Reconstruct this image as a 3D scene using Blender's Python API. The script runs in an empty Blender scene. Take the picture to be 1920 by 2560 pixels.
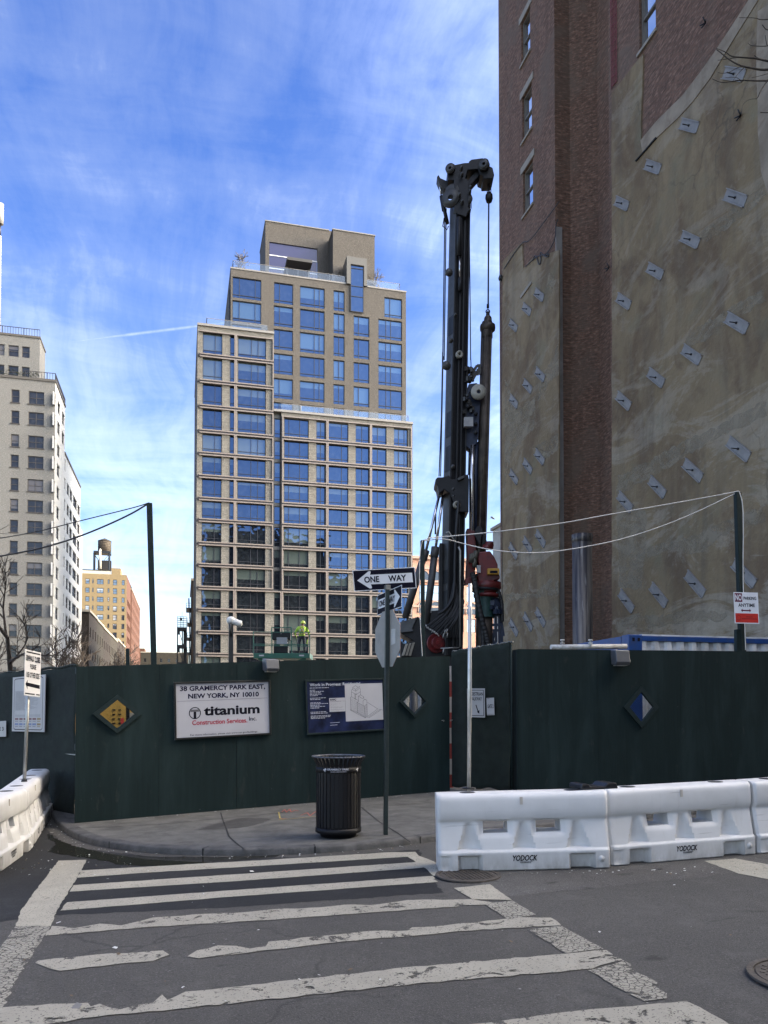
import bpy, bmesh, math, random
from mathutils import Vector, Matrix
R = math.radians
random.seed(7)
SC = bpy.context.scene
COL = SC.collection
K = 1920/1659.0

# ------------------------------------------------------------------ camera
F, PPX, PPY = 1960.0, 960.0, 1723.0
YAW, PITCH, EYE = R(14.45), R(1.5), 1.65
cam_d = bpy.data.cameras.new("camera"); cam = bpy.data.objects.new("camera", cam_d); COL.objects.link(cam)
cam.location = (0, 0, EYE); cam.rotation_euler = (math.pi/2+PITCH, 0, -YAW)
cam_d.sensor_fit = 'VERTICAL'; cam_d.sensor_height = 36.0; cam_d.lens = 36.0*F/2560
cam_d.shift_y = (PPY-1280)/2560; cam_d.clip_start = .05; cam_d.clip_end = 4000
SC.camera = cam

# ------------------------------------------------------------------ sky, sun, exposure
SUN_AZ, SUN_EL = R(74), R(32)       # from straight behind the camera round to the right
SUN = Vector((math.sin(SUN_AZ)*math.cos(SUN_EL), -math.cos(SUN_AZ)*math.cos(SUN_EL), math.sin(SUN_EL)))
SKY_STRENGTH, SUN_STRENGTH, EXPOSURE = .15, 2.0, 1.15
AUREOLE = 10.5
SC.view_settings.view_transform = 'Standard'; SC.view_settings.look = 'None'
SC.view_settings.exposure = EXPOSURE; SC.view_settings.gamma = 1
SC.render.engine = 'CYCLES'
sd = bpy.data.lights.new("sun", 'SUN'); sun = bpy.data.objects.new("sun", sd); COL.objects.link(sun)
sd.energy = SUN_STRENGTH; sd.angle = R(.5); sd.color = (1, .93, .82)
sun.rotation_euler = SUN.to_track_quat('Z', 'Y').to_euler()

class NT:
    """small helper round a node tree"""
    def __init__(s, t): s.t = t; s.l = t.links
    def n(s, typ, **kw):
        nd = s.t.nodes.new(typ)
        for k, v in kw.items():
            if k.startswith('i_'):
                nd.inputs[k[2:]].default_value = v
            else: setattr(nd, k, v)
        return nd
    def link(s, a, b): s.l.new(a, b)
    def math(s, op, a, b=None, clamp=False):
        nd = s.t.nodes.new('ShaderNodeMath'); nd.operation = op; nd.use_clamp = clamp
        for i, v in enumerate((a, b)):
            if v is None: continue
            if isinstance(v, (int, float)): nd.inputs[i].default_value = v
            else: s.l.new(v, nd.inputs[i])
        return nd.outputs[0]
    def mix(s, fac, a, b, blend='MIX'):
        nd = s.t.nodes.new('ShaderNodeMix'); nd.data_type = 'RGBA'; nd.blend_type = blend
        for key, v in ((0, fac), (6, a), (7, b)):
            if isinstance(v, (int, float)): nd.inputs[key].default_value = v
            elif isinstance(v, (tuple, list)): nd.inputs[key].default_value = (*v[:3], 1)
            else: s.l.new(v, nd.inputs[key])
        return nd.outputs[2]
    def ramp(s, val, stops):
        nd = s.t.nodes.new('ShaderNodeValToRGB'); e = nd.color_ramp.elements
        while len(e) < len(stops): e.new(.5)
        for el, (p, c) in zip(e, stops):
            el.position = p; el.color = (c, c, c, 1) if isinstance(c, (int, float)) else (*c, 1)
        s.l.new(val, nd.inputs[0]); return nd.outputs[0]
    def noise(s, vec, scale, detail=4, rough=.55, dist=0.0):
        nd = s.t.nodes.new('ShaderNodeTexNoise')
        nd.inputs['Scale'].default_value = scale; nd.inputs['Detail'].default_value = detail
        nd.inputs['Roughness'].default_value = rough; nd.inputs['Distortion'].default_value = dist
        if vec is not None: s.l.new(vec, nd.inputs['Vector'])
        return nd.outputs['Fac']
    def mapping(s, vec, scale=(1, 1, 1), rot=(0, 0, 0), loc=(0, 0, 0)):
        nd = s.t.nodes.new('ShaderNodeMapping')
        nd.inputs['Scale'].default_value = scale; nd.inputs['Rotation'].default_value = rot; nd.inputs['Location'].default_value = loc
        s.l.new(vec, nd.inputs['Vector']); return nd.outputs[0]

def pixdir(px, py):
    x = (px-PPX)/F; y = (PPY-py)/F
    sy, cy, st, ct = math.sin(YAW), math.cos(YAW), math.sin(PITCH), math.cos(PITCH)
    return Vector((cy*x - sy*st*y + sy*ct, -sy*x - cy*st*y + cy*ct, ct*y + st))

wd = bpy.data.worlds.new("World"); SC.world = wd; wd.use_nodes = True
w = NT(wd.node_tree); bg = wd.node_tree.nodes['Background']
sk = w.n('ShaderNodeTexSky', sky_type='NISHITA', sun_disc=False, sun_elevation=SUN_EL, sun_rotation=math.pi-SUN_AZ)
sk.air_density = 1.0; sk.dust_density = .6; sk.ozone_density = 2.5
tc = w.n('ShaderNodeTexCoord').outputs['Generated']
sep = w.n('ShaderNodeSeparateXYZ'); w.link(tc, sep.inputs[0])
zz = w.math('ADD', w.math('MAXIMUM', sep.outputs[2], 0.0), .12)
cmb = w.n('ShaderNodeCombineXYZ'); w.link(w.math('DIVIDE', sep.outputs[0], zz), cmb.inputs[0]); w.link(w.math('DIVIDE', sep.outputs[1], zz), cmb.inputs[1])
pl = cmb.outputs[0]
m1 = w.mapping(pl, (.75, 2.6, 1), (0, 0, R(28)))
warp = w.n('ShaderNodeTexNoise', i_Scale=1.1, i_Detail=3.0); w.link(pl, warp.inputs['Vector'])
wa = w.n('ShaderNodeVectorMath', operation='MULTIPLY_ADD'); w.link(warp.outputs['Color'], wa.inputs[0]); wa.inputs[1].default_value = (1.1, 1.1, 0); w.link(m1, wa.inputs[2])
c1 = w.noise(wa.outputs[0], 1.1, 9, .63, .25)
m2 = w.mapping(pl, (5.5, 1.2, 1), (0, 0, R(-38)))
wb = w.n('ShaderNodeVectorMath', operation='MULTIPLY_ADD'); w.link(warp.outputs['Color'], wb.inputs[0]); wb.inputs[1].default_value = (1.6, 1.6, 0); w.link(m2, wb.inputs[2])
c2 = w.noise(wb.outputs[0], 1.25, 10, .66, .1)
big = w.noise(w.mapping(pl, (.5, .5, 1), loc=(3.1, 1.7, 0)), 1.2, 2, .5)
cl = w.math('ADD', w.math('MULTIPLY', c1, .62), w.math('MULTIPLY', c2, .5))
cl = w.math('ADD', cl, w.math('MULTIPLY', w.math('SUBTRACT', big, .5), .45))
low = w.math('SUBTRACT', 1.0, w.math('MULTIPLY', sep.outputs[2], 1.9), True)       # more veil low in the sky
cl = w.math('ADD', cl, w.math('MULTIPLY', low, .23))
cloud = w.ramp(cl, [(.43, 0.0), (.58, .17), (.72, .52), (.92, .9)])
# a contrail: a thin band along a great circle
da, db = pixdir(215, 850).normalized(), pixdir(520, 812).normalized()
nrm = da.cross(db).normalized()
dt = w.n('ShaderNodeVectorMath', operation='DOT_PRODUCT'); w.link(tc, dt.inputs[0]); dt.inputs[1].default_value = nrm
mid = (da+db).normalized()
dm = w.n('ShaderNodeVectorMath', operation='DOT_PRODUCT'); w.link(tc, dm.inputs[0]); dm.inputs[1].default_value = mid
band = w.math('SUBTRACT', 1.0, w.math('DIVIDE', w.math('ABSOLUTE', dt.outputs['Value']), .0026), True)
ext = w.math('MULTIPLY', w.math('SUBTRACT', dm.outputs['Value'], math.cos(R(6.5))), 260.0, True)
cn = w.noise(tc, 70, 3)
cloud = w.math('MAXIMUM', cloud, w.math('MULTIPLY', w.math('MULTIPLY', band, ext), w.math('MULTIPLY', cn, 1.05)))
hs = w.n('ShaderNodeHueSaturation'); hs.inputs['Saturation'].default_value = 1.25; hs.inputs['Hue'].default_value = .519; hs.inputs['Value'].default_value = .98; w.link(sk.outputs[0], hs.inputs['Color'])
skb = w.n('ShaderNodeVectorMath', operation='SCALE')
cw = w.mix(.30, (2.75, 2.75, 2.75), sk.outputs[0], 'MIX')
cadd = w.mix(1.0, cw, w.mix(.6, sk.outputs[0], (0, 0, 0)), 'ADD')
sdot = w.n('ShaderNodeVectorMath', operation='DOT_PRODUCT'); w.link(tc, sdot.inputs[0]); sdot.inputs[1].default_value = SUN
glow = w.ramp(w.math('ADD', w.math('MULTIPLY', sdot.outputs['Value'], .5), .5), [(.62, 0.0), (.80, .3), (1.0, 1.0)])      # cloud round the off-view sun, brightened to fill the shaded street
cscale = w.n('ShaderNodeVectorMath', operation='SCALE'); w.link(cadd, cscale.inputs[0]); w.link(w.math('ADD', 1.0, w.math('MULTIPLY', glow, AUREOLE)), cscale.inputs['Scale'])
cloud = w.math('ADD', cloud, w.math('MULTIPLY', glow, .7), True)
behind = w.math('MULTIPLY', w.math('SUBTRACT', .12, w.math('ADD', w.math('MULTIPLY', sep.outputs[1], .97), w.math('MULTIPLY', sep.outputs[0], .25))), 1.4, True)   # added cloud veil behind the view, whitening the light in the shade
cloud = w.math('MAXIMUM', cloud, w.math('MULTIPLY', behind, .72))
warm = w.mix(glow, (1, 1, 1), (1.27, 1.0, .66))
skycol = w.mix(cloud, hs.outputs[0], w.mix(1.0, cscale.outputs[0], warm, 'MULTIPLY'))
w.link(skycol, bg.inputs[0]); bg.inputs[1].default_value = SKY_STRENGTH

# ------------------------------------------------------------------ projection helpers (photo pixel -> place)
CAM = Vector((0, 0, EYE))
def onP(px, py, P0, N):
    d = pixdir(px, py); N = Vector(N); return CAM + d*((Vector(P0)-CAM).dot(N)/d.dot(N))
def onY(px, py, Y): return onP(px, py, (0, Y, 0), (0, 1, 0))
def onX(px, py, X): return onP(px, py, (X, 0, 0), (1, 0, 0))
def onD(px, py, d): return CAM + pixdir(px, py)*d
SLOPE = .025
def gz(x, y=0): return SLOPE*max(-15, min(18, x))
def onG(px, py, h=0.0):
    d = pixdir(px, py); t = (h-EYE)/(d.z-SLOPE*d.x); return CAM+d*t
def T(x, y): return (x*K, y*K)
def zat(p, py):
    """height at which the vertical through p crosses picture row py"""
    fw = Vector((math.sin(YAW), math.cos(YAW), 0)); dep = Vector((p[0], p[1], 0)).dot(fw)
    ct, st = math.cos(PITCH), math.sin(PITCH); y = (PPY-py)/F
    return EYE + dep*(st+ct*y)/(ct-st*y)

# ------------------------------------------------------------------ materials
MATS = {}
def mat(name, col, rough=.6, metal=0.0, var=.15, vscale=6.0, bump=0.0, bscale=40.0, col2=None, stain=None, sscale=1.5, spec=.5, coat=0.0, alpha=None):
    if name in MATS: return MATS[name]
    m = bpy.data.materials.new(name); m.use_nodes = True; t = NT(m.node_tree); p = m.node_tree.nodes['Principled BSDF']
    co = t.n('ShaderNodeTexCoord').outputs['Object']
    nz = t.noise(co, vscale, 5)
    lo = [max(0, c*(1-var)) for c in col]; hi = [c*(1+var) for c in (col2 or col)]
    c = t.mix(t.ramp(nz, [(.3, 0.0), (.7, 1.0)]), lo, hi)
    if stain:
        s = t.noise(co, sscale, 6, .65, .6); c = t.mix(t.ramp(s, [(.48, 0.0), (.68, .85)]), c, stain)
    t.link(c, p.inputs['Base Color'])
    p.inputs['Roughness'].default_value = rough; p.inputs['Metallic'].default_value = metal
    p.inputs['Specular IOR Level'].default_value = spec; p.inputs['Coat Weight'].default_value = coat
    rn = t.noise(co, vscale*2.3, 3); rr = t.math('ADD', t.math('MULTIPLY', t.math('SUBTRACT', rn, .5), .25), rough, True); t.link(rr, p.inputs['Roughness'])
    if bump:
        b = t.n('ShaderNodeBump'); b.inputs['Strength'].default_value = bump; b.inputs['Distance'].default_value = .02
        t.link(t.noise(co, bscale, 5), b.inputs['Height']); t.link(b.outputs[0], p.inputs['Normal'])
    MATS[name] = m; return m

def wall_uv(t):
    """(along the wall, up) for walls that run along X or Y"""
    co = t.n('ShaderNodeTexCoord').outputs['Object']; s = t.n('ShaderNodeSeparateXYZ'); t.link(co, s.inputs[0])
    c = t.n('ShaderNodeCombineXYZ'); t.link(t.math('SUBTRACT', s.outputs[0], s.outputs[1]), c.inputs[0]); t.link(s.outputs[2], c.inputs[1])
    return co, c.outputs[0]
def brick(name, a, b, mortar, bw=.215, bh=.07, msz=.012, stain=None, rough=.85, streak=.35, off=.5, dark=.75, fleck=(5, 15)):
    m = bpy.data.materials.new(name); m.use_nodes = True; t = NT(m.node_tree); p = m.node_tree.nodes['Principled BSDF']
    co, uv = wall_uv(t)
    br = t.n('ShaderNodeTexBrick', offset=off); t.link(uv, br.inputs['Vector'])
    br.inputs['Color1'].default_value = (*a, 1); br.inputs['Color2'].default_value = (*b, 1); br.inputs['Mortar'].default_value = (*mortar, 1)
    br.inputs['Scale'].default_value = 1; br.inputs['Brick Width'].default_value = bw; br.inputs['Row Height'].default_value = bh
    br.inputs['Mortar Size'].default_value = msz; br.inputs['Mortar Smooth'].default_value = .3; br.inputs['Bias'].default_value = 0
    c = br.outputs['Color']
    n1 = t.noise(t.mapping(uv, (1.2, .35, 1)), 1.0, 6, .6, .3)
    c = t.mix(t.ramp(n1, [(.35, streak), (.65, 0.0)]), c, [x*dark*.6 for x in a])
    n2 = t.noise(t.mapping(uv, (fleck[0], fleck[1], 1)), 1, 4, .6)
    c = t.mix(t.ramp(n2, [(.52, 0.0), (.72, .7)]), c, [min(1, x*1.6+.035) for x in a])
    c = t.mix(t.ramp(n2, [(.28, .75), (.44, 0.0)]), c, [x*.38 for x in b])
    if stain:
        n3 = t.noise(uv, .35, 7, .65, .8); c = t.mix(t.ramp(n3, [(.5, 0.0), (.66, .8)]), c, stain)
    t.link(c, p.inputs['Base Color']); p.inputs['Roughness'].default_value = rough; p.inputs['Specular IOR Level'].default_value = .25
    bp = t.n('ShaderNodeBump'); bp.inputs['Strength'].default_value = .5; bp.inputs['Distance'].default_value = .01
    t.link(t.math('SUBTRACT', 1.0, br.outputs['Fac']), bp.inputs['Height']); t.link(bp.outputs[0], p.inputs['Normal'])
    MATS[name] = m; return m

def glass(name, dark=(.012, .014, .018), gloss=.35, tint=(.75, .86, 1), curtains=.35, cur=(.2, .24, .21), rough=.02, wav=0.0):
    """a window pane with a room behind it: mirror coat over a dim interior, some with a blind drawn"""
    m = bpy.data.materials.new(name); m.use_nodes = True; t = NT(m.node_tree); nd = m.node_tree.nodes
    out = nd['Material Output']; p = nd['Principled BSDF']
    rnd = t.n('ShaderNodeObjectInfo').outputs['Random']
    co, uv = wall_uv(t)
    fold = t.n('ShaderNodeTexWave', i_Scale=2.2, i_Distortion=1.5); t.link(uv, fold.inputs['Vector'])
    cc = t.mix(t.math('MULTIPLY', fold.outputs['Fac'], .25), cur, [x*.7 for x in cur])
    gsep = t.n('ShaderNodeSeparateXYZ'); t.link(t.n('ShaderNodeTexCoord').outputs['Generated'], gsep.inputs[0])
    drop = t.math('GREATER_THAN', gsep.outputs[2], t.math('MULTIPLY', t.math('FRACT', t.math('MULTIPLY', rnd, 37.3)), 1.05))   # how far the blind is let down
    f = t.math('MULTIPLY', t.math('LESS_THAN', t.math('FRACT', t.math('MULTIPLY', rnd, 11.7)), min(1, curtains*1.9)), drop)
    nz = t.noise(uv, 1.7, 3); dk = t.mix(t.ramp(nz, [(.45, 0.0), (.75, 1.0)]), dark, [x*2.6 for x in dark])
    t.link(t.mix(f, dk, cc), p.inputs['Base Color']); p.inputs['Roughness'].default_value = .5; p.inputs['Specular IOR Level'].default_value = 0
    g = t.n('ShaderNodeBsdfGlossy'); g.inputs['Color'].default_value = (*tint, 1); g.inputs['Roughness'].default_value = rough
    if wav:
        b = t.n('ShaderNodeBump'); b.inputs['Strength'].default_value = wav; b.inputs['Distance'].default_value = .05
        t.link(t.noise(uv, .9, 1), b.inputs['Height']); t.link(b.outputs[0], g.inputs['Normal'])
    lw = t.n('ShaderNodeFresnel', i_IOR=1.5)
    fac = t.math('ADD', t.math('MULTIPLY', lw.outputs[0], .8), gloss, True)
    mx = t.n('ShaderNodeMixShader'); t.link(fac, mx.inputs[0]); t.link(p.outputs[0], mx.inputs[1]); t.link(g.outputs[0], mx.inputs[2]); t.link(mx.outputs[0], out.inputs[0])
    MATS[name] = m; return m

def clear(name, tint=(.9, .95, 1), opac=.12):
    m = bpy.data.materials.new(name); m.use_nodes = True; t = NT(m.node_tree); nd = m.node_tree.nodes
    tr = t.n('ShaderNodeBsdfTransparent'); tr.inputs[0].default_value = (*tint, 1)
    g = t.n('ShaderNodeBsdfGlossy'); g.inputs['Roughness'].default_value = .03
    mx = t.n('ShaderNodeMixShader'); mx.inputs[0].default_value = opac; t.link(tr.outputs[0], mx.inputs[1]); t.link(g.outputs[0], mx.inputs[2]); t.link(mx.outputs[0], nd['Material Output'].inputs[0])
    MATS[name] = m; return m

# ------------------------------------------------------------------ mesh builder
OFF = {}
class MB:
    def __init__(s): s.v = []; s.f = []; s.mi = []; s.sm = []
    def face(s, pts, mi=0, smooth=False):
        b = len(s.v); s.v += [Vector(p) for p in pts]; s.f.append(tuple(range(b, b+len(pts)))); s.mi.append(mi); s.sm.append(smooth)
    def idx(s, verts, faces, mi=0, smooth=False):
        b = len(s.v); s.v += [Vector(p) for p in verts]
        for f in faces: s.f.append(tuple(b+i for i in f)); s.mi.append(mi); s.sm.append(smooth)
        return s
    def obox(s, o, ex, ey, ez, mi=0):
        o, ex, ey, ez = map(Vector, (o, ex, ey, ez))
        if ex.cross(ey).dot(ez) < 0: o = o+ex; ex = -ex
        v = [o, o+ex, o+ex+ey, o+ey, o+ez, o+ex+ez, o+ex+ey+ez, o+ey+ez]
        return s.idx(v, [(3, 2, 1, 0), (4, 5, 6, 7), (0, 1, 5, 4), (1, 2, 6, 5), (2, 3, 7, 6), (3, 0, 4, 7)], mi)
    def box(s, a, b, mi=0):
        return s.obox(a, (b[0]-a[0], 0, 0), (0, b[1]-a[1], 0), (0, 0, b[2]-a[2]), mi)
    def cbox(s, c, sx, sy, sz, rz=0.0, mi=0):
        ex = Vector((math.cos(rz), math.sin(rz), 0))*sx; ey = Vector((-math.sin(rz), math.cos(rz), 0))*sy
        return s.obox(Vector(c)-ex/2-ey/2, ex, ey, (0, 0, sz), mi)
    def beam(s, a, b, wx, wy=None, up=(0, 0, 1), mi=0):
        a, b = Vector(a), Vector(b); d = (b-a); u = Vector(up)
        if d.normalized().cross(u).length < .05: u = Vector((math.sin(YAW), math.cos(YAW), 0))
        x = d.cross(u).normalized()*wx; y = x.cross(d).normalized()*(wy or wx)
        return s.obox(a-x/2-y/2, x, y, d, mi)
    def prism(s, poly, vec, mi=0):
        poly = [Vector(p) for p in poly]; vec = Vector(vec); n = len(poly)
        nn = sum(((poly[i]-poly[0]).cross(poly[(i+1) % n]-poly[0]) for i in range(1, n-1)), Vector())
        if nn.dot(vec) > 0: poly.reverse()
        v = poly+[p+vec for p in poly]
        f = [tuple(range(n)), tuple(range(2*n-1, n-1, -1))]+[((i+1) % n, i, n+i, n+(i+1) % n) for i in range(n)]
        return s.idx(v, f, mi)
    def tube(s, pts, r, n=8, mi=0, caps=True, smooth=True):
        pts = [Vector(p) for p in pts]; k = len(pts); rs = [r]*k if isinstance(r, (int, float)) else list(r)
        vs = []; prev = None
        for i, p in enumerate(pts):
            d = (pts[min(i+1, k-1)]-pts[max(i-1, 0)]).normalized()
            if prev is None:
                a = d.orthogonal().normalized()
            else:
                a = (prev-d*prev.dot(d))
                a = a.normalized() if a.length > 1e-6 else d.orthogonal().normalized()
            prev = a; b = d.cross(a)
            vs += [p+(a*math.cos(2*math.pi*j/n)+b*math.sin(2*math.pi*j/n))*rs[i] for j in range(n)]
        fs = [(i*n+j, i*n+(j+1) % n, (i+1)*n+(j+1) % n, (i+1)*n+j) for i in range(k-1) for j in range(n)]
        b0 = len(s.v); s.idx(vs, fs, mi, smooth)
        if caps:
            s.f += [tuple(b0+j for j in reversed(range(n))), tuple(b0+(k-1)*n+j for j in range(n))]; s.mi += [mi, mi]; s.sm += [False, False]
        return s
    def cyl(s, a, b, r, n=16, mi=0): return s.tube([a, b], r, n, mi)
    def lathe(s, prof, c=(0, 0, 0), n=24, mi=0, axis=None, smooth=True):
        c = Vector(c); ax = Vector(axis or (0, 0, 1)).normalized(); a = ax.orthogonal().normalized(); b = ax.cross(a)
        vs = [c+ax*z+(a*math.cos(2*math.pi*j/n)+b*math.sin(2*math.pi*j/n))*r for r, z in prof for j in range(n)]
        fs = [(i*n+j, i*n+(j+1) % n, (i+1)*n+(j+1) % n, (i+1)*n+j) for i in range(len(prof)-1) for j in range(n)]
        return s.idx(vs, fs, mi, smooth)
    def build(s, name, mats, parent=None, local=False, label=None):
        me = bpy.data.meshes.new(name)
        off = Vector() if (local or parent is None) else OFF.get(parent.name, Vector())
        me.from_pydata([tuple(v-off) for v in s.v], [], s.f)
        ms = mats if isinstance(mats, (list, tuple)) else [mats]
        for m in ms: me.materials.append(m)
        me.polygons.foreach_set('material_index', s.mi); me.polygons.foreach_set('use_smooth', s.sm)
        me.update()
        o = bpy.data.objects.new(name, me); COL.objects.link(o)
        if parent is not None: o.parent = parent; OFF[o.name] = OFF.get(parent.name, Vector())
        if label: o['label'] = label
        return o
def mbox(name, m, parent, a, b): return MB().box(a, b).build(name, m, parent)

def thing(name, label, cat, loc=(0, 0, 0), group=None):
    o = bpy.data.objects.new(name, None); COL.objects.link(o); o.location = loc; o.empty_display_size = .3
    o['label'] = label; o['category'] = cat
    if group: o['group'] = group
    OFF[o.name] = Vector(loc); return o
def tag(o, label, cat, group=None):
    o['label'] = label; o['category'] = cat
    if group: o['group'] = group
    return o
def struct(o, kind='structure'): o['kind'] = kind; return o
def copy_tree(o, parent=None):
    c = o.copy(); COL.objects.link(c)
    if parent is not None: c.parent = parent
    for ch in list(o.children): copy_tree(ch, c)
    return c
def bevel(o, wdt=.01, seg=2):
    m = o.modifiers.new('bevel', 'BEVEL'); m.width = wdt; m.segments = seg; m.limit_method = 'ANGLE'; m.angle_limit = R(40); return o

def text(body, O, U, V, m, parent, name='lettering', bold=0.0, shear=0.0, keep=False, thick=.002, align='CENTER', space=1.0):
    """letters laid on a surface: O = lower left corner of the line of text, U = its width, V = its height"""
    cu = bpy.data.curves.new(name, 'FONT'); cu.body = body; cu.size = 1; cu.offset = bold; cu.shear = shear; cu.resolution_u = 3; cu.align_x = align
    cu.space_character = space
    tmp = bpy.data.objects.new('tmp', cu); COL.objects.link(tmp)
    dg = bpy.context.evaluated_depsgraph_get(); me = bpy.data.meshes.new_from_object(tmp.evaluated_get(dg))
    bpy.data.objects.remove(tmp); bpy.data.curves.remove(cu)
    xs = [v.co.x for v in me.vertices]; ys = [v.co.y for v in me.vertices]
    x0, x1, y0, y1 = min(xs), max(xs), min(ys), max(ys)
    O, U, V = Vector(O), Vector(U), Vector(V); n = U.cross(V).normalized()
    off = OFF.get(parent.name, Vector())
    for v in me.vertices:
        v.co = O+U*((v.co.x-x0)/(x1-x0))+V*((v.co.y-y0)/(y1-y0))+n*thick-off
    me.name = name; me.materials.clear(); me.materials.append(m)
    o = bpy.data.objects.new(name, me); COL.objects.link(o); o.parent = parent; OFF[o.name] = off
    return o

def wall(mb, O, U, V, N, wd_, h, holes, depth=.15, mi=0, mr=0):
    """a wall sheet with rectangular openings (u0,u1,v0,v1) and their reveals"""
    O, U, V, N = map(Vector, (O, U, V, N))
    us = sorted({0, wd_, *[min(max(x, 0), wd_) for hh in holes for x in hh[:2]]}); vs = sorted({0, h, *[min(max(x, 0), h) for hh in holes for x in hh[2:4]]})
    for i in range(len(us)-1):
        for j in range(len(vs)-1):
            cu, cv = (us[i]+us[i+1])/2, (vs[j]+vs[j+1])/2
            if us[i+1]-us[i] < 1e-5 or vs[j+1]-vs[j] < 1e-5: continue
            if any(a < cu < b and c < cv < d for a, b, c, d in holes): continue
            q = [O+U*us[i]+V*vs[j], O+U*us[i+1]+V*vs[j], O+U*us[i+1]+V*vs[j+1], O+U*us[i]+V*vs[j+1]]
            if U.cross(V).dot(N) < 0: q.reverse()
            mb.face(q, mi)
    for a, b, c, d in holes:
        P = [O+U*a+V*c, O+U*b+V*c, O+U*b+V*d, O+U*a+V*d]
        for k in range(4):
            mb.face([P[k], P[(k+1) % 4], P[(k+1) % 4]-N*depth, P[k]-N*depth], mr)

def window(name, O, U, V, N, fm, gm, parent, mull=(), tran=(), fw=.06, depth=.15, ft=.06, sub='pane'):
    """frame with mullions (part) and its pane (sub-part), set `depth` behind the wall face"""
    O, U, V, N = map(Vector, (O, U, V, N)); O = O-N*depth; wu, hv = U.length, V.length; u, v = U/wu, V/hv
    mb = MB(); e = .004
    def bar(a, b, c, d, t=ft): mb.obox(O+u*a+v*c-N*.02, u*(b-a), v*(d-c), N*(t+.02))
    bar(e, fw, e, hv-e); bar(wu-fw, wu-e, e, hv-e); bar(fw, wu-fw, e, fw); bar(fw, wu-fw, hv-fw, hv-e)
    for q in mull: bar(wu*q-fw*.45, wu*q+fw*.45, fw, hv-fw, ft*.92)
    for q in tran: bar(fw, wu-fw, hv*q-fw*.4, hv*q+fw*.4, ft*.84)
    f = mb.build(name, fm, parent)
    MB().obox(O+u*e+v*e-N*.015, u*(wu-2*e), v*(hv-2*e), N*.02).build(sub, gm, f)
    return f
# ================================================================== ground
def asphalt(name, base, lite, spk=.5, crack=0.0, rough=.9):
    m = bpy.data.materials.new(name); m.use_nodes = True; t = NT(m.node_tree); p = m.node_tree.nodes['Principled BSDF']
    co = t.n('ShaderNodeTexCoord').outputs['Object']
    big = t.noise(co, .55, 6, .6, .5); c = t.mix(t.ramp(big, [(.35, 0.0), (.68, 1.0)]), base, lite)
    fine = t.noise(co, 95, 2, .6); c = t.mix(t.ramp(fine, [(.54, 0.0), (.74, spk)]), c, [min(1, x*2.6+.03) for x in lite])
    c = t.mix(t.ramp(t.noise(co, 60, 3), [(.3, .6), (.46, 0.0)]), c, [x*.35 for x in base])
    oil = t.noise(t.mapping(co, (1, 2.2, 1)), 1.9, 3, .5, .3); c = t.mix(t.ramp(oil, [(.66, 0.0), (.73, .7)]), c, [x*.4 for x in base])
    dust = t.noise(co, 3.2, 8, .75, .4); c = t.mix(t.ramp(dust, [(.52, 0.0), (.75, .4)]), c, [x*1.5+.02 for x in lite])
    if crack:
        v = t.n('ShaderNodeTexVoronoi', feature='DISTANCE_TO_EDGE', i_Scale=.8)
        wv = t.n('ShaderNodeTexNoise', i_Scale=3.0, i_Detail=6.0); t.link(co, wv.inputs['Vector'])
        va = t.n('ShaderNodeVectorMath', operation='MULTIPLY_ADD'); t.link(wv.outputs['Color'], va.inputs[0]); va.inputs[1].default_value = (.35, .35, 0); t.link(co, va.inputs[2]); t.link(va.outputs[0], v.inputs['Vector'])
        gate = t.ramp(t.noise(co, .3, 2), [(.5, 0.0), (.56, crack)])
        c = t.mix(t.math('MULTIPLY', t.ramp(v.outputs['Distance'], [(.004, 1.0), (.012, 0.0)]), gate), c, (.012, .012, .012))
    t.link(c, p.inputs['Base Color']); p.inputs['Roughness'].default_value = rough; p.inputs['Specular IOR Level'].default_value = .35
    b = t.n('ShaderNodeBump'); b.inputs['Strength'].default_value = .55; b.inputs['Distance'].default_value = .012
    t.link(t.noise(co, 110, 3, .7), b.inputs['Height']); t.link(b.outputs[0], p.inputs['Normal'])
    MATS[name] = m; return m
M_ROAD = asphalt('asphalt', (.050, .0475, .0435), (.066, .0625, .057), .42, .4)
M_NEW = asphalt('fresh_asphalt', (.010, .0105, .011), (.017, .0175, .018), .12, .3)
M_DIRTY = asphalt('dirty_asphalt', (.058, .054, .05), (.088, .084, .078), .6, .6)

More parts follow.
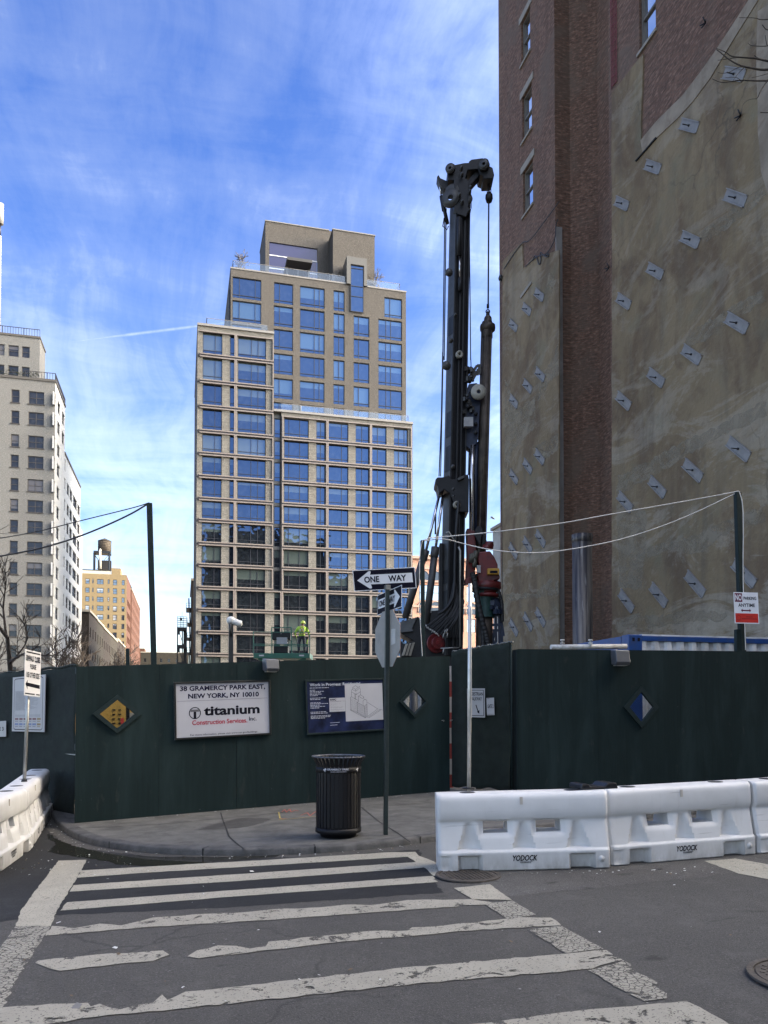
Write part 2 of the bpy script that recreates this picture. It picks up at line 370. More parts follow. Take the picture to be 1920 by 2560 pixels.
def paint(name, col, wear, crack):
    m = bpy.data.materials.new(name); m.use_nodes = True; t = NT(m.node_tree); nd = m.node_tree.nodes; p = nd['Principled BSDF']
    co = t.n('ShaderNodeTexCoord').outputs['Object']
    g = t.noise(co, 2.3, 7, .65, .3); c = t.mix(t.ramp(g, [(.3, 0.0), (.7, 1.0)]), [x*.78 for x in col], col)
    c = t.mix(t.ramp(t.noise(t.mapping(co, (7, 2, 1)), 3, 6, .7), [(.55, 0.0), (.75, .45)]), c, [x*.5 for x in col])
    t.link(c, p.inputs['Base Color']); p.inputs['Roughness'].default_value = .75
    n = t.noise(co, 5.5, 10, .78, .5); hole = t.ramp(n, [(wear-.015, 1.0), (wear+.01, 0.0)])
    v = t.n('ShaderNodeTexVoronoi', feature='DISTANCE_TO_EDGE', i_Scale=24.0)
    wv = t.n('ShaderNodeTexNoise', i_Scale=9.0, i_Detail=5.0); t.link(co, wv.inputs['Vector'])
    va = t.n('ShaderNodeVectorMath', operation='MULTIPLY_ADD'); t.link(wv.outputs['Color'], va.inputs[0]); va.inputs[1].default_value = (.05, .05, 0); t.link(co, va.inputs[2]); t.link(va.outputs[0], v.inputs['Vector'])
    ck = t.math('MULTIPLY', t.ramp(v.outputs['Distance'], [(.02, .9), (.075, 0.0)]), crack)
    fine = t.ramp(t.noise(co, 70, 3, .6), [(.34, .9), (.4, 0.0)])
    a = t.math('MAXIMUM', t.math('MAXIMUM', hole, ck), t.math('MULTIPLY', fine, .8), True)
    tr = t.n('ShaderNodeBsdfTransparent'); mx = t.n('ShaderNodeMixShader'); t.link(a, mx.inputs[0]); t.link(p.outputs[0], mx.inputs[1]); t.link(tr.outputs[0], mx.inputs[2]); t.link(mx.outputs[0], nd['Material Output'].inputs[0])
    MATS[name] = m; return m
M_PAINT = paint('road_paint', (.335, .312, .25), .37, 0.0)
M_PAINTW = paint('worn_road_paint', (.30, .28, .228), .425, 0.0)
M_PAINTC = paint('cracked_road_paint', (.275, .258, .212), .43, 1.0)
M_CONC = mat('sidewalk_concrete', (.092, .09, .083), .85, 0, .3, 4.0, .35, 90, stain=(.048, .047, .043), sscale=2.6)
M_CURB = mat('kerb_stone', (.075, .073, .07), .8, 0, .3, 7, .4, 50, stain=(.03, .03, .03), sscale=3)
M_DARK = mat('black_joint', (.015, .015, .014), .9)
M_DIRT = mat('site_dirt', (.12, .10, .08), .95, 0, .3, 2, .6, 20)

def strip_ground(xs, y0, y1, h, m, name):
    mb = MB(); n = len(xs)
    v = [(x, y, gz(x)+h) for y in (y0, y1) for x in xs]
    mb.idx(v, [(i, i+1, n+i+1, n+i) for i in range(n-1)]); return struct(mb.build(name, m))
strip_ground([-1500, -15, 18, 1500], -1500, 1500, -.03, M_ROAD, 'ground')
strip_ground([-60, -15, 18, 80], -14, 400, -.004, M_ROAD, 'road')
def rag(pts, step=.07, amp=.006):
    out = []
    for i, p in enumerate(pts):
        q = pts[(i+1) % len(pts)]; d = q-p; n = max(1, int(d.length/step))
        for k in range(n):
            s = p+d*(k/n)
            if k: s = s+Vector((random.uniform(-amp, amp), random.uniform(-amp, amp), 0))
            out.append(s)
    return out
def sheet(name, pix, h, m, ragged=.006, scale=K):
    pts = rag([onG(x*scale, y*scale, h) for x, y in pix], .07, ragged) if ragged else [onG(x*scale, y*scale, h) for x, y in pix]
    for p in pts: p.z = gz(p.x)+h
    mb = MB(); mb.face(pts); return struct(mb.build(name, m))
sheet('road_patch', [(-60, 2000), (95, 1978), (500, 1960), (960, 1928), (945, 1912), (905, 1835), (700, 1850), (400, 1858), (150, 1830), (100, 1790), (-60, 1880)], -.0028, M_NEW, .02)
sheet('road_patch', [(1050, 1912), (1080, 1935), (1108, 1935), (1500, 1896), (1700, 1872), (1700, 1835), (1330, 1855), (985, 1870), (960, 1880)], -.0022, M_DIRTY, .02)
# painted crossing: each bar a sheet of its own (picture rows counted from 1728)
NBAR = [0]
def bar(pix, m=None, rg=.006):
    NBAR[0] += 1
    return sheet('crosswalk_bar', [(x, y+1728) for x, y in pix], .0002+NBAR[0]*.0002, m or M_PAINT, rg)
bar([(126, 131), (187, 129), (176, 152), (122, 240), (110, 272), (34, 272), (45, 238)])
bar([(34, 272), (110, 272), (96, 292), (60, 352), (-20, 378), (-30, 362)], M_PAINTC)
bar([(-30, 362), (60, 352), (-10, 470), (-140, 500)], M_PAINTC, .02)
bar([(176, 152), (600, 128), (838, 113), (897, 112), (905, 121), (872, 123), (600, 140), (300, 158), (166, 168)])
bar([(159, 184), (500, 161), (886, 135), (936, 132), (948, 140), (905, 147), (500, 176), (150, 198)])
bar([(145, 221), (500, 195), (935, 164), (946, 177), (500, 209), (130, 239)])
bar([(112, 272), (160, 277), (215, 267), (262, 271), (330, 254), (440, 246), (520, 243), (590, 236), (690, 232), (745, 226), (800, 227), (880, 216), (1020, 214), (1074, 224), (900, 236), (600, 258), (300, 276), (98, 293)], M_PAINTW, .012)
bar([(82, 347), (150, 340), (240, 331), (300, 329), (352, 325), (366, 334), (330, 348), (260, 353), (190, 361), (130, 369), (98, 360), (76, 352)], M_PAINTW, .015)
bar([(404, 338), (425, 325), (470, 314), (510, 315), (540, 321), (575, 315), (580, 306), (680, 295), (800, 283), (880, 282), (890, 275), (960, 271), (1132, 253), (1190, 254), (1212, 270), (1000, 283), (700, 310), (430, 342)], M_PAINTW, .012)
bar([(-20, 452), (110, 440), (190, 438), (196, 446), (215, 440), (260, 452), (330, 438), (350, 420), (362, 432), (400, 414), (600, 392), (900, 359), (1232, 331), (1310, 324), (1345, 345), (1280, 364), (900, 396), (500, 440), (260, 462), (-20, 498)], M_PAINTW, .014)
bar([(880, 503), (1018, 484), (1250, 455), (1482, 434), (1560, 474), (1640, 520), (900, 620)], M_PAINTW, .012)
bar([(880, 122), (906, 121), (935, 132), (962, 150), (985, 154), (990, 160), (936, 164), (920, 148)])
bar([(980, 190), (1058, 182), (1106, 216), (1020, 214)])
bar([(1046, 224), (1106, 217), (1158, 247), (1100, 258)], M_PAINTC)
bar([(1142, 280), (1210, 271), (1304, 321), (1222, 331)], M_PAINTC)
bar([(1270, 368), (1346, 346), (1400, 382), (1440, 428), (1392, 434)], M_PAINTC, .03)
sheet('road_marking', [(1761, 2152), (1838, 2146), (1960, 2168), (1960, 2204), (1846, 2184)], .0006, M_PAINT, .01, 1.0)

# sidewalk corner with its kerb
CURB = [(70, 1722), (100, 1750), (112, 1766), (122, 1783), (150, 1806), (200, 1826), (300, 1841), (420, 1848), (560, 1848), (700, 1843), (800, 1834), (893, 1823), (1000, 1810), (1300, 1778), (1700, 1740)]
cpts = [onG(x*K, y*K, 0) for x, y in CURB]
def smooth_line(p, k=2):
    for _ in range(k):
        q = [p[0]]
        for a, b in zip(p, p[1:]): q += [a*.75+b*.25, a*.25+b*.75]
        p = q+[p[-1]]
    return p
cpts = smooth_line(cpts, 2)
SWH = .075
inn = []
for i, p in enumerate(cpts):
    d = (cpts[min(i+1, len(cpts)-1)]-cpts[max(i-1, 0)]).normalized(); inn.append(p+Vector((-d.y, d.x, 0))*.16)
def gp(p, h): return Vector((p.x, p.y, gz(p.x)+h))
mb = MB(); n = len(cpts)
v = [gp(p, -.03) for p in cpts]+[gp(p, SWH-.018) for p in cpts]+[gp(p+(q-p)*.12, SWH) for p, q in zip(cpts, inn)]+[gp(q, SWH) for q in inn]
mb.idx(v, [(k*n+i, k*n+i+1, (k+1)*n+i+1, (k+1)*n+i) for k in range(3) for i in range(n-1)], 0, True)
struct(mb.build('kerb', M_CURB))
mb = MB(); back = [Vector((cpts[-1].x, 14.2, 0)), Vector((-2, 14.2, 0)), Vector((cpts[0].x-1.5, 15, 0))]
bp = [inn[-1].copy()]
far = [Vector((x, 14.6, 0)) for x in (cpts[-1].x, 12, 9, 6, 3, 0, -2, cpts[0].x)]
mb.face([gp(p, SWH-.002) for p in inn+far]); struct(mb.build('sidewalk', M_CONC))
def lines_on_walk(name, pls, m, wd, h=SWH+.002):
    mb = MB()
    for pl_ in pls:
        P = [onG(x, y, SWH) for x, y in pl_]
        for a, b in zip(P, P[1:]):
            d = (b-a).normalized(); s = Vector((-d.y, d.x, 0))*wd/2
            mb.face([gp(q, h) for q in (a-s-d*wd*.4, b-s+d*wd*.4, b+s+d*wd*.4, a+s-d*wd*.4)])
    return struct(mb.build(name, m))
lines_on_walk('sidewalk_joint', [[(552, 2032), (557, 2050), (573, 2092), (590, 2108), (613, 2125)], [(903, 2018), (925, 2036), (950, 2056), (993, 2082), (1026, 2106)], [(215, 2070), (400, 2061), (560, 2046), (720, 2030)], [(905, 2018), (1000, 2012), (1080, 2006)]], M_DARK, .02)
M_SPY = mat('yellow_marking_spray', (.30, .24, .07), .8, 0, .5, 30); M_SPR = mat('red_marking_spray', (.27, .08, .06), .8, 0, .5, 30)
lines_on_walk('utility_marking', [[(697, 2031), (700, 2046), (712, 2048)], [(697, 2050), (792, 2041)]], M_SPY, .02)
lines_on_walk('utility_marking', [[(705, 2030), (712, 2024), (716, 2031), (724, 2023), (728, 2031), (738, 2026), (746, 2028)], [(752, 2039), (768, 2032), (775, 2040), (784, 2033), (790, 2029), (794, 2040)], [(698, 2049), (716, 2046)]], M_SPR, .018, SWH+.004)
mb = MB(); acc = 0.0
for i in range(1, len(cpts)):                             # joints between the kerb stones
    acc += (cpts[i]-cpts[i-1]).length
    if acc > 1.25:
        acc = 0.0; d = (cpts[i]-cpts[i-1]).normalized()*.008; a, b = cpts[i], inn[i]
        mb.face([gp(a-d, SWH+.002), gp(a+d, SWH+.002), gp(b+d, SWH+.002), gp(b-d, SWH+.002)]); o_ = (a-b).normalized()*.003
        mb.face([gp(a+o_-d, -.02), gp(a+o_+d, -.02), gp(a+o_+d, SWH+.002), gp(a+o_-d, SWH+.002)])
struct(mb.build('kerb_joint', M_DARK))
# wet gutter
M_WET = mat('standing_water', (.02, .019, .014), .06, 0, .3, 4, .05, 6, spec=.6)
sheet('puddle', [(122, 2082), (138, 2096), (190, 2117), (280, 2135), (400, 2142), (560, 2142), (700, 2137), (690, 2142), (600, 2150), (520, 2156), (400, 2166), (300, 2162), (240, 2148), (150, 2136), (118, 2128), (140, 2112), (118, 2096)], -.0012, M_WET, .02, 1.0)
sheet('puddle', [(555, 2055), (600, 2044), (680, 2046), (640, 2062), (570, 2072), (490, 2074)], SWH+.0005, mat('damp_concrete', (.058, .056, .052), .5, 0, .3, 6), .03, 1.0)
# litter along the gutter
mb = MB(); rr = random.Random(3); A0_, B0_ = onG(*T(161, 1778), SWH), onG(*T(972, 1708), SWH)
for k in range(640):
    q = rr.random()
    if k >= 420:
        if k < 530: p = onG(rr.uniform(1100, 1900), 2186-rr.random()**2*10-(0 if k % 2 else 8), 0); h = .004
        else: p = A0_+(B0_-A0_)*rr.random()+Vector((.1, -.05-.25*rr.random()**2, 0)); h = SWH+.001
    elif q < .55:
        i = rr.randrange(6, len(cpts)-14); p = cpts[i]+(inn[i]-cpts[i])*rr.uniform(-1.2, -.05); h = .004
    elif q < .8:
        p = onG(rr.uniform(20, 330), rr.uniform(2110, 2190), 0); h = .004
    else:
        p = onG(rr.uniform(60, 1900), rr.uniform(2150, 2540), 0); h = .006
    p = gp(p, h+.003); s = rr.uniform(.003, .012) if q < .97 else rr.uniform(.012, .028); a = rr.random()*6.3
    e = Vector((math.cos(a), math.sin(a), rr.uniform(-.2, .2)))*s; g = Vector((-math.sin(a), math.cos(a), rr.uniform(0, .5)))*s*rr.uniform(.3, 1)
    mb.face([p-e-g, p+e-g*.7, p+e*.6+g, p-e+g*.8], 0 if rr.random() < .5 else (1 if rr.random() < .6 else 2))
o = struct(mb.build('litter', [mat('white_scrap', (.5, .5, .48), .8), mat('brown_leaf', (.11, .075, .04), .8), mat('grey_pebble', (.16, .155, .15), .8)]), 'stuff')
# building-site dirt behind the hoardings, dry leaves by the left barrier
mb = MB(); xs = [-30, -15, -6, 0, 6, 12, 18, 40]
mb.idx([(x, y, gz(x)+.03) for y in (15.2, 100) for x in xs], [(i, i+1, 9+i, 8+i) for i in range(7)]); struct(mb.build('site_ground', M_DIRT))

# manhole covers
M_IRON = mat('cast_iron', (.062, .052, .043), .75, .2, .35, 12, .4, 60, stain=(.085, .07, .055), sscale=6)
def manhole(px, py, r, label):
    c = gp(onG(px, py, 0), .0065); t = thing('manhole_cover', label, 'manhole cover', c)
    MB().lathe([(r*.0, .004), (r*.86, .004), (r*.88, -.004), (r*.9, -.004)], c, 40, smooth=False).build('lid', M_IRON, t)
    MB().lathe([(r*.9, -.006), (r*.9, .007), (r, .006), (r*1.01, -.006)], c, 40, smooth=False).build('rim', M_IRON, t)
    mb = MB()
    for i in range(-6, 7):
        for j in range(-6, 7):
            if i*i+j*j < 36: mb.cbox(c+Vector((i*r*.13, j*r*.13, .003)), r*.075, r*.075, .006, .6)
    mb.build('tread', M_IRON, t)
manhole(1170, 2189, .31, 'rusty round manhole cover partly under the first white barrier')
manhole(2036, 2446, .36, 'round iron manhole cover in the road at the right edge')
# ================================================================== hoarding
def plywood(name, col):
    m = bpy.data.materials.new(name); m.use_nodes = True; t = NT(m.node_tree); p = m.node_tree.nodes['Principled BSDF']
    co = t.n('ShaderNodeTexCoord').outputs['Object']
    g = t.noise(t.mapping(co, (14, 14, .55)), 1, 7, .65, .6); c = t.mix(t.ramp(g, [(.3, 0.0), (.72, 1.0)]), [x*.84 for x in col], [x*1.14 for x in col])
    w_ = t.noise(t.mapping(co, (2.5, 2.5, .5)), 1, 6, .65, .4); c = t.mix(t.ramp(w_, [(.46, 0.0), (.72, .8)]), c, [x*1.6+.005 for x in col]); dirt = t.noise(t.mapping(co, (6, 6, 2)), 1, 7, .7, .5); c = t.mix(t.ramp(dirt, [(.60, 0.0), (.74, .45)]), c, (.045, .047, .042))
    sp = t.noise(t.mapping(co, (30, 30, 22)), 1, 2); c = t.mix(t.ramp(sp, [(.76, 0.0), (.8, .5)]), c, (.1, .11, .11))
    t.link(c, p.inputs['Base Color']); p.inputs['Roughness'].default_value = .75; p.inputs['Specular IOR Level'].default_value = .16
    b = t.n('ShaderNodeBump'); b.inputs['Strength'].default_value = .25; b.inputs['Distance'].default_value = .01
    t.link(g, b.inputs['Height']); t.link(b.outputs[0], p.inputs['Normal']); MATS[name] = m; return m
M_PLY = plywood('green_painted_plywood', (.0070, .0160, .0168))
M_TRIM = mat('dark_green_trim', (.010, .020, .021), .65, 0, .2, 20, spec=.2)
M_FAB = mat('green_mesh_fabric', (.0085, .0145, .010), .95, 0, .35, 3.5, .5, 160)
M_GREY = mat('grey_lamp_metal', (.10, .105, .115), .45, .3, .1, 5)
M_CLEAR = clear('scratched_plexiglass', (.82, .84, .84), .08)
M_WHITE = mat('white_sign_face', (.62, .62, .63), .45, 0, .05, 3)
M_INK = mat('black_ink', (.008, .008, .014), .8, 0, .1, 3, spec=.1)
M_STEEL = mat('galvanised_steel', (.36, .36, .34), .4, .75, .2, 9, .1, 60)
M_BLACKM = mat('black_painted_metal', (.010, .011, .014), .38, .2, .25, 9)

A0 = onG(*T(161, 1778), SWH); B0 = onG(*T(972, 1708), SWH)
A0.z = gz(A0.x); B0.z = gz(B0.x)
hd = (B0-A0); hd.z = 0; HL = hd.length; hu = hd.normalized(); hn = Vector((hu.y, -hu.x, 0))   # along the boards, towards the street
ZA, ZB = zat(A0, 1440*K), zat(B0, 1417.5*K)
def HA(px, py, off=0.0): return onP(px, py, A0+hn*off, hn)
def along(p): return (Vector(p)-A0).dot(hu)

def diamond_window(parent, c, u, n, a, b, ia, ib, label=None):
    """square pane set on its corner in a raised frame"""
    z = Vector((0, 0, 1)); mb = MB(); pts_o = [c-z*b, c+u*a, c+z*b, c-u*a]; pts_i = [c-z*ib, c+u*ia, c+z*ib, c-u*ia]
    for k in range(4):
        j = (k+1) % 4; mb.prism([pts_o[k], pts_o[j], pts_i[j], pts_i[k]], n*.035)
    f = mb.build('viewing_window', M_TRIM, parent, label=label)
    MB().prism([p-n*.008 for p in pts_i], -n*.006).build('pane', M_CLEAR, f)

def board_run(name, label, P0, u, n, L, z0f, z1f, seams, wins, m, thick=.02, cat='hoarding', boards='plywood_board'):
    """a run of upright boards; wins = [(centre, outer half w, outer half h, inner half w, inner half h)]"""
    t = thing(name, label, cat, P0); Z = Vector((0, 0, 1))
    for s0, s1 in zip(seams, seams[1:]):
        a, b = s0+.002, s1-.002; jig = random.uniform(-.004, .004)
        q = [P0+u*a, P0+u*b]
        R_ = [Vector((q[0].x, q[0].y, z0f(a))), Vector((q[1].x, q[1].y, z0f(b))), Vector((q[1].x, q[1].y, z1f(b))), Vector((q[0].x, q[0].y, z1f(a)))]
        R_ = [p+n*jig for p in R_]
        hit = [w_ for w_ in wins if a < (w_[0]-P0).dot(u) < b]
        mb = MB()
        if not hit: mb.prism(R_, -n*thick)
        else:
            c, oa, ob, ia, ib = hit[0]; c = c-n*(c-R_[0]).dot(n)
            D = [c-Z*ib, c+u*ia, c+Z*ib, c-u*ia]
            for k in range(4):
                j = (k+1) % 4
                for poly in ([R_[k], R_[j], D[k]], [R_[j], D[j], D[k]]):
                    mb.prism(poly, -n*thick)
        mb.build(boards, m, t)
    for c, oa, ob, ia, ib in wins: diamond_window(t, c+n*.006, u, n, oa, ob, ia, ib)
    return t
def pxm(p, n=1.0):
    d = (Vector(p)-CAM).dot(Vector((math.sin(YAW), math.cos(YAW), 0))); return n*d/F
w1 = HA(293, 1785); w2 = HA(1034.6, 1754)
kx = 1/abs(hu.dot(Vector((math.cos(YAW), -math.sin(YAW), 0))))
def wspec(c, a, b, ia, ib): return (c, pxm(c, a)*kx, pxm(c, b), pxm(c, ia)*kx, pxm(c, ib))
seams = [0]+[along(HA(x, 1800)) for x in (398, 592, 775, 955)]+[HL]
tA = board_run('plywood_hoarding', 'dark green plywood hoarding around the street corner with two address boards', A0, hu, hn, HL,
    lambda s: gz(A0.x+hu.x*s)+SWH-.01, lambda s: ZA+(ZB-ZA)*s/HL, seams, [wspec(w1, 52, 48, 37, 36), wspec(w2, 38, 40, 29, 31)], M_PLY)
mb = MB(); tl, tr_ = Vector((A0.x, A0.y, ZA)), Vector((B0.x, B0.y, ZB))
mb.obox(tl-hn*.11+Vector((0, 0, -.1)), tr_-tl, hn*.085, (0, 0, .09)); mb.obox(tl-hn*.11+Vector((0, 0, -1.2)), tr_-tl, hn*.085, (0, 0, .09)); mb.build('back_rail', M_TRIM, tA)
# right hoarding
C0 = onG(*T(1120, 1713), SWH); C0.z = gz(C0.x)
ru, rn = Vector((1, 0, 0)), Vector((0, -1, 0))
def RC(px, py, off=0.0): return onY(px, py, C0.y-off)
RL = 12.0
ZC = zat(C0, 1402*K); Pe = RC(1920, 1700); ZE = zat(Pe, 1407*K); sl = (ZE-ZC)/(Pe.x-C0.x)
w3 = RC(1601.5, 1767.5)
kx3 = 1/abs(ru.dot(Vector((math.cos(YAW), -math.sin(YAW), 0))))
seamsC = [0]+[RC(x, 1750).x-C0.x for x in (1495, 1701)]+[Pe.x-C0.x+.2, RL]
tC = board_run('plywood_hoarding', 'dark green plywood hoarding behind the white barriers with one diamond window', C0, ru, rn, RL,
    lambda s: gz(C0.x+s)+SWH-.01, lambda s: ZC+sl*s, seamsC, [(w3, pxm(w3, 48)*kx3, pxm(w3, 52), pxm(w3, 33)*kx3, pxm(w3, 38))], M_PLY)
mb = MB(); mb.obox(Vector((C0.x, C0.y, ZC))+Vector((0, .025, -.1)), (RL, 0, sl*RL), (0, .085, 0), (0, 0, .09)); mb.build('back_rail', M_TRIM, tC)
MB().obox(Vector((C0.x-.022, C0.y, gz(C0.x)+SWH)), (.02, 0, 0), (0, .5, 0), (0, 0, ZC-gz(C0.x)-SWH-.005)).build('end_board', M_PLY, tC)

# fabric gate between them
G0 = onG(*T(977, 1704), SWH); G0.z = gz(G0.x); G1 = C0+Vector((-.12, .06, 0)); gu = (G1-G0); gu.z = 0; GL = gu.length; gu.normalize(); gn = Vector((gu.y, -gu.x, 0))
ZG0, ZG1 = zat(G0, 1409*K), zat(G1, 1388*K)
def GP(px, py, off=0.0): return onP(px, py, G0+gn*off, gn)
def cloth(name, parent, P0, u, n, L, zb, zt0, zt1, m, amp=.02, nu=40, nv=26, seed=1, hem=.0):
    r_ = random.Random(seed); ph = [(r_.uniform(2, 9), r_.uniform(1, 4), r_.random()*6.3) for _ in range(7)]
    mb = MB(); vs = []
    for j in range(nv+1):
        for i in range(nu+1):
            s, h = i/nu, j/nv; d = sum(math.sin(a*s*3+b*h*3+c) for a, b, c in ph)/7*amp
            top = zt0+(zt1-zt0)*s+math.sin(s*31+seed)*.012+math.sin(s*13+seed*2)*.014
            p = P0+u*(L*s)+n*(d+.015); b_ = zb+gz(p.x)+math.sin(s*17+seed)*hem; p.z = b_+(top-b_)*h; vs.append(p)
    fs = [(j*(nu+1)+i, j*(nu+1)+i+1, (j+1)*(nu+1)+i+1, (j+1)*(nu+1)+i) for j in range(nv) for i in range(nu)]
    mb.idx(vs, fs, 0, True); o = mb.build(name, m, parent); sm = o.modifiers.new('solid', 'SOLIDIFY'); sm.thickness = .006; return o
tG = thing('mesh_gate', 'fabric covered site gate chained shut between the two plywood hoardings', 'gate', G0)
cloth('mesh_fabric', tG, G0, gu, gn, GL, SWH+.05, ZG0, ZG1, M_FAB, .03, 50, 30, 3, .02)
mb = MB(); g0t, g1t = Vector((G0.x, G0.y, ZG0-.03)), Vector((G1.x, G1.y, ZG1-.03))
mb.tube([g0t-gn*.03, g1t-gn*.03], .024); mb.tube([Vector((G0.x, G0.y, gz(G0.x)+.12))-gn*.03, g0t-gn*.03], .024); mb.tube([Vector((G1.x, G1.y, gz(G1.x)+.12))-gn*.03, g1t-gn*.03], .024)
mb.build('gate_frame', M_TRIM, tG)
mb = MB()
for i in range(26):                                   # rolled, tied edge of the cloth along the top
    s = i/25; p = G0+gu*(GL*s); p.z = ZG0+(ZG1-ZG0)*s+.012+random.uniform(-.012, .014)
    q = G0+gu*(GL*(s+.036)); q.z = ZG0+(ZG1-ZG0)*(s+.036)+.012+random.uniform(-.012, .014); mb.tube([p-gn*.02, q-gn*.02], .02, 6)
mb.build('rolled_hem', mat('grey_plastic_hem', (.09, .095, .09), .6, 0, .5, 30), tG)
mb = MB(); ca, cb = HA(1106, 1801, .03), GP(1130, 1800, .03)
for i in range(9):
    p = ca.lerp(cb, i/8); p.z -= .02*math.sin(math.pi*i/8); mb.lathe([(.012, -.004), (.018, 0), (.012, .004)], p, 10, axis=(hu if i % 2 else Vector((0, 0, 1))))
mb.build('chain', M_STEEL, tG)

# fabric fence at the left
FA = onG(190, 2043, .02); FA.z = gz(FA.x); fu = onG(128, 2031.5, .02)-FA; fu.z = 0; fu.normalize(); fn = Vector((fu.y, -fu.x, 0)); fn = fn if fn.y < 0 else -fn
print('fence', FA, fu)
FL = 16.0; zF0 = zat(FA, 1664); Fe = onP(0, 1700, FA, fn); zF1 = zat(Fe, 1686); fs_ = (zF1-zF0)/((Fe-FA).length)
def FP(px, py, off=0.0): return onP(px, py, FA+fn*off, fn)
tF = thing('mesh_fence', 'dark green fabric covered fence at the left behind the sidewalk closed sign', 'fence', FA)
cloth('mesh_fabric', tF, FA, fu, fn, FL, .02, zF0, zF0+fs_*FL, M_FAB, .035, 180, 30, 8, .03)
mb = MB()
for s in (0.05, 2.4, 4.8, 7.3, 10.0, 12.8, 15.7):
    p = FA+fu*s-fn*.03; mb.tube([Vector((p.x, p.y, gz(p.x))), Vector((p.x, p.y, zF0+fs_*s-.03))], .024)
mb.tube([Vector((FA.x, FA.y, zF0-.035))-fn*.03, Vector(((FA+fu*FL).x, (FA+fu*FL).y, zF0+fs_*FL-.035))-fn*.03], .02)
mb.tube([Vector((FA.x, FA.y, .95))+fn*.0, Vector(((FA+fu*FL).x, (FA+fu*FL).y, .93))], .018); mb.build('fence_frame', M_STEEL, tF)
mb = MB()
for i in range(130):
    s = FL*i/130; p = FA+fu*s; p.z = zF0+fs_*s+math.sin(i*.9)*.012; q = FA+fu*(s+FL/130*1.05); q.z = zF0+fs_*s+math.sin(i*.9+.9)*.012+.004; mb.tube([p, q], .022, 6)
mb.build('rolled_hem', M_FAB, tF)

q0_ = A0+hu*.05-hn*.03; q1_ = FA+Vector((.02, -.02, 0)); e_ = q1_-q0_; e_.z = 0; sd_ = Vector((e_.y, -e_.x, 0)).normalized()*.02
MB().obox(Vector((q0_.x, q0_.y, gz(q0_.x)+.02)), e_, sd_, (0, 0, ZA-gz(A0.x)-.06)).build('return_board', M_PLY, tA)
# lamps on the hoarding tops
def top_lamp(P, u, n, wd_, h, label):
    t = thing('wall_lamp', label, 'lamp', P); Z = Vector((0, 0, 1))
    prof = [P+n*.03, P+n*.20+Z*-.02, P+n*.24+Z*-h*.8, P+n*.20+Z*-h, P+n*.05+Z*-h*.92, P+n*.03+Z*-h*.4]
    o = MB().prism([p-u*wd_/2 for p in prof], u*wd_).build('lamp_housing', M_GREY, t); bevel(o, .012)
    MB().obox(P-u*wd_*.38+n*.07-Z*(h*.975+.012), u*wd_*.76, n*.12, Z*.012).build('lens', mat('lamp_lens', (.4, .4, .38), .3), t)
    MB().obox(P-u*wd_*.3-n*.03, u*wd_*.6, n*.062, -Z*.05).build('bracket', M_BLACKM, t)
p = HA(670, 1650); p.z = zat(p, 1647); top_lamp(p, hu, hn, pxm(p, 30)*kx, pxm(p, 33), 'grey wall lamp on top of the hoarding above the two address boards')
p = RC(1541, 1630); p.z = zat(p, 1625); top_lamp(p, ru, rn, pxm(p, 37)*kx3, pxm(p, 40), 'grey wall lamp on top of the hoarding above the right diamond window')

# ------------------------------------------------------------------ boards and signs
def quadUV(TL, TR, BR, BL): return BL, BR-BL, TL-BL
def bil(O, U, V): return lambda x, y, d=0.0: O+U*x+V*y+U.cross(V).normalized()*d
def framed(name, label, cat, px, plane, fw, m_frame, m_face, thick=.03, mid=None):
    TL, TR, BR, BL = [plane(*q) for q in px]; O, U, V = quadUV(TL, TR, BR, BL)
    n = U.cross(V).normalized(); t = thing(name, label, cat, O)
    MB().obox(O+n*.004, U, V, n*.012).build('panel', m_face, t)
    if fw:
        u, v = U.normalized(), V.normalized(); mb = MB(); W, H = U.length, V.length
        mb.obox(O, u*fw, V, n*thick); mb.obox(O+U-u*fw, u*fw, V, n*thick); mb.obox(O+u*fw, u*(W-2*fw), v*fw, n*thick*.97); mb.obox(O+u*fw+V-v*fw, u*(W-2*fw), v*fw, n*thick*.97)
        o = mb.build('frame', m_frame, t); bevel(o, .005)
    return t, O, U, V, n
def strip2(mb, B, pts, w_, d=.001, mi=0):
    n = None
    for (x0, y0), (x1, y1) in zip(pts, pts[1:]):
        a, b = B(x0, y0, d), B(x1, y1, d); nn = (B(1, 0)-B(0, 0)).cross(B(0, 1)-B(0, 0)).normalized(); s = (b-a).normalized().cross(nn)*w_/2
        mb.face([a-s, a+s, b+s, b-s][::-1], mi)
M_BF = mat('black_board_frame', (.02, .022, .022), .35, .3, .2, 8)
t, O, U, V, n = framed('address_board', 'white framed board reading 38 Gramercy Park East and a construction firm', 'sign',
    [(433.5, 1705.5), (673.5, 1697.5), (676.8, 1836), (436, 1850)], lambda x, y: HA(x, y, .012), .028, M_BF, mat('printed_white_board', (.40, .40, .43), .35, 0, .05, 2), .04)
B = bil(O+n*.016, U, V)
def ltr(body, x0, y0, x1, y1, m, bold=0.0, **k): return text(body, B(x0, y0), U*(x1-x0), V*(y1-y0), m, t, bold=bold, **k)
M_NAVY = mat('navy_ink', (.008, .008, .028), .8, spec=.1)
M_RED = mat('red_ink', (.35, .03, .05), .4)
ltr('38 GRAMERCY PARK EAST,', .06, .825, .945, .925, M_NAVY, .032)
ltr('NEW YORK, NY 10010', .14, .69, .875, .79, M_NAVY, .032)
mb = MB(); strip2(mb, B, [(.03, .665), (.965, .672)], .006, .002)
mb.build('rule', mat('grey_rule', (.2, .2, .22), .5), t)
asp = U.length/V.length; mb = MB(); cx, cy, ry = .205, .45, .105; rx = ry/asp
ring = [(math.cos(a*math.pi/24), math.sin(a*math.pi/24)) for a in range(49)]
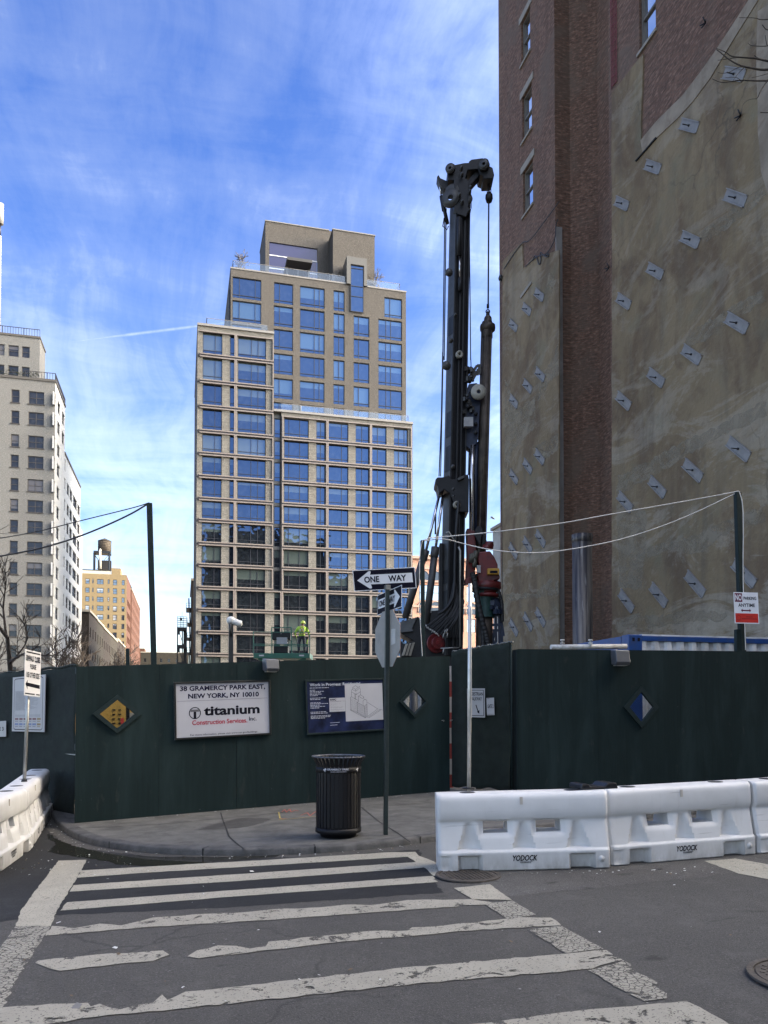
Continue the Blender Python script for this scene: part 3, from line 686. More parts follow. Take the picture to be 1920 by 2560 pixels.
for (x0, y0), (x1, y1) in zip(ring, ring[1:]):
    mb.face([B(cx+x0*rx*.86, cy+y0*ry*.86, .002), B(cx+x0*rx, cy+y0*ry, .002), B(cx+x1*rx, cy+y1*ry, .002), B(cx+x1*rx*.86, cy+y1*ry*.86, .002)])
mb.face([B(cx-.013, cy-.09, .003), B(cx+.013, cy-.09, .003), B(cx+.013, cy+.03, .003), B(cx-.013, cy+.03, .003)])
mb.face([B(cx-rx*.8, cy+.022, .0034), B(cx+rx*.8, cy+.022, .0034), B(cx+rx*.62, cy+.062, .0034), B(cx-rx*.62, cy+.062, .0034)], 1); mb.build('emblem', [M_INK, mat('grey_emblem', (.1, .1, .11), .4)], t)
ltr('titanium', .295, .395, .88, .555, M_INK, .034)
ltr('Construction Services.', .175, .24, .745, .325, M_RED, .022); ltr('Inc.', .765, .27, .845, .345, M_INK, .012)
ltr('For more information, please visit www.nyc.gov/buildings', .155, .045, .85, .085, M_INK, .006)
B38 = t
t, O, U, V, n = framed('project_board', 'navy Work in Progress board with a line drawing of a tower', 'sign',
    [(761.3, 1700), (962, 1696), (963, 1826), (766, 1838)], lambda x, y: HA(x, y, .012), .03, M_TRIM, mat('navy_poster', (.006, .010, .030), .45, 0, .6, 5, col2=(.010, .016, .05), spec=.25), .03)
B = bil(O+n*.016, U, V); M_WINK = mat('white_ink', (.5, .52, .58), .5)
def card(x0, y0, x1, y1, m, d=.002, nm='card'):
    return MB().obox(B(x0, y0, d-.002), U*(x1-x0), V*(y1-y0), n*.003).build(nm, m, t)
ltr('Work in Progress: Residential', .055, .865, .685, .935, M_WINK, .02)
mb = MB(); rr = random.Random(5)
for y, w_ in ((.85, .23), (.81, .04), (.785, .16), (.76, .13), (.735, .13), (.71, .095), (.665, .19), (.64, .1), (.58, .12), (.56, .22), (.535, .1), (.51, .17), (.485, .09), (.41, .19), (.385, .21), (.34, .23), (.318, .21), (.296, .17)):
    x = .055
    while x < .055+w_:
        l = rr.uniform(.012, .035); strip2(mb, B, [(x, y), (x+l, y+.0)], .0085, .002); x += l+.006
strip2(mb, B, [(.29, .2), (.41, .203)], .006, .002); strip2(mb, B, [(.29, .155), (.38, .158)], .006, .002)
mb.build('small_print', M_WINK, t)
M_CARD = mat('white_card', (.43, .43, .45), .5, 0, .06, 3)
card(.288, .40, .486, .655, M_CARD); card(.488, .21, .975, .905, M_CARD, .0026)
text('NYC', B(.30, .605, .003), U*.075, V*.035, M_INK, t, bold=.05)
mb = MB(); strip2(mb, B, [(.296, .588), (.478, .592)], .008, .003)
for k, y in enumerate((.555, .535, .52, .49, .475, .445, .43, .415)): strip2(mb, B, [(.30, y), (.30+(.12, .1, .06, .16, .15, .14, .17, .11)[k], y+.001)], .003, .003)
mb.build('notice_lines', M_INK, t)
def iso(x, y): return (.488+(x-815)/(1580-815)*.487, .905-(y-240)/(960-240)*.695)
mb = MB()
L_ = [[(970, 315), (1025, 275), (1085, 310), (1030, 350), (970, 315)], [(970, 315), (970, 350), (1025, 385), (1115, 325), (1115, 290), (1085, 310)], [(1030, 350), (1030, 385)], [(945, 360), (970, 345)], [(945, 360), (945, 395), (1040, 450), (1125, 395), (1125, 335)], [(1040, 450), (1040, 415)], [(945, 395), (940, 495)], [(1010, 430), (1010, 545)], [(1022, 430), (1022, 545)], [(1125, 395), (1125, 460), (1190, 500), (1190, 550)], [(920, 500), (945, 490), (1090, 575), (1050, 600)], [(920, 500), (920, 740), (1050, 800)], [(1050, 600), (1050, 800)], [(1080, 480), (1125, 460)], [(1080, 480), (1160, 530), (1190, 505)], [(1080, 480), (1080, 560)], [(1050, 600), (1195, 680), (1250, 640)], [(1170, 585), (1210, 545), (1250, 570), (1250, 860)], [(1170, 585), (1170, 665)], [(1195, 680), (1205, 900), (1250, 865)], [(1050, 800), (1205, 900)], [(910, 745), (1205, 912), (1470, 745), (1260, 610)], [(910, 730), (910, 750)], [(1245, 912), (1510, 755), (1575, 775)], [(1280, 915), (1530, 770)]]
for q in L_: strip2(mb, B, [iso(*p) for p in q], .0042, .004)
for k in range(11): strip2(mb, B, [iso(922, 515+k*21), iso(1048, 585+k*20)], .002, .0038); strip2(mb, B, [iso(1052, 615+k*18), iso(1198, 700+k*18), iso(1250, 660+k*19)], .0026, .0038)
mb.build('line_drawing', M_INK, t)
# notice board on the left fence
t, O, U, V, n = framed('notice_board', 'white notice board with small print and colour boxes on the left fence', 'sign',
    [(34.5, 1694), (116, 1690.5), (113, 1830), (32, 1828)], lambda x, y: FP(x, y, .06), 0, None, mat('pale_notice', (.42, .40, .40), .5, 0, .05, 3))
B = bil(O+n*.016, U, V); mb = MB()
bx = [(.06, .06), (.06, .94), (.1, .965), (.9, .965), (.94, .94), (.94, .06), (.9, .035), (.1, .035), (.06, .06)]; strip2(mb, B, bx, .012, .002); mb.build('border', M_INK, t)
mb = MB()
for k in range(34): strip2(mb, B, [(.1, .735-k*.0105), (.1+rr.uniform(.28, .33), .735-k*.0105)], .0032, .002)
for k in range(16): strip2(mb, B, [(.47+rr.uniform(0, .05), .62-k*.014), (rr.uniform(.6, .88), .62-k*.014)], .003, .002)
for y in (.3, .287, .27): strip2(mb, B, [(.1, y), (.88, y+.002)], .0035, .002)
mb.build('small_print', mat('grey_ink', (.16, .16, .19), .6), t)
mb = MB()
for i in range(6):
    for j in range(2):
        x, y = .1+i*.137, .21-j*.095; mi = 2 if i == 5 else (0 if j == 0 else 1)
        mb.face([B(x, y, .002), B(x+.11, y, .002), B(x+.11, y+.035, .002), B(x, y+.035, .002)], mi)
        mb.face([B(x+.005, y-.03, .002), B(x+.1, y-.03, .002), B(x+.1, y-.018, .002), B(x+.005, y-.018, .002)], 2 if i == 5 else 3)
mb.build('colour_boxes', [mat('dull_red_ink', (.16, .05, .06), .5), mat('dull_blue_ink', (.13, .17, .33), .5), mat('tan_ink', (.25, .16, .06), .5), MATS['grey_ink']], t)
def plate(name, label, px, plane, th=.004, m=None, cat='sign', standoff=0.0):
    TL, TR, BR, BL = [plane(*q) for q in px]; O, U, V = quadUV(TL, TR, BR, BL); n = U.cross(V).normalized()
    t = thing(name, label, cat, O); o = MB().obox(O, U, V, n*th).build('plate', m or M_WHITE, t); return t, O+n*th, U, V, n
M_ALU = mat('aluminium_back', (.27, .26, .235), .75, 0, .12, 6)
# gate number plates
t, O, U, V, n = plate('gate_sign', 'small white GATE 3 plate cut off by the left edge of the photo', [(-24, 1804), (16.3, 1805), (15.5, 1841.5), (-24, 1842)], lambda x, y: FP(x, y, .06), m=mat('dull_white_plate', (.40, .39, .38), .5, 0, .08, 5))
B = bil(O, U, V); ltr('GATE 3', .08, .38, .86, .62, M_INK, .02)
t, O, U, V, n = plate('gate_sign', 'small white GATE 2 plate on the fabric gate right of the pedestrian sign', [(1216.3, 1745), (1235.6, 1744), (1236.5, 1787.5), (1217.8, 1788)], lambda x, y: GP(x, y, .075), m=MATS['dull_white_plate'])
B = bil(O, U, V); ltr('GATE 2', .12, .4, .9, .62, M_INK, .02)
mb = MB(); strip2(mb, B, [(.05, .95), (.4, .955)], .006, .001); strip2(mb, B, [(.05, .05), (.9, .05)], .006, .001); mb.build('border', M_INK, t)
t, O, U, V, n = plate('pedestrian_sign', 'white Pedestrian Walkway sign on the fabric gate half behind the steel pole', [(1168, 1721), (1210.6, 1718), (1212.8, 1794), (1168.5, 1792.5)], lambda x, y: GP(x, y, .07), m=MATS['dull_white_plate'])
B = bil(O, U, V); ltr('PEDESTRIAN', .1, .75, .9, .87, M_INK, .02); ltr('WALKWAY', .16, .58, .84, .70, M_INK, .02)
mb = MB(); strip2(mb, B, [(.05, .06), (.05, .94), (.93, .94), (.93, .06), (.05, .06)], .01, .001); mb.build('border', M_INK, t); mb = MB(); strip2(mb, B, [(.5, .43), (.62, .2)], .02, .001)
mb.face([B(.69, .12, .001), B(.69, .26, .001), B(.6, .2, .001), B(.54, .2, .001)]); mb.build('arrow', M_INK, t)
# ================================================================== water filled barriers
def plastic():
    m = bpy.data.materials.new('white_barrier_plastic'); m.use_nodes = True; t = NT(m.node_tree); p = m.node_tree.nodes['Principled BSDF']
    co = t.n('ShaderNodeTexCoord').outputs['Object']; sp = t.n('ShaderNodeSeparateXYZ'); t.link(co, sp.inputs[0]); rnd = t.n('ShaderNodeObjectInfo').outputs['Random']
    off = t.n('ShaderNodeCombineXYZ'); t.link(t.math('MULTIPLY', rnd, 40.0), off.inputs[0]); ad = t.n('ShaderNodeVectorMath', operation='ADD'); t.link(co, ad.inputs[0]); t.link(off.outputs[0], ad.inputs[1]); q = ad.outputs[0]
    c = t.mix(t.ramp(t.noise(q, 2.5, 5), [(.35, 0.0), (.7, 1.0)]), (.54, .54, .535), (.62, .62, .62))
    foot = t.math('SUBTRACT', 1.0, t.math('DIVIDE', sp.outputs[2], .24), True)                       # shading of the lower body put into the colour, mottled like splash
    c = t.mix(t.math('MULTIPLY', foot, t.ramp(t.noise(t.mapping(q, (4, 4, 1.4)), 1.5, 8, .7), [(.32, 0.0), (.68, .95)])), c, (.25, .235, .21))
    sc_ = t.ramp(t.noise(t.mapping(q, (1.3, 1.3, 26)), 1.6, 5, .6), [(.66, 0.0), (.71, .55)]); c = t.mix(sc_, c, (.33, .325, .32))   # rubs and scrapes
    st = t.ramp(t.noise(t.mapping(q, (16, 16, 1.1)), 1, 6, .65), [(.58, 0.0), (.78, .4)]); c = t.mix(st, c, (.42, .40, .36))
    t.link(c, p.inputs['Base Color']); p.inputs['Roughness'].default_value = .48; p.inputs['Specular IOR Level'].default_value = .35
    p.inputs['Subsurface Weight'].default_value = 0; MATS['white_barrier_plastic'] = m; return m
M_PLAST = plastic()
BL_, BH = 1.683, .748
HV = [0, .012, .03, .07, .11, .14, .155, .168, .18, .192, .2, .208, .215, .225, .245, .28, .32, .35, .372, .383, .42, .45, .48, .497, .508, .516, .53, .55, .58, .63, .68, .72, .75, .775, .79, .8]
def prof_y(h):
    P = [(0, .215), (.012, .228), (.19, .232), (.2, .226), (.208, .212), (.215, .204), (.5, .148), (.515, .152), (.53, .166), (.58, .181), (.68, .183), (.75, .176), (.775, .163), (.79, .146), (.8, .122)]
    for (a, ya), (b, yb) in zip(P, P[1:]):
        if a <= h <= b: return ya+(yb-ya)*(h-a)/(b-a)
    return P[-1][1]
def sst(a, b, x): x = max(0, min(1, (x-a)/(b-a))); return x*x*(3-2*x)
def barrier_mesh():
    S = sorted({round(-.9+i*.02, 4) for i in range(91)} | {-.885, .885, -.895, .895}); ns, nh = len(S), len(HV)
    def off(s, h):
        y = prof_y(h)
        for c in (-.57, 0.0, .57):
            if .215 < h < .505:
                k = (h-.215)/.29; wv = .092*(1-k)+.028; d = 1-((s-c)/wv)**2
                if d > 0: y -= min(.085*(1-k)+.02, .085)*d**.6*sst(0, .10, 1-k)
        if h < .172:
            for a, b in ((-.70, -.45), (.47, .74)):
                e = sst(a, a+.03, s)*(1-sst(b-.03, b, s)); y -= .085*e*(1-sst(.14, .172, h))
        if .02 < h < .17 and s < -.76: y -= .012*sst(.02, .03, h)*(1-sst(.155, .165, h))*(1-sst(-.79, -.77, s))
        for c in (-.29, .27):                # bevelled mouth of the fork openings
            e = sst(c-.19, c-.135, s)*(1-sst(c+.135, c+.19, s)); y -= .026*e*sst(.34, .383, h)*(1-sst(.505, .55, h))*(1 if h < .53 else 0)
        e = abs(s); y *= 1-.16*sst(.872, .9, e); return y
    hole = lambda s, h: any(c-.131 < s < c+.131 for c in (-.29, .27)) and .38 < h < .51
    mb = MB(); V = [Vector((s, sg*off(s, h), h)) for sg in (-1, 1) for h in HV for s in S]; N = ns*nh
    def id_(sd, j, i): return sd*N+j*ns+i
    F_ = []
    hl = [[hole((S[i]+S[i+1])/2, (HV[j]+HV[j+1])/2) for i in range(ns-1)] for j in range(nh-1)]
    for j in range(nh-1):
        for i in range(ns-1):
            if hl[j][i]:
                for (dj, di), (p, q) in {(-1, 0): ((j, i), (j, i+1)), (1, 0): ((j+1, i+1), (j+1, i)), (0, -1): ((j+1, i), (j, i)), (0, 1): ((j, i+1), (j+1, i+1))}.items():
                    if not hl[j+dj][i+di]: F_.append((id_(0, *p), id_(0, *q), id_(1, *q), id_(1, *p)))
                continue
            F_.append((id_(0, j, i), id_(0, j, i+1), id_(0, j+1, i+1), id_(0, j+1, i))); F_.append((id_(1, j, i+1), id_(1, j, i), id_(1, j+1, i), id_(1, j+1, i+1)))
    for i in range(ns-1):
        F_.append((id_(0, nh-1, i), id_(0, nh-1, i+1), id_(1, nh-1, i+1), id_(1, nh-1, i))); F_.append((id_(0, 0, i+1), id_(0, 0, i), id_(1, 0, i), id_(1, 0, i+1)))
    for j in range(nh-1):
        F_.append((id_(0, j+1, 0), id_(1, j+1, 0), id_(1, j, 0), id_(0, j, 0))); F_.append((id_(0, j, ns-1), id_(1, j, ns-1), id_(1, j+1, ns-1), id_(0, j+1, ns-1)))
    mb.idx(V, F_, 0, True); return mb
M_TAPE = mat('tan_tape', (.45, .41, .36), .5, 0, .1, 9)
def make_barrier(label, both=True):
    t = thing('water_barrier', label, 'traffic barrier', (0, 0, 0), 'white plastic water barriers along the kerbs')
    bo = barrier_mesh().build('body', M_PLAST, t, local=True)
    for p in bo.data.polygons: p.use_smooth = True
    try: bo.data.set_sharp_from_angle(angle=R(38))
    except Exception: pass
    for c in (-.56, .56): MB().lathe([(0, .803), (.082, .803), (.085, .8), (.085, .79)], (c, 0, 0), 20).build('fill_hole', M_BLACKM, t, local=True)
    for sg in (-1,):
        y = sg*.233; e = Vector((-sg, 0, 0))
        text('YODOCK', Vector((-.13*-sg, y, .10)), e*.26, Vector((0, 0, .06)), M_INK, t, bold=.03, shear=.25)
        mb = MB(); rr = random.Random(2)
        for k, z in enumerate((.088, .078)):
            x = -.05
            while x < .07-k*.02: mb.obox(Vector((x, y-.002, z)), (.012, 0, 0), (0, .003, 0), (0, 0, .005)); x += .016
        mb.build('small_print', M_INK, t, local=True)
        MB().obox((-.03, -.1875, .68), (.03, 0, 0), (0, .008, 0), (0, 0, .08)).build('reflector_tab', M_TAPE, t, local=True)
        mb = MB(); mb.lathe([(.0, .01), (.016, .012), (.018, .004), (.034, .004), (.038, -.004)], (.80, -.229, .10), 20, axis=(0, -1, 0)); mb.build('drain_plug', M_PLAST, t, local=True)
    return t
def gpt(px, py): p = onG(px, py, 0); return p
def put_barrier(t, pl, pr, at_=.5, label=None):
    """front lower edge runs from pl to pr"""
    pl, pr = Vector(pl), Vector(pr); d = pr-pl; d.z = 0; a = math.atan2(d.y, d.x); u = Vector((math.cos(a), math.sin(a), 0)); nb = Vector((-u.y, u.x, 0))
    c = pl+u*(BL_*.5)+nb*.215; t.location = (c.x, c.y, gz(c.x)+.001)
    t.rotation_euler = (0, -math.atan(SLOPE*u.x), a); t.scale = (.935, .935, .935)
    if label: t['label'] = label
    return c, u, nb
b1 = make_barrier('nearest white plastic barrier, carrying the galvanised sign pole, beside the manhole')
L1, R1 = gpt(1098, 2182), gpt(1532, 2171)
c1_, u1, n1_ = put_barrier(b1, L1, R1)
print('barrier1', L1, R1, (R1-L1).length)
L2, R2 = gpt(1533, 2166), gpt(1888, 2136)
print('barrier2', (R2-L2).length)
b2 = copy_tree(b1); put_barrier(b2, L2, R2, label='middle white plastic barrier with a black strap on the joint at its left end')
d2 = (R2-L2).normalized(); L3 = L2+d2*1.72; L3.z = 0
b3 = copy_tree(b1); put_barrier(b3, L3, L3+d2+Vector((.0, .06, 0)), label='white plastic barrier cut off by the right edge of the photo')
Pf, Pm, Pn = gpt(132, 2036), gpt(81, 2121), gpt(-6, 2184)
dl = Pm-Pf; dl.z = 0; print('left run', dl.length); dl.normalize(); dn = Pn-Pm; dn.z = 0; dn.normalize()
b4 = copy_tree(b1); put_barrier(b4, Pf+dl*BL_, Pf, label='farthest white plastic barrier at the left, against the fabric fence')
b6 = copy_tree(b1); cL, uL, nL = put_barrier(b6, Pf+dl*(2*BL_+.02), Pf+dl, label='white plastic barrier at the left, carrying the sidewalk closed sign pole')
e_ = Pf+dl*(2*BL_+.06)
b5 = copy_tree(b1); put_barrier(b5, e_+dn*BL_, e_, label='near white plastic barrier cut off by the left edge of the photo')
# strap saddle lying over the joint between the two right barriers
sp_ = onG(1530, 2168, 0)+Vector((0, .28, 0)); zt = zat(sp_, 1981)
t = thing('rubber_saddle', 'black rubber saddle lying on top of the joint between two white barriers', 'rubber saddle', (sp_.x-.05, sp_.y, gz(sp_.x)+.752))
c = OFF[t.name]; mb = MB()
prof = [(-.2, .0), (-.19, .05), (-.12, .055), (-.09, .025), (.06, .025), (.1, .058), (.2, .06), (.22, 0)]
mb.prism([c+Vector((x, -.13, z)) for x, z in prof], (0, .26, 0)); bevel(mb.build('saddle', M_BLACKM, t), .012)

# ------------------------------------------------------------------ litter basket
tb = onG(*T(731, 1806), SWH); tb.z = gz(tb.x)+SWH
print('basket', tb)
bh = (zat(tb, 1632*K)-tb.z); br_ = pxm(tb, 56)/1.0
t = thing('litter_basket', 'black slatted litter basket with a flared top on the sidewalk', 'trash can', tb)
rb = pxm(tb, 55.5); s_ = bh
M_BASK = mat('glossy_black_steel', (.005, .005, .007), .5, .0, .2, 12, spec=.25)
mb = MB(); NS = 34
for k in range(NS):
    a = 2*math.pi*k/NS; e = Vector((math.cos(a), math.sin(a), 0)); g = Vector((-math.sin(a), math.cos(a), 0)); wv = rb*.068
    prev = None
    for r_, z in ((.97, .10), (1.0, .14), (1.0, .76), (.985, .84), (1.0, .88), (1.06, .93), (1.14, .965), (1.175, .985)):
        p = tb+e*(rb*r_)+Vector((0, 0, s_*z)); cur = [p-g*wv, p+g*wv, p+g*wv-e*.008, p-g*wv-e*.008]
        if prev: mb.idx(prev+cur, [(0, 1, 5, 4), (1, 2, 6, 5), (2, 3, 7, 6), (3, 0, 4, 7)])
        prev = cur
mb.build('slats', M_BASK, t)
MB().lathe([(rb*1.17, s_*.98), (rb*1.2, s_*.985), (rb*1.21, s_*.993), (rb*1.19, s_), (rb*1.165, s_*.993), (rb*1.17, s_*.98)], tb, 40).build('rim', mat('worn_steel_rim', (.10, .105, .12), .35, .6, .3, 30), t)
bd = MB().lathe([(rb*1.005, s_*.80), (rb*1.02, s_*.80), (rb*1.02, s_*.865), (rb*1.005, s_*.865)], tb, 40).build('band', M_BASK, t)
MB().lathe([(rb*.75, 0), (rb*.8, .005), (rb*.82, s_*.05), (rb*.98, s_*.055), (rb*1.03, s_*.065), (rb*1.03, s_*.115), (rb*.96, s_*.12), (.0, s_*.12)], tb, 40).build('base', M_BASK, t)
MB().lathe([(rb*.9, s_*.12), (rb*.92, s_*.84), (rb*.9, s_*.84), (rb*.88, s_*.13), (0, s_*.13)], tb, 32).build('liner', mat('dark_liner', (.014, .014, .016), .7), t)
# lettering bent round the band
fwd = (Vector((CAM.x, CAM.y, 0))-Vector((tb.x, tb.y, 0))).normalized(); a0 = math.atan2(fwd.y, fwd.x)
def curved(body, a_c, wd_, z0, z1, bold, m, name='lettering'):
    o = text(body, tb, Vector((wd_, 0, 0)), Vector((0, z1-z0, 0)), m, t, name, bold)
    for v in o.data.vertices:
        x, y = v.co.x, v.co.y; a = a_c+(x-wd_/2)/(rb*1.024); v.co = Vector((math.cos(a), math.sin(a), 0))*rb*1.0255+Vector((0, 0, z0+y))
M_BAND = mat('pale_band_ink', (.42, .42, .46), .5)
curved('GRAMERCY PARK', a0-.02, rb*1.0, s_*.834, s_*.858, .03, M_BAND); curved('BLOCK ASSOCIATION', a0-.0, rb*.7, s_*.812, s_*.823, .02, M_BAND)
def leaf(a_c):
    mb = MB()
    for dx, dz, r_ in ((-.012, .0, .011), (.008, .006, .013), (.0, -.012, .009), (.002, -.024, .004)):
        a = a_c+dx/rb; e = Vector((math.cos(a), math.sin(a), 0)); g = Vector((-e.y, e.x, 0)); p = tb+e*rb*1.026+Vector((0, 0, s_*.84+dz))
        mb.face([p+g*math.cos(q*.785)*r_+Vector((0, 0, math.sin(q*.785)*r_)) for q in range(8)])
    mb.build('leaf_emblem', M_BAND, t)
leaf(a0-.62); leaf(a0+.95)

# ------------------------------------------------------------------ street sign pole
M_POLE = mat('green_painted_pole', (.016, .026, .026), .45, .2, .2, 20)
pb = onG(*T(833, 1803), SWH); pb.z = gz(pb.x)+SWH; ptop = onP(968.5, 1468, pb, (-math.sin(YAW), -math.cos(YAW), 0))
print('pole', pb, ptop)
t = thing('sign_pole', 'dark green street sign pole standing beside the black litter basket', 'sign pole', pb)
bevel(MB().beam(pb, ptop, .05, .05, up=(0, 1, 0)).build('pole', M_POLE, t), .006)
MB().cbox(ptop+Vector((0, 0, -.03)), .062, .062, .055, .1).build('cap', M_STEEL, t)
fwdv = Vector((math.sin(YAW), math.cos(YAW), 0)); dp = (pb-CAM).dot(fwdv)
def DD(off): return lambda x, y: onP(x, y, CAM+fwdv*(dp+off), fwdv)
M_SIGNB = mat('black_sign_face', (.006, .006, .014), .75, 0, .1, 3, spec=.1)
def one_way(name, label, px, plane, right, th=.004, flip=False):
    t, O, U, V, n = plate(name, label, px, plane, th, M_WHITE)
    B = bil(O, U, V)
    def poly(pts, m, d, nm):
        mb = MB(); mb.face([B(x, y, d) for x, y in pts]); mb.build(nm, m, t)
    poly([(.012, .035), (.988, .035), (.988, .965), (.012, .965)], M_SIGNB, .0012, 'black_field')
    ar = [(.06, .5), (.25, .9), (.275, .92), (.29, .88), (.275, .74), (.95, .74), (.95, .29), (.275, .29), (.29, .13), (.275, .09), (.25, .1)]
    if right: ar = [(1-x, y) for x, y in ar][::-1]
    poly(ar, M_WHITE, .0024, 'arrow')
    if not right: text('ONE', B(.175, .37, .003), U*.24, V*.295, M_SIGNB, t, bold=.03); text('WAY', B(.56, .37, .003), U*.29, V*.295, M_SIGNB, t, bold=.03)
    else: text('ONE', B(.09, .37, .003), U*.24, V*.295, M_SIGNB, t, bold=.03); text('WAY', B(.45, .37, .003), U*.31, V*.295, M_SIGNB, t, bold=.03)
    return t
one_way('one_way_sign', 'upper one way sign, arrow pointing left, seen face on at the pole top', [(881, 1425.8), (1036.3, 1419), (1041.7, 1470.5), (885.8, 1478.6)], DD(.045), False)
e2 = Vector((math.sin(R(2)), math.cos(R(2)), 0)); n2 = Vector((-e2.y, e2.x, 0))
one_way('one_way_sign', 'lower one way sign turned away, arrow pointing right, behind the green pole', [(944.7, 1488), (1004.4, 1462.4), (1004.4, 1517.3), (944, 1539)], (lambda x, y: onP(x, y, ptop+fwdv*.06+Vector((.03, 0, 0)), (math.cos(R(-6)), -math.sin(R(-6)), 0))), True)
t = thing('stop_sign', 'back of a grey stop sign seen at an angle on the green pole', 'stop sign', pb+Vector((0, 0, 1.4)))
pc = onP(968, 1597, pb+fwdv*.05, fwdv); rad = (zat(pc, 1530)-zat(pc, 1671))/2
az = R(-13); ev = Vector((math.sin(az), math.cos(az), 0)); nv = Vector((-ev.y, ev.x, 0))       # octagon plane
wpx = 53; 
pc = pc+ev*.0
O8 = [pc+(ev*math.cos(math.pi/8+k*math.pi/4)*.95+Vector((0, 0, 1))*math.sin(math.pi/8+k*math.pi/4))*rad/math.cos(math.pi/8) for k in range(8)]
MB().prism([p-nv*.001 for p in O8], -nv*.004).build('plate', M_ALU, t)
MB().prism([p-nv*.0055 for p in O8], -nv*.001).build('red_face', mat('stop_red', (.4, .03, .03), .4), t)
so = [pc+ev*x+Vector((0, 0, z)) for x, z in ((-rad*.62, -rad*.2), (-rad*.3, -rad*.25), (-rad*.3, rad*.32), (-rad*.62, rad*.3))]
MB().prism([p+nv*.001 for p in so], nv*.001).build('sticker', mat('pale_sticker', (.42, .41, .39), .5), t)

# galvanised pole in the first barrier with a sign seen from its edge
gb = onG(1176, 2158, 0); gb = Vector((gb.x, gb.y, gz(gb.x))); gb += n1_*.12
gtop = onP(1175.5, 1459, gb, fwdv)
t = thing('steel_pole', 'tall galvanised steel pole rising from the nearest white barrier', 'sign pole', (gb.x, gb.y, gb.z+.75))
MB().tube([gb+Vector((0, 0, .70)), gtop], pxm(gb, 5.0), 14).build('pole', mat('bright_galvanised', (.62, .60, .55), .42, .55, .15, 14), t)
MB().lathe([(.03, .0), (.07, .0), (.075, .012), (.03, .016)], gb+Vector((0, 0, .752)), 18).build('collar', M_BLACKM, t)
dcam = (gb-CAM); dcam.z = 0; dcam.normalize(); sd_ = Vector((dcam.y, -dcam.x, 0)); ee = (dcam+sd_*.010).normalized()
z0, z1 = zat(gb, 1795), zat(gb, 1516); o_ = gb+sd_*pxm(gb, 6.2); o_.z = z0
ts = thing('edge_on_sign', 'thin parking sign seen edge on, fixed to the galvanised pole', 'sign', o_)
MB().obox(o_-ee*.05, ee*.3, sd_*.006, (0, 0, z1-z0)).build('plate', mat('sign_edge_pale', (.5, .45, .40), .5), ts)

# sidewalk closed sign on the left barrier
lb = Vector((cL.x, cL.y, 0))+uL*.1; lb = onP(60.5, 1962, lb, fwdv); lt = onP(72.5, 1690, lb, fwdv)
t = thing('steel_pole', 'leaning galvanised pole standing in the far left white barrier', 'sign pole', lb)
MB().tube([lb-(lt-lb).normalized()*.1, lt+(lt-lb).normalized()*.15], pxm(lb, 4.3), 12).build('pole', M_STEEL, t)
MB().lathe([(.03, .0), (.06, .0), (.05, .03), (.032, .09)], lb-Vector((0, 0, .02)), 14).build('boot', M_BLACKM, t)
ang = R(22); nS = Vector((math.cos(ang), -math.sin(ang), 0)); sp0 = lt+nS*.045-Vector((0, 0, 0))
t, O, U, V, n = plate('sidewalk_closed_sign', 'white Sidewalk Closed sign with a black arrow above the left barriers', [(62.3, 1622.8), (103.3, 1637), (99.3, 1743), (59.4, 1738)], lambda x, y: onP(x, y, sp0, nS), .005)
B = bil(O, U, V)
ltr('SIDEWALK CLOSED', .06, .755, .96, .885, M_INK, .03); ltr('PLEASE', .32, .59, .70, .70, M_INK, .03); ltr('USE OTHER SIDE', .10, .40, .92, .52, M_INK, .03)
mb = MB(); strip2(mb, B, [(.08, .95), (.94, .95)], .018, .001); strip2(mb, B, [(.05, .045), (.65, .045)], .016, .001); strip2(mb, B, [(.74, .045), (.97, .045)], .016, .001); mb.build('border', M_INK, t); mb = MB()
mb.face([B(*p, .001) for p in ((.06, .25), (.2, .35), (.18, .285), (.96, .265), (.96, .18), (.18, .205), (.2, .13))]); mb.build('arrow', M_INK, t)

# ------------------------------------------------------------------ posts with cables
def post(label, p0, p1, w0, grp=None, m=None, cat='post', name='timber_post'):
    t = thing(name, label, cat, p0, grp); bevel(MB().beam(p0, p1, w0, w0*.8, up=(0, 1, 0)).build('post', m or M_TRIM, t), .008); return t
def dpt(px, py, d): return onP(px, py, CAM+fwdv*d, fwdv)
dR = (RC(1860, 1700)-CAM).dot(fwdv)+.55
pr0, pr1 = dpt(1866, 1990, dR), dpt(1843.5, 1231, dR); pr0.z = max(pr0.z, gz(pr0.x))
tpr = post('tall dark green post behind the right hoarding holding up two white cables', pr0, pr1, pxm(pr1, 15.5))
q0, q1 = dpt(1849, 1990, dR-.02), dpt(1846.5, 1574, dR-.02); MB().beam(q0-Vector((.02, 0, 0)), q1-Vector((.02, 0, 0)), pxm(pr1, 14), .08, up=(0, 1, 0)).build('splice', M_TRIM, tpr)
dL_ = (HA(380, 1700)-CAM).dot(fwdv)+.5
pl0, pl1 = dpt(394, 1990, dL_), dpt(373.5, 1258, dL_)
post('tall leaning dark post behind the left hoarding with two cables', pl0, pl1, pxm(pl1, 14))
dM = (HA(1058, 1700)-CAM).dot(fwdv)+1.0
pm0, pm1 = dpt(1060, 1990, dM), dpt(1056, 1351, dM)
post('slim dark post in front of the drill rig cylinders', pm0, pm1, pxm(pm1, 9.5))
ps0, ps1 = dpt(320, 1900, dL_), dpt(319, 1621, dL_)
post('short dark post stub just above the hoarding in front of the yellow building', ps0, ps1, pxm(ps1, 8.5))
M_ROPE = mat('white_rope', (.55, .53, .50), .8); M_CABLE = mat('dark_cable', (.03, .03, .032), .6)
def cable(label, pts, ds, r, m, name='cable'):
    P = [dpt(x, y, d) for (x, y), d in zip(pts, ds)]; Q = smooth_line(P, 3); t = MB().tube(Q, r, 6).build(name, m); return tag(t, label, 'cable')
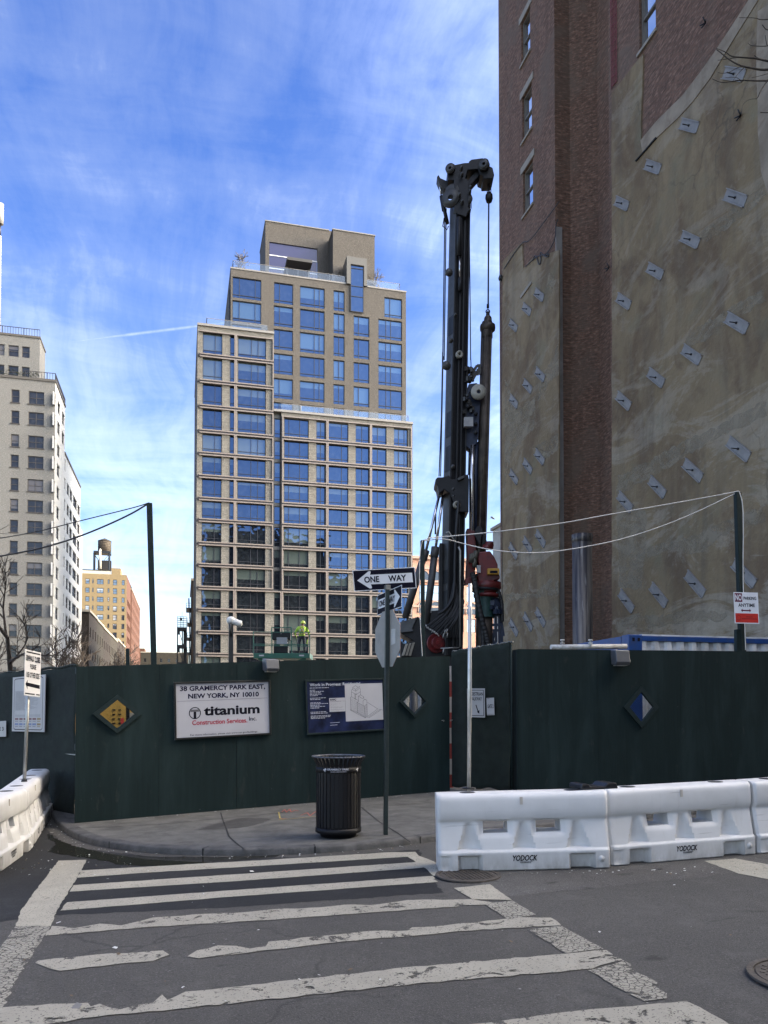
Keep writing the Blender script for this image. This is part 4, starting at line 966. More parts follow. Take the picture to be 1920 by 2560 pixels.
cable('upper white cable sagging from the right post across the brick building', [(1846, 1228), (1760, 1245), (1500, 1290), (1410, 1308), (1240, 1330), (1110, 1342), (1075, 1344), (1056, 1352)], [dR, dR-.1, dR-.3, dR-.4, dR-.5, dM+.2, dM, dM], .010, M_ROPE)
cable('lower white cable sagging from the right post behind the drill rig', [(1846, 1230), (1700, 1300), (1560, 1348), (1450, 1370), (1350, 1384), (1240, 1378), (1160, 1360), (1108, 1345), (1056, 1353)], [dR, dR-.1, dR-.3, dR-.4, dR-.5, dR-.6, dM+.2, dM, dM], .010, M_ROPE)
cable('white cable running down the tall right post', [(1848, 1228), (1856, 1252), (1859, 1300), (1857, 1440), (1862, 1560), (1864, 1625)], [dR-.12]*6, .009, M_ROPE)
cable('upper dark cable from the left post to the left edge', [(372, 1257), (340, 1268), (200, 1302), (100, 1328), (0, 1346), (-60, 1354)], [dL_]*6, .008, M_CABLE)
cable('lower dark cable from the left post to the left edge', [(374, 1257), (320, 1290), (200, 1342), (100, 1372), (0, 1391), (-60, 1398)], [dL_]*6, .013, M_CABLE)
cable('thin white wire down the slim post by the drill rig', [(1056, 1352), (1050, 1375), (1048, 1450), (1050, 1550), (1056, 1640)], [dM-.1]*5, .007, M_ROPE)

# wrapped white lamp on a post
dK = dL_+1.2; k0, k1 = dpt(577, 1900, dK), dpt(577.5, 1553, dK)
t = thing('site_lamp', 'white wrapped floodlight on a black post above the address board', 'lamp', k0)
MB().beam(k0, k1, pxm(k1, 11), pxm(k1, 11), up=(0, 1, 0)).build('post', M_BLACKM, t)
M_WRAP = mat('white_plastic_wrap', (.62, .62, .60), .45, 0, .08, 10, .5, 25)
c = dpt(577.5, 1551, dK); u_ = Vector((math.cos(YAW), -math.sin(YAW), 0))
MB().lathe([(0, -.075), (.05, -.065), (.075, -.02), (.07, .03), (.045, .06), (0, .07)], c, 16).build('head', M_WRAP, t)
MB().tube([c+u_*.02, c+u_*.07+Vector((0, 0, -.03)), c+u_*.12+Vector((0, 0, -.045)), c+u_*.17+Vector((0, 0, -.06)), c+u_*.19+Vector((0, 0, -.062))], [.05, .062, .055, .062, .03], 12).build('wrapped_snout', M_WRAP, t)
MB().tube([c+Vector((0, 0, -.05))-fwdv*.06, c+Vector((.01, 0, -.16))-fwdv*.07, c+Vector((0.015, 0, -.28))-fwdv*.06], .016, 8).build('drop_cable', M_BLACKM, t)

# ------------------------------------------------------------------ no parking sign on the right post
t, O, U, V, n = plate('no_parking_sign', 'white and red No Parking Anytime sign on the tall right post', [(1833.3, 1480.3), (1896, 1483.2), (1898, 1559.8), (1837, 1558.3)], lambda x, y: dpt(x, y, dR-.16), .006, mat('white_reflective_sign', (.72, .73, .76), .4, 0, .04, 4))
B = bil(O, U, V); M_MAR = mat('maroon_ink', (.12, .008, .035), .4); M_SRED = mat('sign_red', (.52, .028, .02), .4, 0, .1, 4); M_SW = MATS['white_reflective_sign']
def patch(x0, y0, x1, y1, m, nm, d=.0012): MB().obox(B(x0, y0, 0), U*(x1-x0), V*(y1-y0), n*d).build(nm, m, t)
patch(.04, .69, .345, .97, M_MAR, 'maroon_box'); patch(.035, .03, .965, .325, M_SRED, 'red_panel')
ltr('NO', .06, .73, .325, .93, M_SW, .03); ltr('PARKING', .40, .76, .92, .865, M_INK, .025); ltr('ANYTIME', .17, .535, .85, .645, M_INK, .025)
mb = MB(); mb.face([B(*p, .0015) for p in ((.27, .42), (.34, .475), (.34, .44), (.62, .44), (.62, .475), (.69, .42), (.62, .365), (.62, .40), (.34, .40), (.34, .365))]); mb.build('double_arrow', M_MAR, t)
ring = [(.17+math.cos(a*.3927)*.085, .18+math.sin(a*.3927)*.075) for a in range(17)]
mb = MB(); strip2(mb, B, ring, .006, .0022); strip2(mb, B, [(.46, .215), (.74, .215)], .016, .0022); strip2(mb, B, [(.30, .155), (.92, .15)], .014, .0022); mb.build('dark_print', mat('dark_red_ink', (.22, .012, .01), .5), t)

# ------------------------------------------------------------------ container, pipe guard, steel casing behind the right hoarding
M_BLUE = mat('blue_container_paint', (.008, .052, .21), .45, .1, .15, 5, stain=(.03, .06, .16), sscale=3)
M_CWHITE = mat('white_container_paint', (.55, .57, .60), .5, 0, .08, 3, stain=(.33, .33, .33), sscale=2)
cz = dpt(1608, 1604, 17.3); zt = zat(cz, 1589); cy0 = cz.y; cx0 = dpt(1566, 1610, 17.3).x+.0
t = thing('shipping_container', 'white corrugated shipping container with blue frame behind the right hoarding', 'container', (cx0, cy0, gz(cx0)))
zb = .5
mb = MB(); x = cx0+.35
while x < cx0+6.6:                                    # corrugated side
    for a, b, ya, yb in ((0, .10, 0, 0), (.10, .16, 0, .05), (.16, .26, .05, .05), (.26, .32, .05, 0)):
        mb.face([(x+a, cy0+.03+ya, zb), (x+b, cy0+.03+yb, zb), (x+b, cy0+.03+yb, zt-.1), (x+a, cy0+.03+ya, zt-.1)])
    x += .32
mb.box((cx0+.35, cy0+.1, zb), (cx0+6.7, cy0+2.3, zt-.11)); mb.build('corrugated_side', M_CWHITE, t)
bevel(MB().box((cx0, cy0, zb), (cx0+.34, cy0+.3, zt+.02)).build('corner_post', M_BLUE, t), .015)
mb = MB()
for k in (.09, .22): mb.box((cx0+k, cy0-.003, zt-.13), (cx0+k+.06, cy0+.02, zt-.05))
mb.build('casting_hole', M_INK, t)
bevel(MB().box((cx0+.342, cy0+.01, zt-.115), (cx0+6.7, cy0+.12, zt+.0)).build('top_rail', M_BLUE, t), .01)
MB().box((cx0+.342, cy0+.02, zt+.002), (cx0+6.7, cy0+2.3, zt+.035)).build('roof', M_CWHITE, t)
MB().box((cx0, cy0+.31, zb), (cx0+.345, cy0+2.3, zt)).build('end_wall', M_BLUE, t)
M_PIPE = mat('white_pipe_paint', (.58, .57, .54), .5, 0, .12, 8, stain=(.35, .3, .25), sscale=6)
pa, pb_ = dpt(1377, 1618, 16.8), dpt(1566, 1616, 17.1)
t = thing('white_pipe', 'white horizontal pipe with two valve stems left of the blue container', 'pipe', pa)
MB().tube([pa, pb_], .055, 12).build('pipe', M_PIPE, t)
for px_ in (1406, 1476):
    p = dpt(px_, 1616, 16.9); mb = MB(); mb.tube([p, p+Vector((0, 0, .12))], .022, 8); mb.lathe([(0, .12), (.045, .12), (.05, .135), (.045, .15), (0, .15)], p, 12); mb.tube([p+Vector((-.05, 0, .07)), p+Vector((.05, 0, .07))], .014, 6); mb.build('valve', M_PIPE, t)
for px_ in (1400, 1540):
    p = dpt(px_, 1618, 16.9); MB().box((p.x-.03, p.y-.03, gz(p.x)), (p.x+.03, p.y+.03, p.z-.05)).build('leg', M_PIPE, t)
dC = 24.0; k0 = dpt(1457, 1640, dC); k0.z = gz(k0.x); k1 = dpt(1456, 1337, dC); rc = pxm(k1, 24.5)
t = thing('steel_casing', 'tall stained steel casing pipe standing upright before the brick building', 'steel casing', k0)
def casing_mat():
    m = bpy.data.materials.new('stained_steel'); m.use_nodes = True; tt = NT(m.node_tree); p = m.node_tree.nodes['Principled BSDF']
    co = tt.n('ShaderNodeTexCoord').outputs['Object']; st = tt.noise(tt.mapping(co, (9, 9, .35)), 1, 6, .6, .3); c = tt.mix(tt.ramp(st, [(.4, 0.0), (.62, 1.0)]), (.035, .033, .038), (.19, .165, .14))
    sp = tt.noise(tt.mapping(co, (14, 14, 1.2)), 1, 4); c = tt.mix(tt.ramp(sp, [(.6, 0.0), (.72, .7)]), c, (.30, .29, .28))
    tt.link(c, p.inputs['Base Color']); p.inputs['Roughness'].default_value = .45; p.inputs['Metallic'].default_value = .3; return m
M_CAS = casing_mat(); h_ = k1.z-k0.z
MB().lathe([(rc, 0), (rc, h_*.97), (rc*.93, h_*.97), (rc*.93, 0)], k0, 32).build('casing', M_CAS, t)
mb = MB(); mb.lathe([(rc*1.0, h_*.965), (rc*1.05, h_*.967), (rc*1.05, h_), (rc*.9, h_), (rc*.9, h_*.965)], k0, 32); mb.build('collar', M_CAS, t)
mb = MB()
for i in range(10):
    a = i*.628; e = Vector((math.cos(a), math.sin(a), 0)); mb.cyl(k0+e*rc*1.04+Vector((0, 0, h_*.982)), k0+e*rc*1.075+Vector((0, 0, h_*.982)), .02, 8)
mb.build('bolts', M_BLACKM, t)

# yellow plant seen through the left diamond window
gq = HA(293, 1785)+Vector((-.3, 2.6, 0)); gx, gy = gq.x, gq.y
t = thing('yellow_generator', 'yellow louvred generator seen through the left diamond window', 'generator', (gx, gy, gz(gx)+.03))
M_YEL = mat('yellow_machine_paint', (.62, .37, .07), .5, 0, .12, 4)
bevel(MB().box((gx-1.4, gy, .05), (gx+.62, gy+1.2, 1.92)).build('housing', M_YEL, t), .02)
MB().box((gx+.3, gy-.02, .1), (gx+.42, gy-.001, 1.6)).build('door_post', mat('pale_machine_trim', (.4, .38, .32), .5), t)
mb = MB()
for k in range(9): mb.box((gx+.02, gy-.012, 1.0+k*.08), (gx+.07, gy-.001, 1.016+k*.08)); mb.box((gx+.12, gy-.012, 1.0+k*.08), (gx+.17, gy-.001, 1.016+k*.08))
mb.build('louvres', M_INK, t)
MB().box((gx+.16, gy-.014, 1.40), (gx+.22, gy-.002, 1.50)).build('warning_label', mat('red_label', (.6, .06, .04), .5), t)

# things glimpsed through the middle diamond window and the gap by the gate
pp = HA(1034, 1754); fv = (pp-CAM); fv.z = 0; fv.normalize()
for k, (dx, lab, cl_) in enumerate(((-.16, 'left grey pipe glimpsed through the middle diamond window', (.20, .20, .20)), (.02, 'middle dark pipe glimpsed through the middle diamond window', (.05, .05, .055)), (.17, 'right pale pipe glimpsed through the middle diamond window', (.42, .42, .40)))):
    b_ = pp+fv*(2.2+k*.15)+hu*dx; b_.z = gz(b_.x)+.03; tq = thing('upright_pipe', lab, 'pipe', b_, 'pipes standing behind the hoarding'); mb = MB(); mb.tube([b_, b_+Vector((.04*(k-1), .05, 2.1))], .085, 12); mb.build('pipe', mat('pipe_grey' if k == 0 else ('pipe_dark' if k == 1 else 'pipe_pale'), cl_, .5, 0, .3, 6), tq)
    MB().lathe([(.085, 2.02), (.1, 2.02), (.1, 2.11), (.05, 2.11)], b_+Vector((.04*(k-1), .05, 0)), 12).build('collar', MATS['pipe_dark'] if 'pipe_dark' in MATS else M_INK, tq)
pg = HA(1124, 1800); fg = (pg-CAM); fg.z = 0; fg.normalize(); b_ = pg+fg*.55; b_.z = gz(b_.x)+.03
tq = thing('striped_post', 'red and white striped post showing in the gap beside the fabric gate', 'post', b_)
for k in range(8): MB().cbox(b_+Vector((0, 0, k*.29)), .13, .05, .288, -YAW).build('red_band' if k % 2 == 0 else 'white_band', mat('post_red', (.32, .045, .035), .6) if k % 2 == 0 else mat('post_white', (.48, .45, .42), .6), tq)
# ================================================================== drill rig
DG = 28.0
M_RIG = mat('rig_charcoal', (.011, .0115, .0135), .5, 0, .3, 5, spec=.3); M_RIGL = mat('rig_grey', (.04, .04, .04), .5, 0, .25, 5); M_RRED = mat('rig_red', (.12, .009, .009), .45, 0, .3, 4, stain=(.025, .006, .006), sscale=2)
M_CHROME = mat('chrome_rod', (.55, .55, .58), .18, .95, .05, 5); M_NAVYM = mat('navy_machine_paint', (.012, .02, .045), .45, .2, .3, 5); M_HOSE = mat('rubber_hose', (.010, .010, .011), .6, 0, .3, 12)
M_RUST = mat('worn_drill_steel', (.065, .052, .042), .55, .45, .35, 3, .2, 18, stain=(.025, .02, .017), sscale=2.2); M_ROLL = mat('cream_nylon', (.27, .26, .22), .5, 0, .1, 5); M_GRN = mat('green_casing_drive', (.012, .045, .04), .5, .2, .25, 5); M_YLW = mat('yellow_sign_box', (.42, .22, .02), .5, 0, .15, 5)
def c3(x, y, o=0.0): return dpt(1000+x/4.254, 380+y/4.254, DG+o)
def c4(x, y, o=0.0): return dpt(1000+x/5.53, 880+y/5.53, DG+o)
def c5(x, y, o=0.0): return dpt(980+x/5.028, 1240+y/5.028, DG+o)
base = c5(760, 2000); base.z = gz(base.x)
rig = thing('drill_rig', 'tall black rotary drill rig with red drive head standing behind the hoarding', 'drill rig', base)
Rt = Vector((math.cos(YAW), -math.sin(YAW), 0)); Zv = Vector((0, 0, 1))
def pr(name, pts, cf, m, o=-.3, th=.6, parent=None, bev=.02):
    ob = MB().prism([cf(x, y, o) for x, y in pts], fwdv*th).build(name, m, parent or rig); bevel(ob, bev); return ob
# mast: a box girder turned so that its left flank shows
mt, mb_ = c3(640, 540), c5(742, 2010)
def mast_q(c, wl, wr):
    # left flank strip wl, main face wr (metres across the view)
    a = c-Rt*((wl+wr)/2); b = a+Rt*wl-fwdv*.42; d = c+Rt*((wl+wr)/2)-fwdv*.2
    return [a, b, d, d+fwdv*.55, a+fwdv*.45]
top = mast_q(mt, pxm(mt, 14.5), pxm(mt, 33)); bot = mast_q(mb_, pxm(mb_, 16), pxm(mb_, 38)); n = 5
mb = MB(); mb.idx(bot+top, [tuple(range(n-1, -1, -1)), tuple(range(n, 2*n))]+[(i, (i+1) % n, n+(i+1) % n, n+i) for i in range(n)])
for i, f in enumerate(mb.f):
    if i >= 2 and (i-2) in (0,): mb.mi[i] = 1
mast = mb.build('mast', [M_RIG, M_RIGL], rig)
mb = MB()                                              # long guide rails and stiffeners on the mast face
for s in (.34, .62, .97):
    p0, p1 = bot[1].lerp(bot[2], s), top[1].lerp(top[2], s); mb.beam(p0-fwdv*.03, p1-fwdv*.03, .05, .07)
p0, p1 = bot[0].lerp(bot[1], .85), top[0].lerp(top[1], .85); mb.beam(p0-fwdv*.03, p1-fwdv*.03, .04, .06); mb.build('guide_rail', M_RIG, rig)
mb = MB()
for k in range(6):                                     # dark recesses and stencilled plates along the flank
    for f0 in (.42+k*.0, ):
        pass
for f0, f1 in ((.40, .455), (.475, .53), (.09, .14), (.155, .185), (.70, .74)):
    q = [bot[0].lerp(top[0], f0).lerp(bot[1].lerp(top[1], f0), .15), bot[0].lerp(top[0], f0).lerp(bot[1].lerp(top[1], f0), .85), bot[0].lerp(top[0], f1).lerp(bot[1].lerp(top[1], f1), .85), bot[0].lerp(top[0], f1).lerp(bot[1].lerp(top[1], f1), .15)]
    nn = (q[1]-q[0]).cross(q[3]-q[0]).normalized(); nn = nn if nn.dot(fwdv) < 0 else -nn; MB().prism([p+nn*.001 for p in q], nn*.015).build('flank_plate', M_RIG, rig)
for cf, x, y in ((c3, 625, 2160), (c4, 812, 45), (c4, 775, 2118)):
    p = cf(x, y, -.45); mb = MB(); mb.lathe([(.055, 0), (.13, 0), (.13, .10), (.055, .10), (.055, 0)], p, 24, axis=(-fwdv+Rt*.35)); mb.build('roller', M_ROLL, rig)
mb = MB()
for cf, x, y, r_ in ((c3, 590, 1738, .05), (c4, 733, 1590, .07), (c4, 733, 1905, .06), (c4, 738, 2000, .05), (c3, 648, 555, .06), (c3, 540, 2010, .07), (c4, 640, 190, .14), (c3, 520, 1285, .12)): MB().lathe([(0, .12), (r_, .1), (r_*1.2, 0)], cf(x, y, -.4), 10, axis=-fwdv).build('fitting', M_RIGL, rig)
mb = MB(); mb.cyl(c3(632, 1100, -.5), c3(638, 1340, -.5), .03, 10); mb.build('piston_rod', M_CHROME, rig)
MB().cyl(c3(628, 700, -.5), c3(630, 1105, -.5), .085, 12).build('cylinder', M_RIG, rig); MB().cyl(c3(638, 1340, -.5), c3(640, 1480, -.5), .07, 12).build('rod_eye', M_RIG, rig)
# crown
pr('mast_head', [(575, 290), (600, 270), (715, 285), (735, 330), (730, 590), (760, 605), (720, 640), (705, 690), (620, 660), (575, 600)], c3, M_RIG, -.5, 1.0)
pr('head_frame', [(505, 180), (530, 150), (560, 140), (570, 120), (585, 135), (680, 115), (735, 112), (732, 100), (760, 78), (880, 62), (930, 100), (955, 150), (985, 165), (1003, 240), (985, 280), (890, 285), (885, 255), (850, 240), (830, 180), (720, 190), (690, 300), (510, 300)], c3, M_RIG, -.35, .7)
pr('head_brace', [(715, 300), (825, 183), (852, 240), (735, 372), (700, 345)], c3, M_RIG, -.2, .4)
pr('tail_fin', [(392, 262), (410, 240), (430, 275), (510, 310), (520, 400), (470, 395), (420, 330)], c3, M_RIG, -.2, .4)
mb = MB()
for x, y, r_, w_ in ((540, 190, .17, .12), (900, 150, .19, .14), (545, 500, .33, .1), (715, 510, .2, .1), (555, 425, .26, .06)):
    p = c3(x, y, -.38); mb = MB(); mb.lathe([(r_*.3, 0), (r_*.86, 0), (r_*.86, w_*.25), (r_, 0), (r_, w_), (r_*.86, w_*.75), (r_*.86, w_), (r_*.3, w_)], p, 28, axis=(-fwdv*.9-Rt*.35)); mb.build('sheave', M_RIGL, rig)
mb = MB()
for x, y in ((650, 195), (655, 260), (630, 480), (660, 550), (745, 400), (740, 440)): MB().lathe([(0, .2), (.05, .18), (.06, 0)], c3(x, y, -.5), 10, axis=-fwdv).build('bolt', M_RIGL, rig)
mb = MB(); mb.tube([c3(412, 290), c3(440, 480)], .03, 8); mb.build('strut_rod', M_CHROME, rig)
mb = MB(); mb.tube([c3(438, 470), c3(505, 760)], .07, 8); mb.tube([c3(470, 700), c3(455, 790), c3(500, 825), c3(515, 790)], .02, 6); mb.tube([c3(430, 490), c3(455, 630)], .03, 6); mb.build('strut_cylinder', M_RIG, rig)
# ropes
mb = MB(); 
for a, b in (((478, 560), (455, 2212)), ((492, 600), (470, 2212))): mb.tube([c3(*a), c3(*b)], .022, 5)
mb.tube([c4(590, 0), c4(572, 900), c4(540, 1720)], .022, 5); mb.tube([c4(596, 60), c4(580, 900), c4(562, 1720)], .02, 5)
mb.tube([c3(725, 640), c3(712, 2212)], .02, 5); mb.tube([c3(736, 640), c3(752, 2212)], .02, 5); mb.tube([c3(757, 470), c3(757, 600)], .018, 5)
mb.tube([c4(922, 0), c4(918, 500)], .018, 5); mb.tube([c4(975, 0), c4(985, 240)], .018, 5); mb.tube([c4(905, 1300), c4(890, 1700)], .012, 5)
for x in (928, 968): mb.tube([c3(x, 285), c3(x-1, 465)], .016, 5)
mb.tube([c3(948, 285), c3(944, 480), c3(938, 1625)], .028, 6); mb.build('hoist_rope', M_HOSE, rig)
mb = MB(); mb.lathe([(0, -.2), (.1, -.18), (.14, -.05), (.13, .08), (.06, .18), (0, .2)], c3(947, 480), 12); mb.build('rope_stop', M_RIG, rig)
# kelly bar
k0, k1, k2 = c3(935, 1640), c3(933, 1780), c3(930, 1860)
mb = MB(); mb.tube([c3(935, 1620), c3(935, 1660)], .05, 8); mb.lathe([(.07, 0), (.09, .05), (.07, .1), (.05, .05), (.07, 0)], c3(936, 1690), 12, axis=fwdv); mb.tube([c3(935, 1700), c3(933, 1785)], [.06, .09], 10); mb.build('swivel', M_RIG, rig)
kt, kb = c3(925, 1900), c5(1110, 900)
mb = MB(); ax = (kt-kb).normalized()
mb.lathe([(.19, 0), (.21, .04), (.20, .5), (.19, .6)], kt-ax*.3, 20, axis=ax); 
rk = pxm(kt, 13.2)
mb.tube([kb, kt+ax*.25], rk, 20)
for k in range(5): 
    a = k*1.2566+.5; e = (Rt*math.cos(a)+fwdv*math.sin(a))*rk*.98; mb.beam(kb+e, kt+e, .05, .06)
mb.build('kelly_bar', M_RUST, rig)
mb = MB(); p = c3(932, 1870); mb.lathe([(.19, -.16), (.27, -.09), (.28, 0), (.27, .09), (.16, .13), (.135, .36), (.10, .42), (0, .42)], p, 28, axis=ax); mb.build('kelly_flange', M_RUST, rig)
# rope winch assembly between mast and kelly bar
pr('winch_frame', [(890, 560), (930, 500), (950, 440), (1060, 425), (1120, 480), (1125, 620), (1100, 900), (1085, 1180), (1060, 1270), (960, 1340), (900, 1290), (905, 1000), (880, 780), (915, 700)], c4, M_NAVYM, -.15, .4)
mb = MB(); rr = random.Random(11)
for k in range(40):
    x, y = rr.uniform(880, 1010), rr.uniform(240, 430) if k % 2 else rr.uniform(600, 860); mb.cbox(c4(x, y, rr.uniform(-.4, 0)), .09, .09, rr.uniform(.04, .16), rr.random())
for a, b in (((905, 420), (1065, 190)), ((995, 400), (1115, 190)), ((1065, 190), (1115, 190)), ((1110, 190), (1105, 310)), ((1075, 240), (1070, 320)), ((915, 330), (985, 240)), ((960, 400), (1040, 260))): mb.beam(c4(*a, -.1), c4(*b, -.1), .07, .09)
mb.build('cathead', M_RIGL, rig)
mb = MB(); mb.lathe([(.07, 0), (.27, 0), (.27, .12), (.07, .12)], c4(1082, 565, -.35), 28, axis=-fwdv); mb.build('roller', M_ROLL, rig)
MB().cbox(c4(945, 1040, -.4), .32, .2, .33, -YAW).build('junction_box', mat('pale_grey_box', (.28, .28, .28), .5), rig)
mb = MB()
for x, y in ((1045, 620), (1045, 860), (1045, 1000), (1045, 1120), (920, 660), (985, 560), (940, 760)): MB().lathe([(0, .1), (.06, .1), (.08, 0)], c4(x, y, -.3), 8, axis=-fwdv).build('valve', M_RIG, rig)
mb = MB(); mb.tube([c4(1000, 1290, -.1), c4(993, 1700, -.1), c5(1005, 800, -.1)], .10, 12); mb.build('guide_column', M_CHROME, rig)
mb = MB(); mb.tube([c4(1055, 1250), c4(1045, 1700), c5(1060, 800)], .085, 10); mb.tube([c4(960, 1310), c4(950, 1700)], .03, 6); mb.build('hydraulic_line', M_NAVYM, rig)
mb = MB(); mb.tube([c4(1100, 1180, .1), c4(1075, 2200, .1)], .035, 8); mb.build('guide_pipe', M_RUST, rig)
# carriage
pr('carriage', [(490, 1760), (520, 1730), (590, 1730), (680, 1700), (700, 1760), (760, 1760), (880, 1700), (940, 1690), (955, 1760), (950, 2212), (800, 2212), (690, 1950), (610, 1900), (540, 1960), (520, 1850), (490, 1810)], c4, M_RIG, -.5, .9)
mb = MB(); mb.beam(c4(800, 1770, -.55), c4(880, 1730, -.55), .2, .08); mb.build('carriage_plate', M_RIGL, rig)
# mast raising cylinders
for a, b, c, r1, r2 in (((590, 5), (420, 690), (165, 1530), .05, .14), ((640, -10), (545, 650), (425, 1640), .05, .14)):
    mb = MB(); mb.cyl(c5(*a, -.2), c5(b[0], b[1]+30, -.2), r1, 14); mb.build('piston_rod', M_CHROME, rig)
    mb = MB(); mb.tube([c5(b[0], b[1], -.2), c5(*c, -.2)], r2*.9, 18); mb.lathe([(0, .02), (r2*1.05, .02), (r2*1.05, -.35), (r2*.9, -.36)], c5(*b, -.2), 18, axis=(c5(*a)-c5(*c))); mb.build('cylinder', M_RIGL, rig)
mb = MB(); mb.tube([c5(548, 220), c5(545, 480)], .03, 6); mb.tube([c5(575, 700), c5(470, 1420)], .025, 6); mb.build('hydraulic_line', M_HOSE, rig)
# upper structure
pr('deck', [(410, 1450), (640, 1430), (720, 1380), (860, 1400), (900, 1500), (880, 2150), (380, 2150), (370, 1560)], c5, M_RIG, -.2, 2.2)
pr('mast_foot', [(600, 590), (640, 590), (640, 1450), (590, 1450)], c5, M_RIG, -.1, .5)
pr('counterweight', [(85, 1590), (330, 1515), (360, 1560), (400, 1460), (410, 1950), (330, 2150), (120, 2150), (100, 1800), (150, 1860), (270, 1820), (100, 1720)], c5, M_RIG, .1, 1.6)
pr('counterweight_face', [(85, 1592), (320, 1518), (255, 1665), (270, 1700), (100, 1720)], c5, mat('slate_paint', (.075, .08, .085), .5), -.02, .1)
pr('step_panel', [(170, 1860), (290, 1840), (240, 2010), (120, 2010)], c5, mat('tan_panel', (.26, .235, .19), .6), -.05, .08)
mb = MB()
for k in (.33, .66): mb.beam(c5(170+120*k, 1860-20*k, -.07), c5(120+120*k, 2010, -.07), .03, .03)
mb.build('step_rib', M_RIG, rig)
mb = MB(); p = c5(560, 1850, -.5); mb.lathe([(0, .2), (.08, .2), (.09, .17), (.21, .17), (.23, .14), (.21, .1), (.21, 0), (.33, 0), (.35, -.04), (.33, -.1), (0, -.1)], p, 32, axis=(-fwdv+Rt*.3), smooth=False); mb.build('winch_drum', M_RRED, rig)
mb = MB(); rr = random.Random(4)
for k in range(16):                                    # fan of hoses
    x0, y0 = 700+k*12, 1390+rr.uniform(-20, 40); x1, y1 = 420+k*20+rr.uniform(-10, 10), 1660+k*5+rr.uniform(-40, 40)
    mb.tube(smooth_line([c5(790+k*3, 1000+k*20, -.6), c5(x0+40, y0-90, -.65), c5(x0-20, y0+60, -.7), c5((x0+x1)/2, (y0+y1)/2+30, -.75), c5(x1, y1, -.7)], 2), .026, 6)
for k in range(8):
    x0 = 740+k*18; mb.tube(smooth_line([c5(x0+30, 1320+k*12, -.6), c5(x0-10, 1480, -.72), c5(x0-40, 1620, -.7), c5(x0-60+k*8, 1780, -.65)], 2), .022, 6)
mb.tube(smooth_line([c5(840, 60, -.65), c5(810, 420, -.7), c5(790, 800, -.7), c5(790, 1100, -.7), c5(770, 1300, -.75), c5(660, 1440, -.75), c5(580, 1480, -.7)], 2), .05, 8)
mb.build('hose', M_HOSE, rig)
mb = MB()
for k in range(14): mb.cyl(c5(425+k*12, 1640+k*8+rr.uniform(-25, 25), -.8), c5(437+k*12, 1655+k*8, -.8), .02, 6)
for x, y in ((660, 1740), (685, 1730), (690, 1780), (640, 1790), (490, 1470), (640, 1980)): mb.cyl(c5(x, y, -.8), c5(x+10, y-60, -.8), .02, 6)
mb.build('hose_coupling', M_STEEL, rig)
mb = MB(); mb.tube([c5(680, 460, -.75), c5(715, 450, -.75), c5(785, 560, -.75), c5(785, 580, -.7)], .025, 6); mb.tube([c5(835, 640, -.75), c5(860, 690, -.75), c5(855, 1900, -.75)], .035, 6); mb.tube([c5(610, 1915, -.8), c5(850, 1905, -.8)], .02, 6); mb.build('bent_pipe', M_STEEL, rig)
mb = MB(); mb.beam(c5(690, 20), c5(700, 1400), .12, .12); mb.build('guide_rail', M_RIGL, rig)
# rotary drive head
pr('drive_carriage', [(940, 410), (980, 405), (990, 430), (1040, 435), (1060, 700), (1040, 1060), (930, 1090), (950, 760)], c5, M_RRED, -.2, .5)
rot = pr('rotary_drive', [(1100, 700), (1235, 690), (1290, 770), (1330, 860), (1330, 930), (1360, 1020), (1350, 1045), (1290, 1060), (1260, 1100), (1100, 1110), (1075, 1010), (1110, 900), (1080, 800)], c5, M_RRED, -.45, .95, bev=.06)
mb = MB(); p = c5(1185, 1125); mb.lathe([(.34, .12), (.52, .1), (.53, -.12), (.48, -.16), (.36, -.18), (.36, -.3), (.46, -.32), (.46, -.42), (.3, -.44)], p, 32); mb.build('drive_flange', M_RRED, rig)
bevel(MB().cbox(c5(1272, 990, -.52), pxm(c5(1272, 950), 29), .2, pxm(c5(1272, 950), 15), -YAW).build('sign_box', M_YLW, rig), .02)
MB().cbox(c5(1280, 970, -.625), pxm(c5(1272, 950), 18), .02, pxm(c5(1272, 950), 6), -YAW).build('dark_panel', M_INK, rig)
mb = MB(); p = c5(1105, 430, -.3)
for k in range(9): mb.tube(smooth_line([c5(1040+k*8, 500+k*14, -.35), c5(1065+k*7, 400+k*10, -.4), c5(1110+k*5, 385+k*12, -.4), c5(1150+k*4, 460+k*14, -.38), c5(1140+k*6, 640, -.3)], 2), .035, 6)
mb.build('hose', M_HOSE, rig)
mb = MB(); mb.lathe([(0, .14), (.15, .12), (.17, 0), (.14, -.14), (0, -.14)], c5(1220, 620, -.3), 14); mb.lathe([(0, .14), (.15, .12), (.17, 0)], c5(1190, 660, -.3), 12); mb.build('motor_cap', M_RRED, rig)
mb = MB()
for x, y, h_ in ((1020, 830, .7), (1050, 800, .6), (990, 840, .5), (1035, 900, .3)): mb.tube([c5(x, y, -.5), c5(x+4, y-110, -.5)], .08, 10)
mb.build('valve_block', mat('dull_brass', (.07, .065, .05), .5, .2), rig)
mb = MB(); mb.cbox(c5(1090, 965, -.6), pxm(c5(0, 0), 9), .1, pxm(c5(0, 0), 18), -YAW); mb.build('gauge', mat('pale_grey_box', (.28, .28, .28), .5), rig)
pr('drive_arm', [(920, 1040), (1040, 1000), (1050, 1080), (920, 1110)], c5, M_RRED, -.35, .4)
mb = MB(); mb.lathe([(.5, 0), (.52, .03), (.52, .1), (.42, .14), (.42, .3)], c5(1175, 1200), 28); mb.build('casing_ring', M_RIG, rig)
mb = MB(); mb.lathe([(.36, 1.55), (.345, 1.5), (.345, .05), (.36, 0)], c5(1165, 1530), 28); mb.build('casing_adapter', M_GRN, rig)
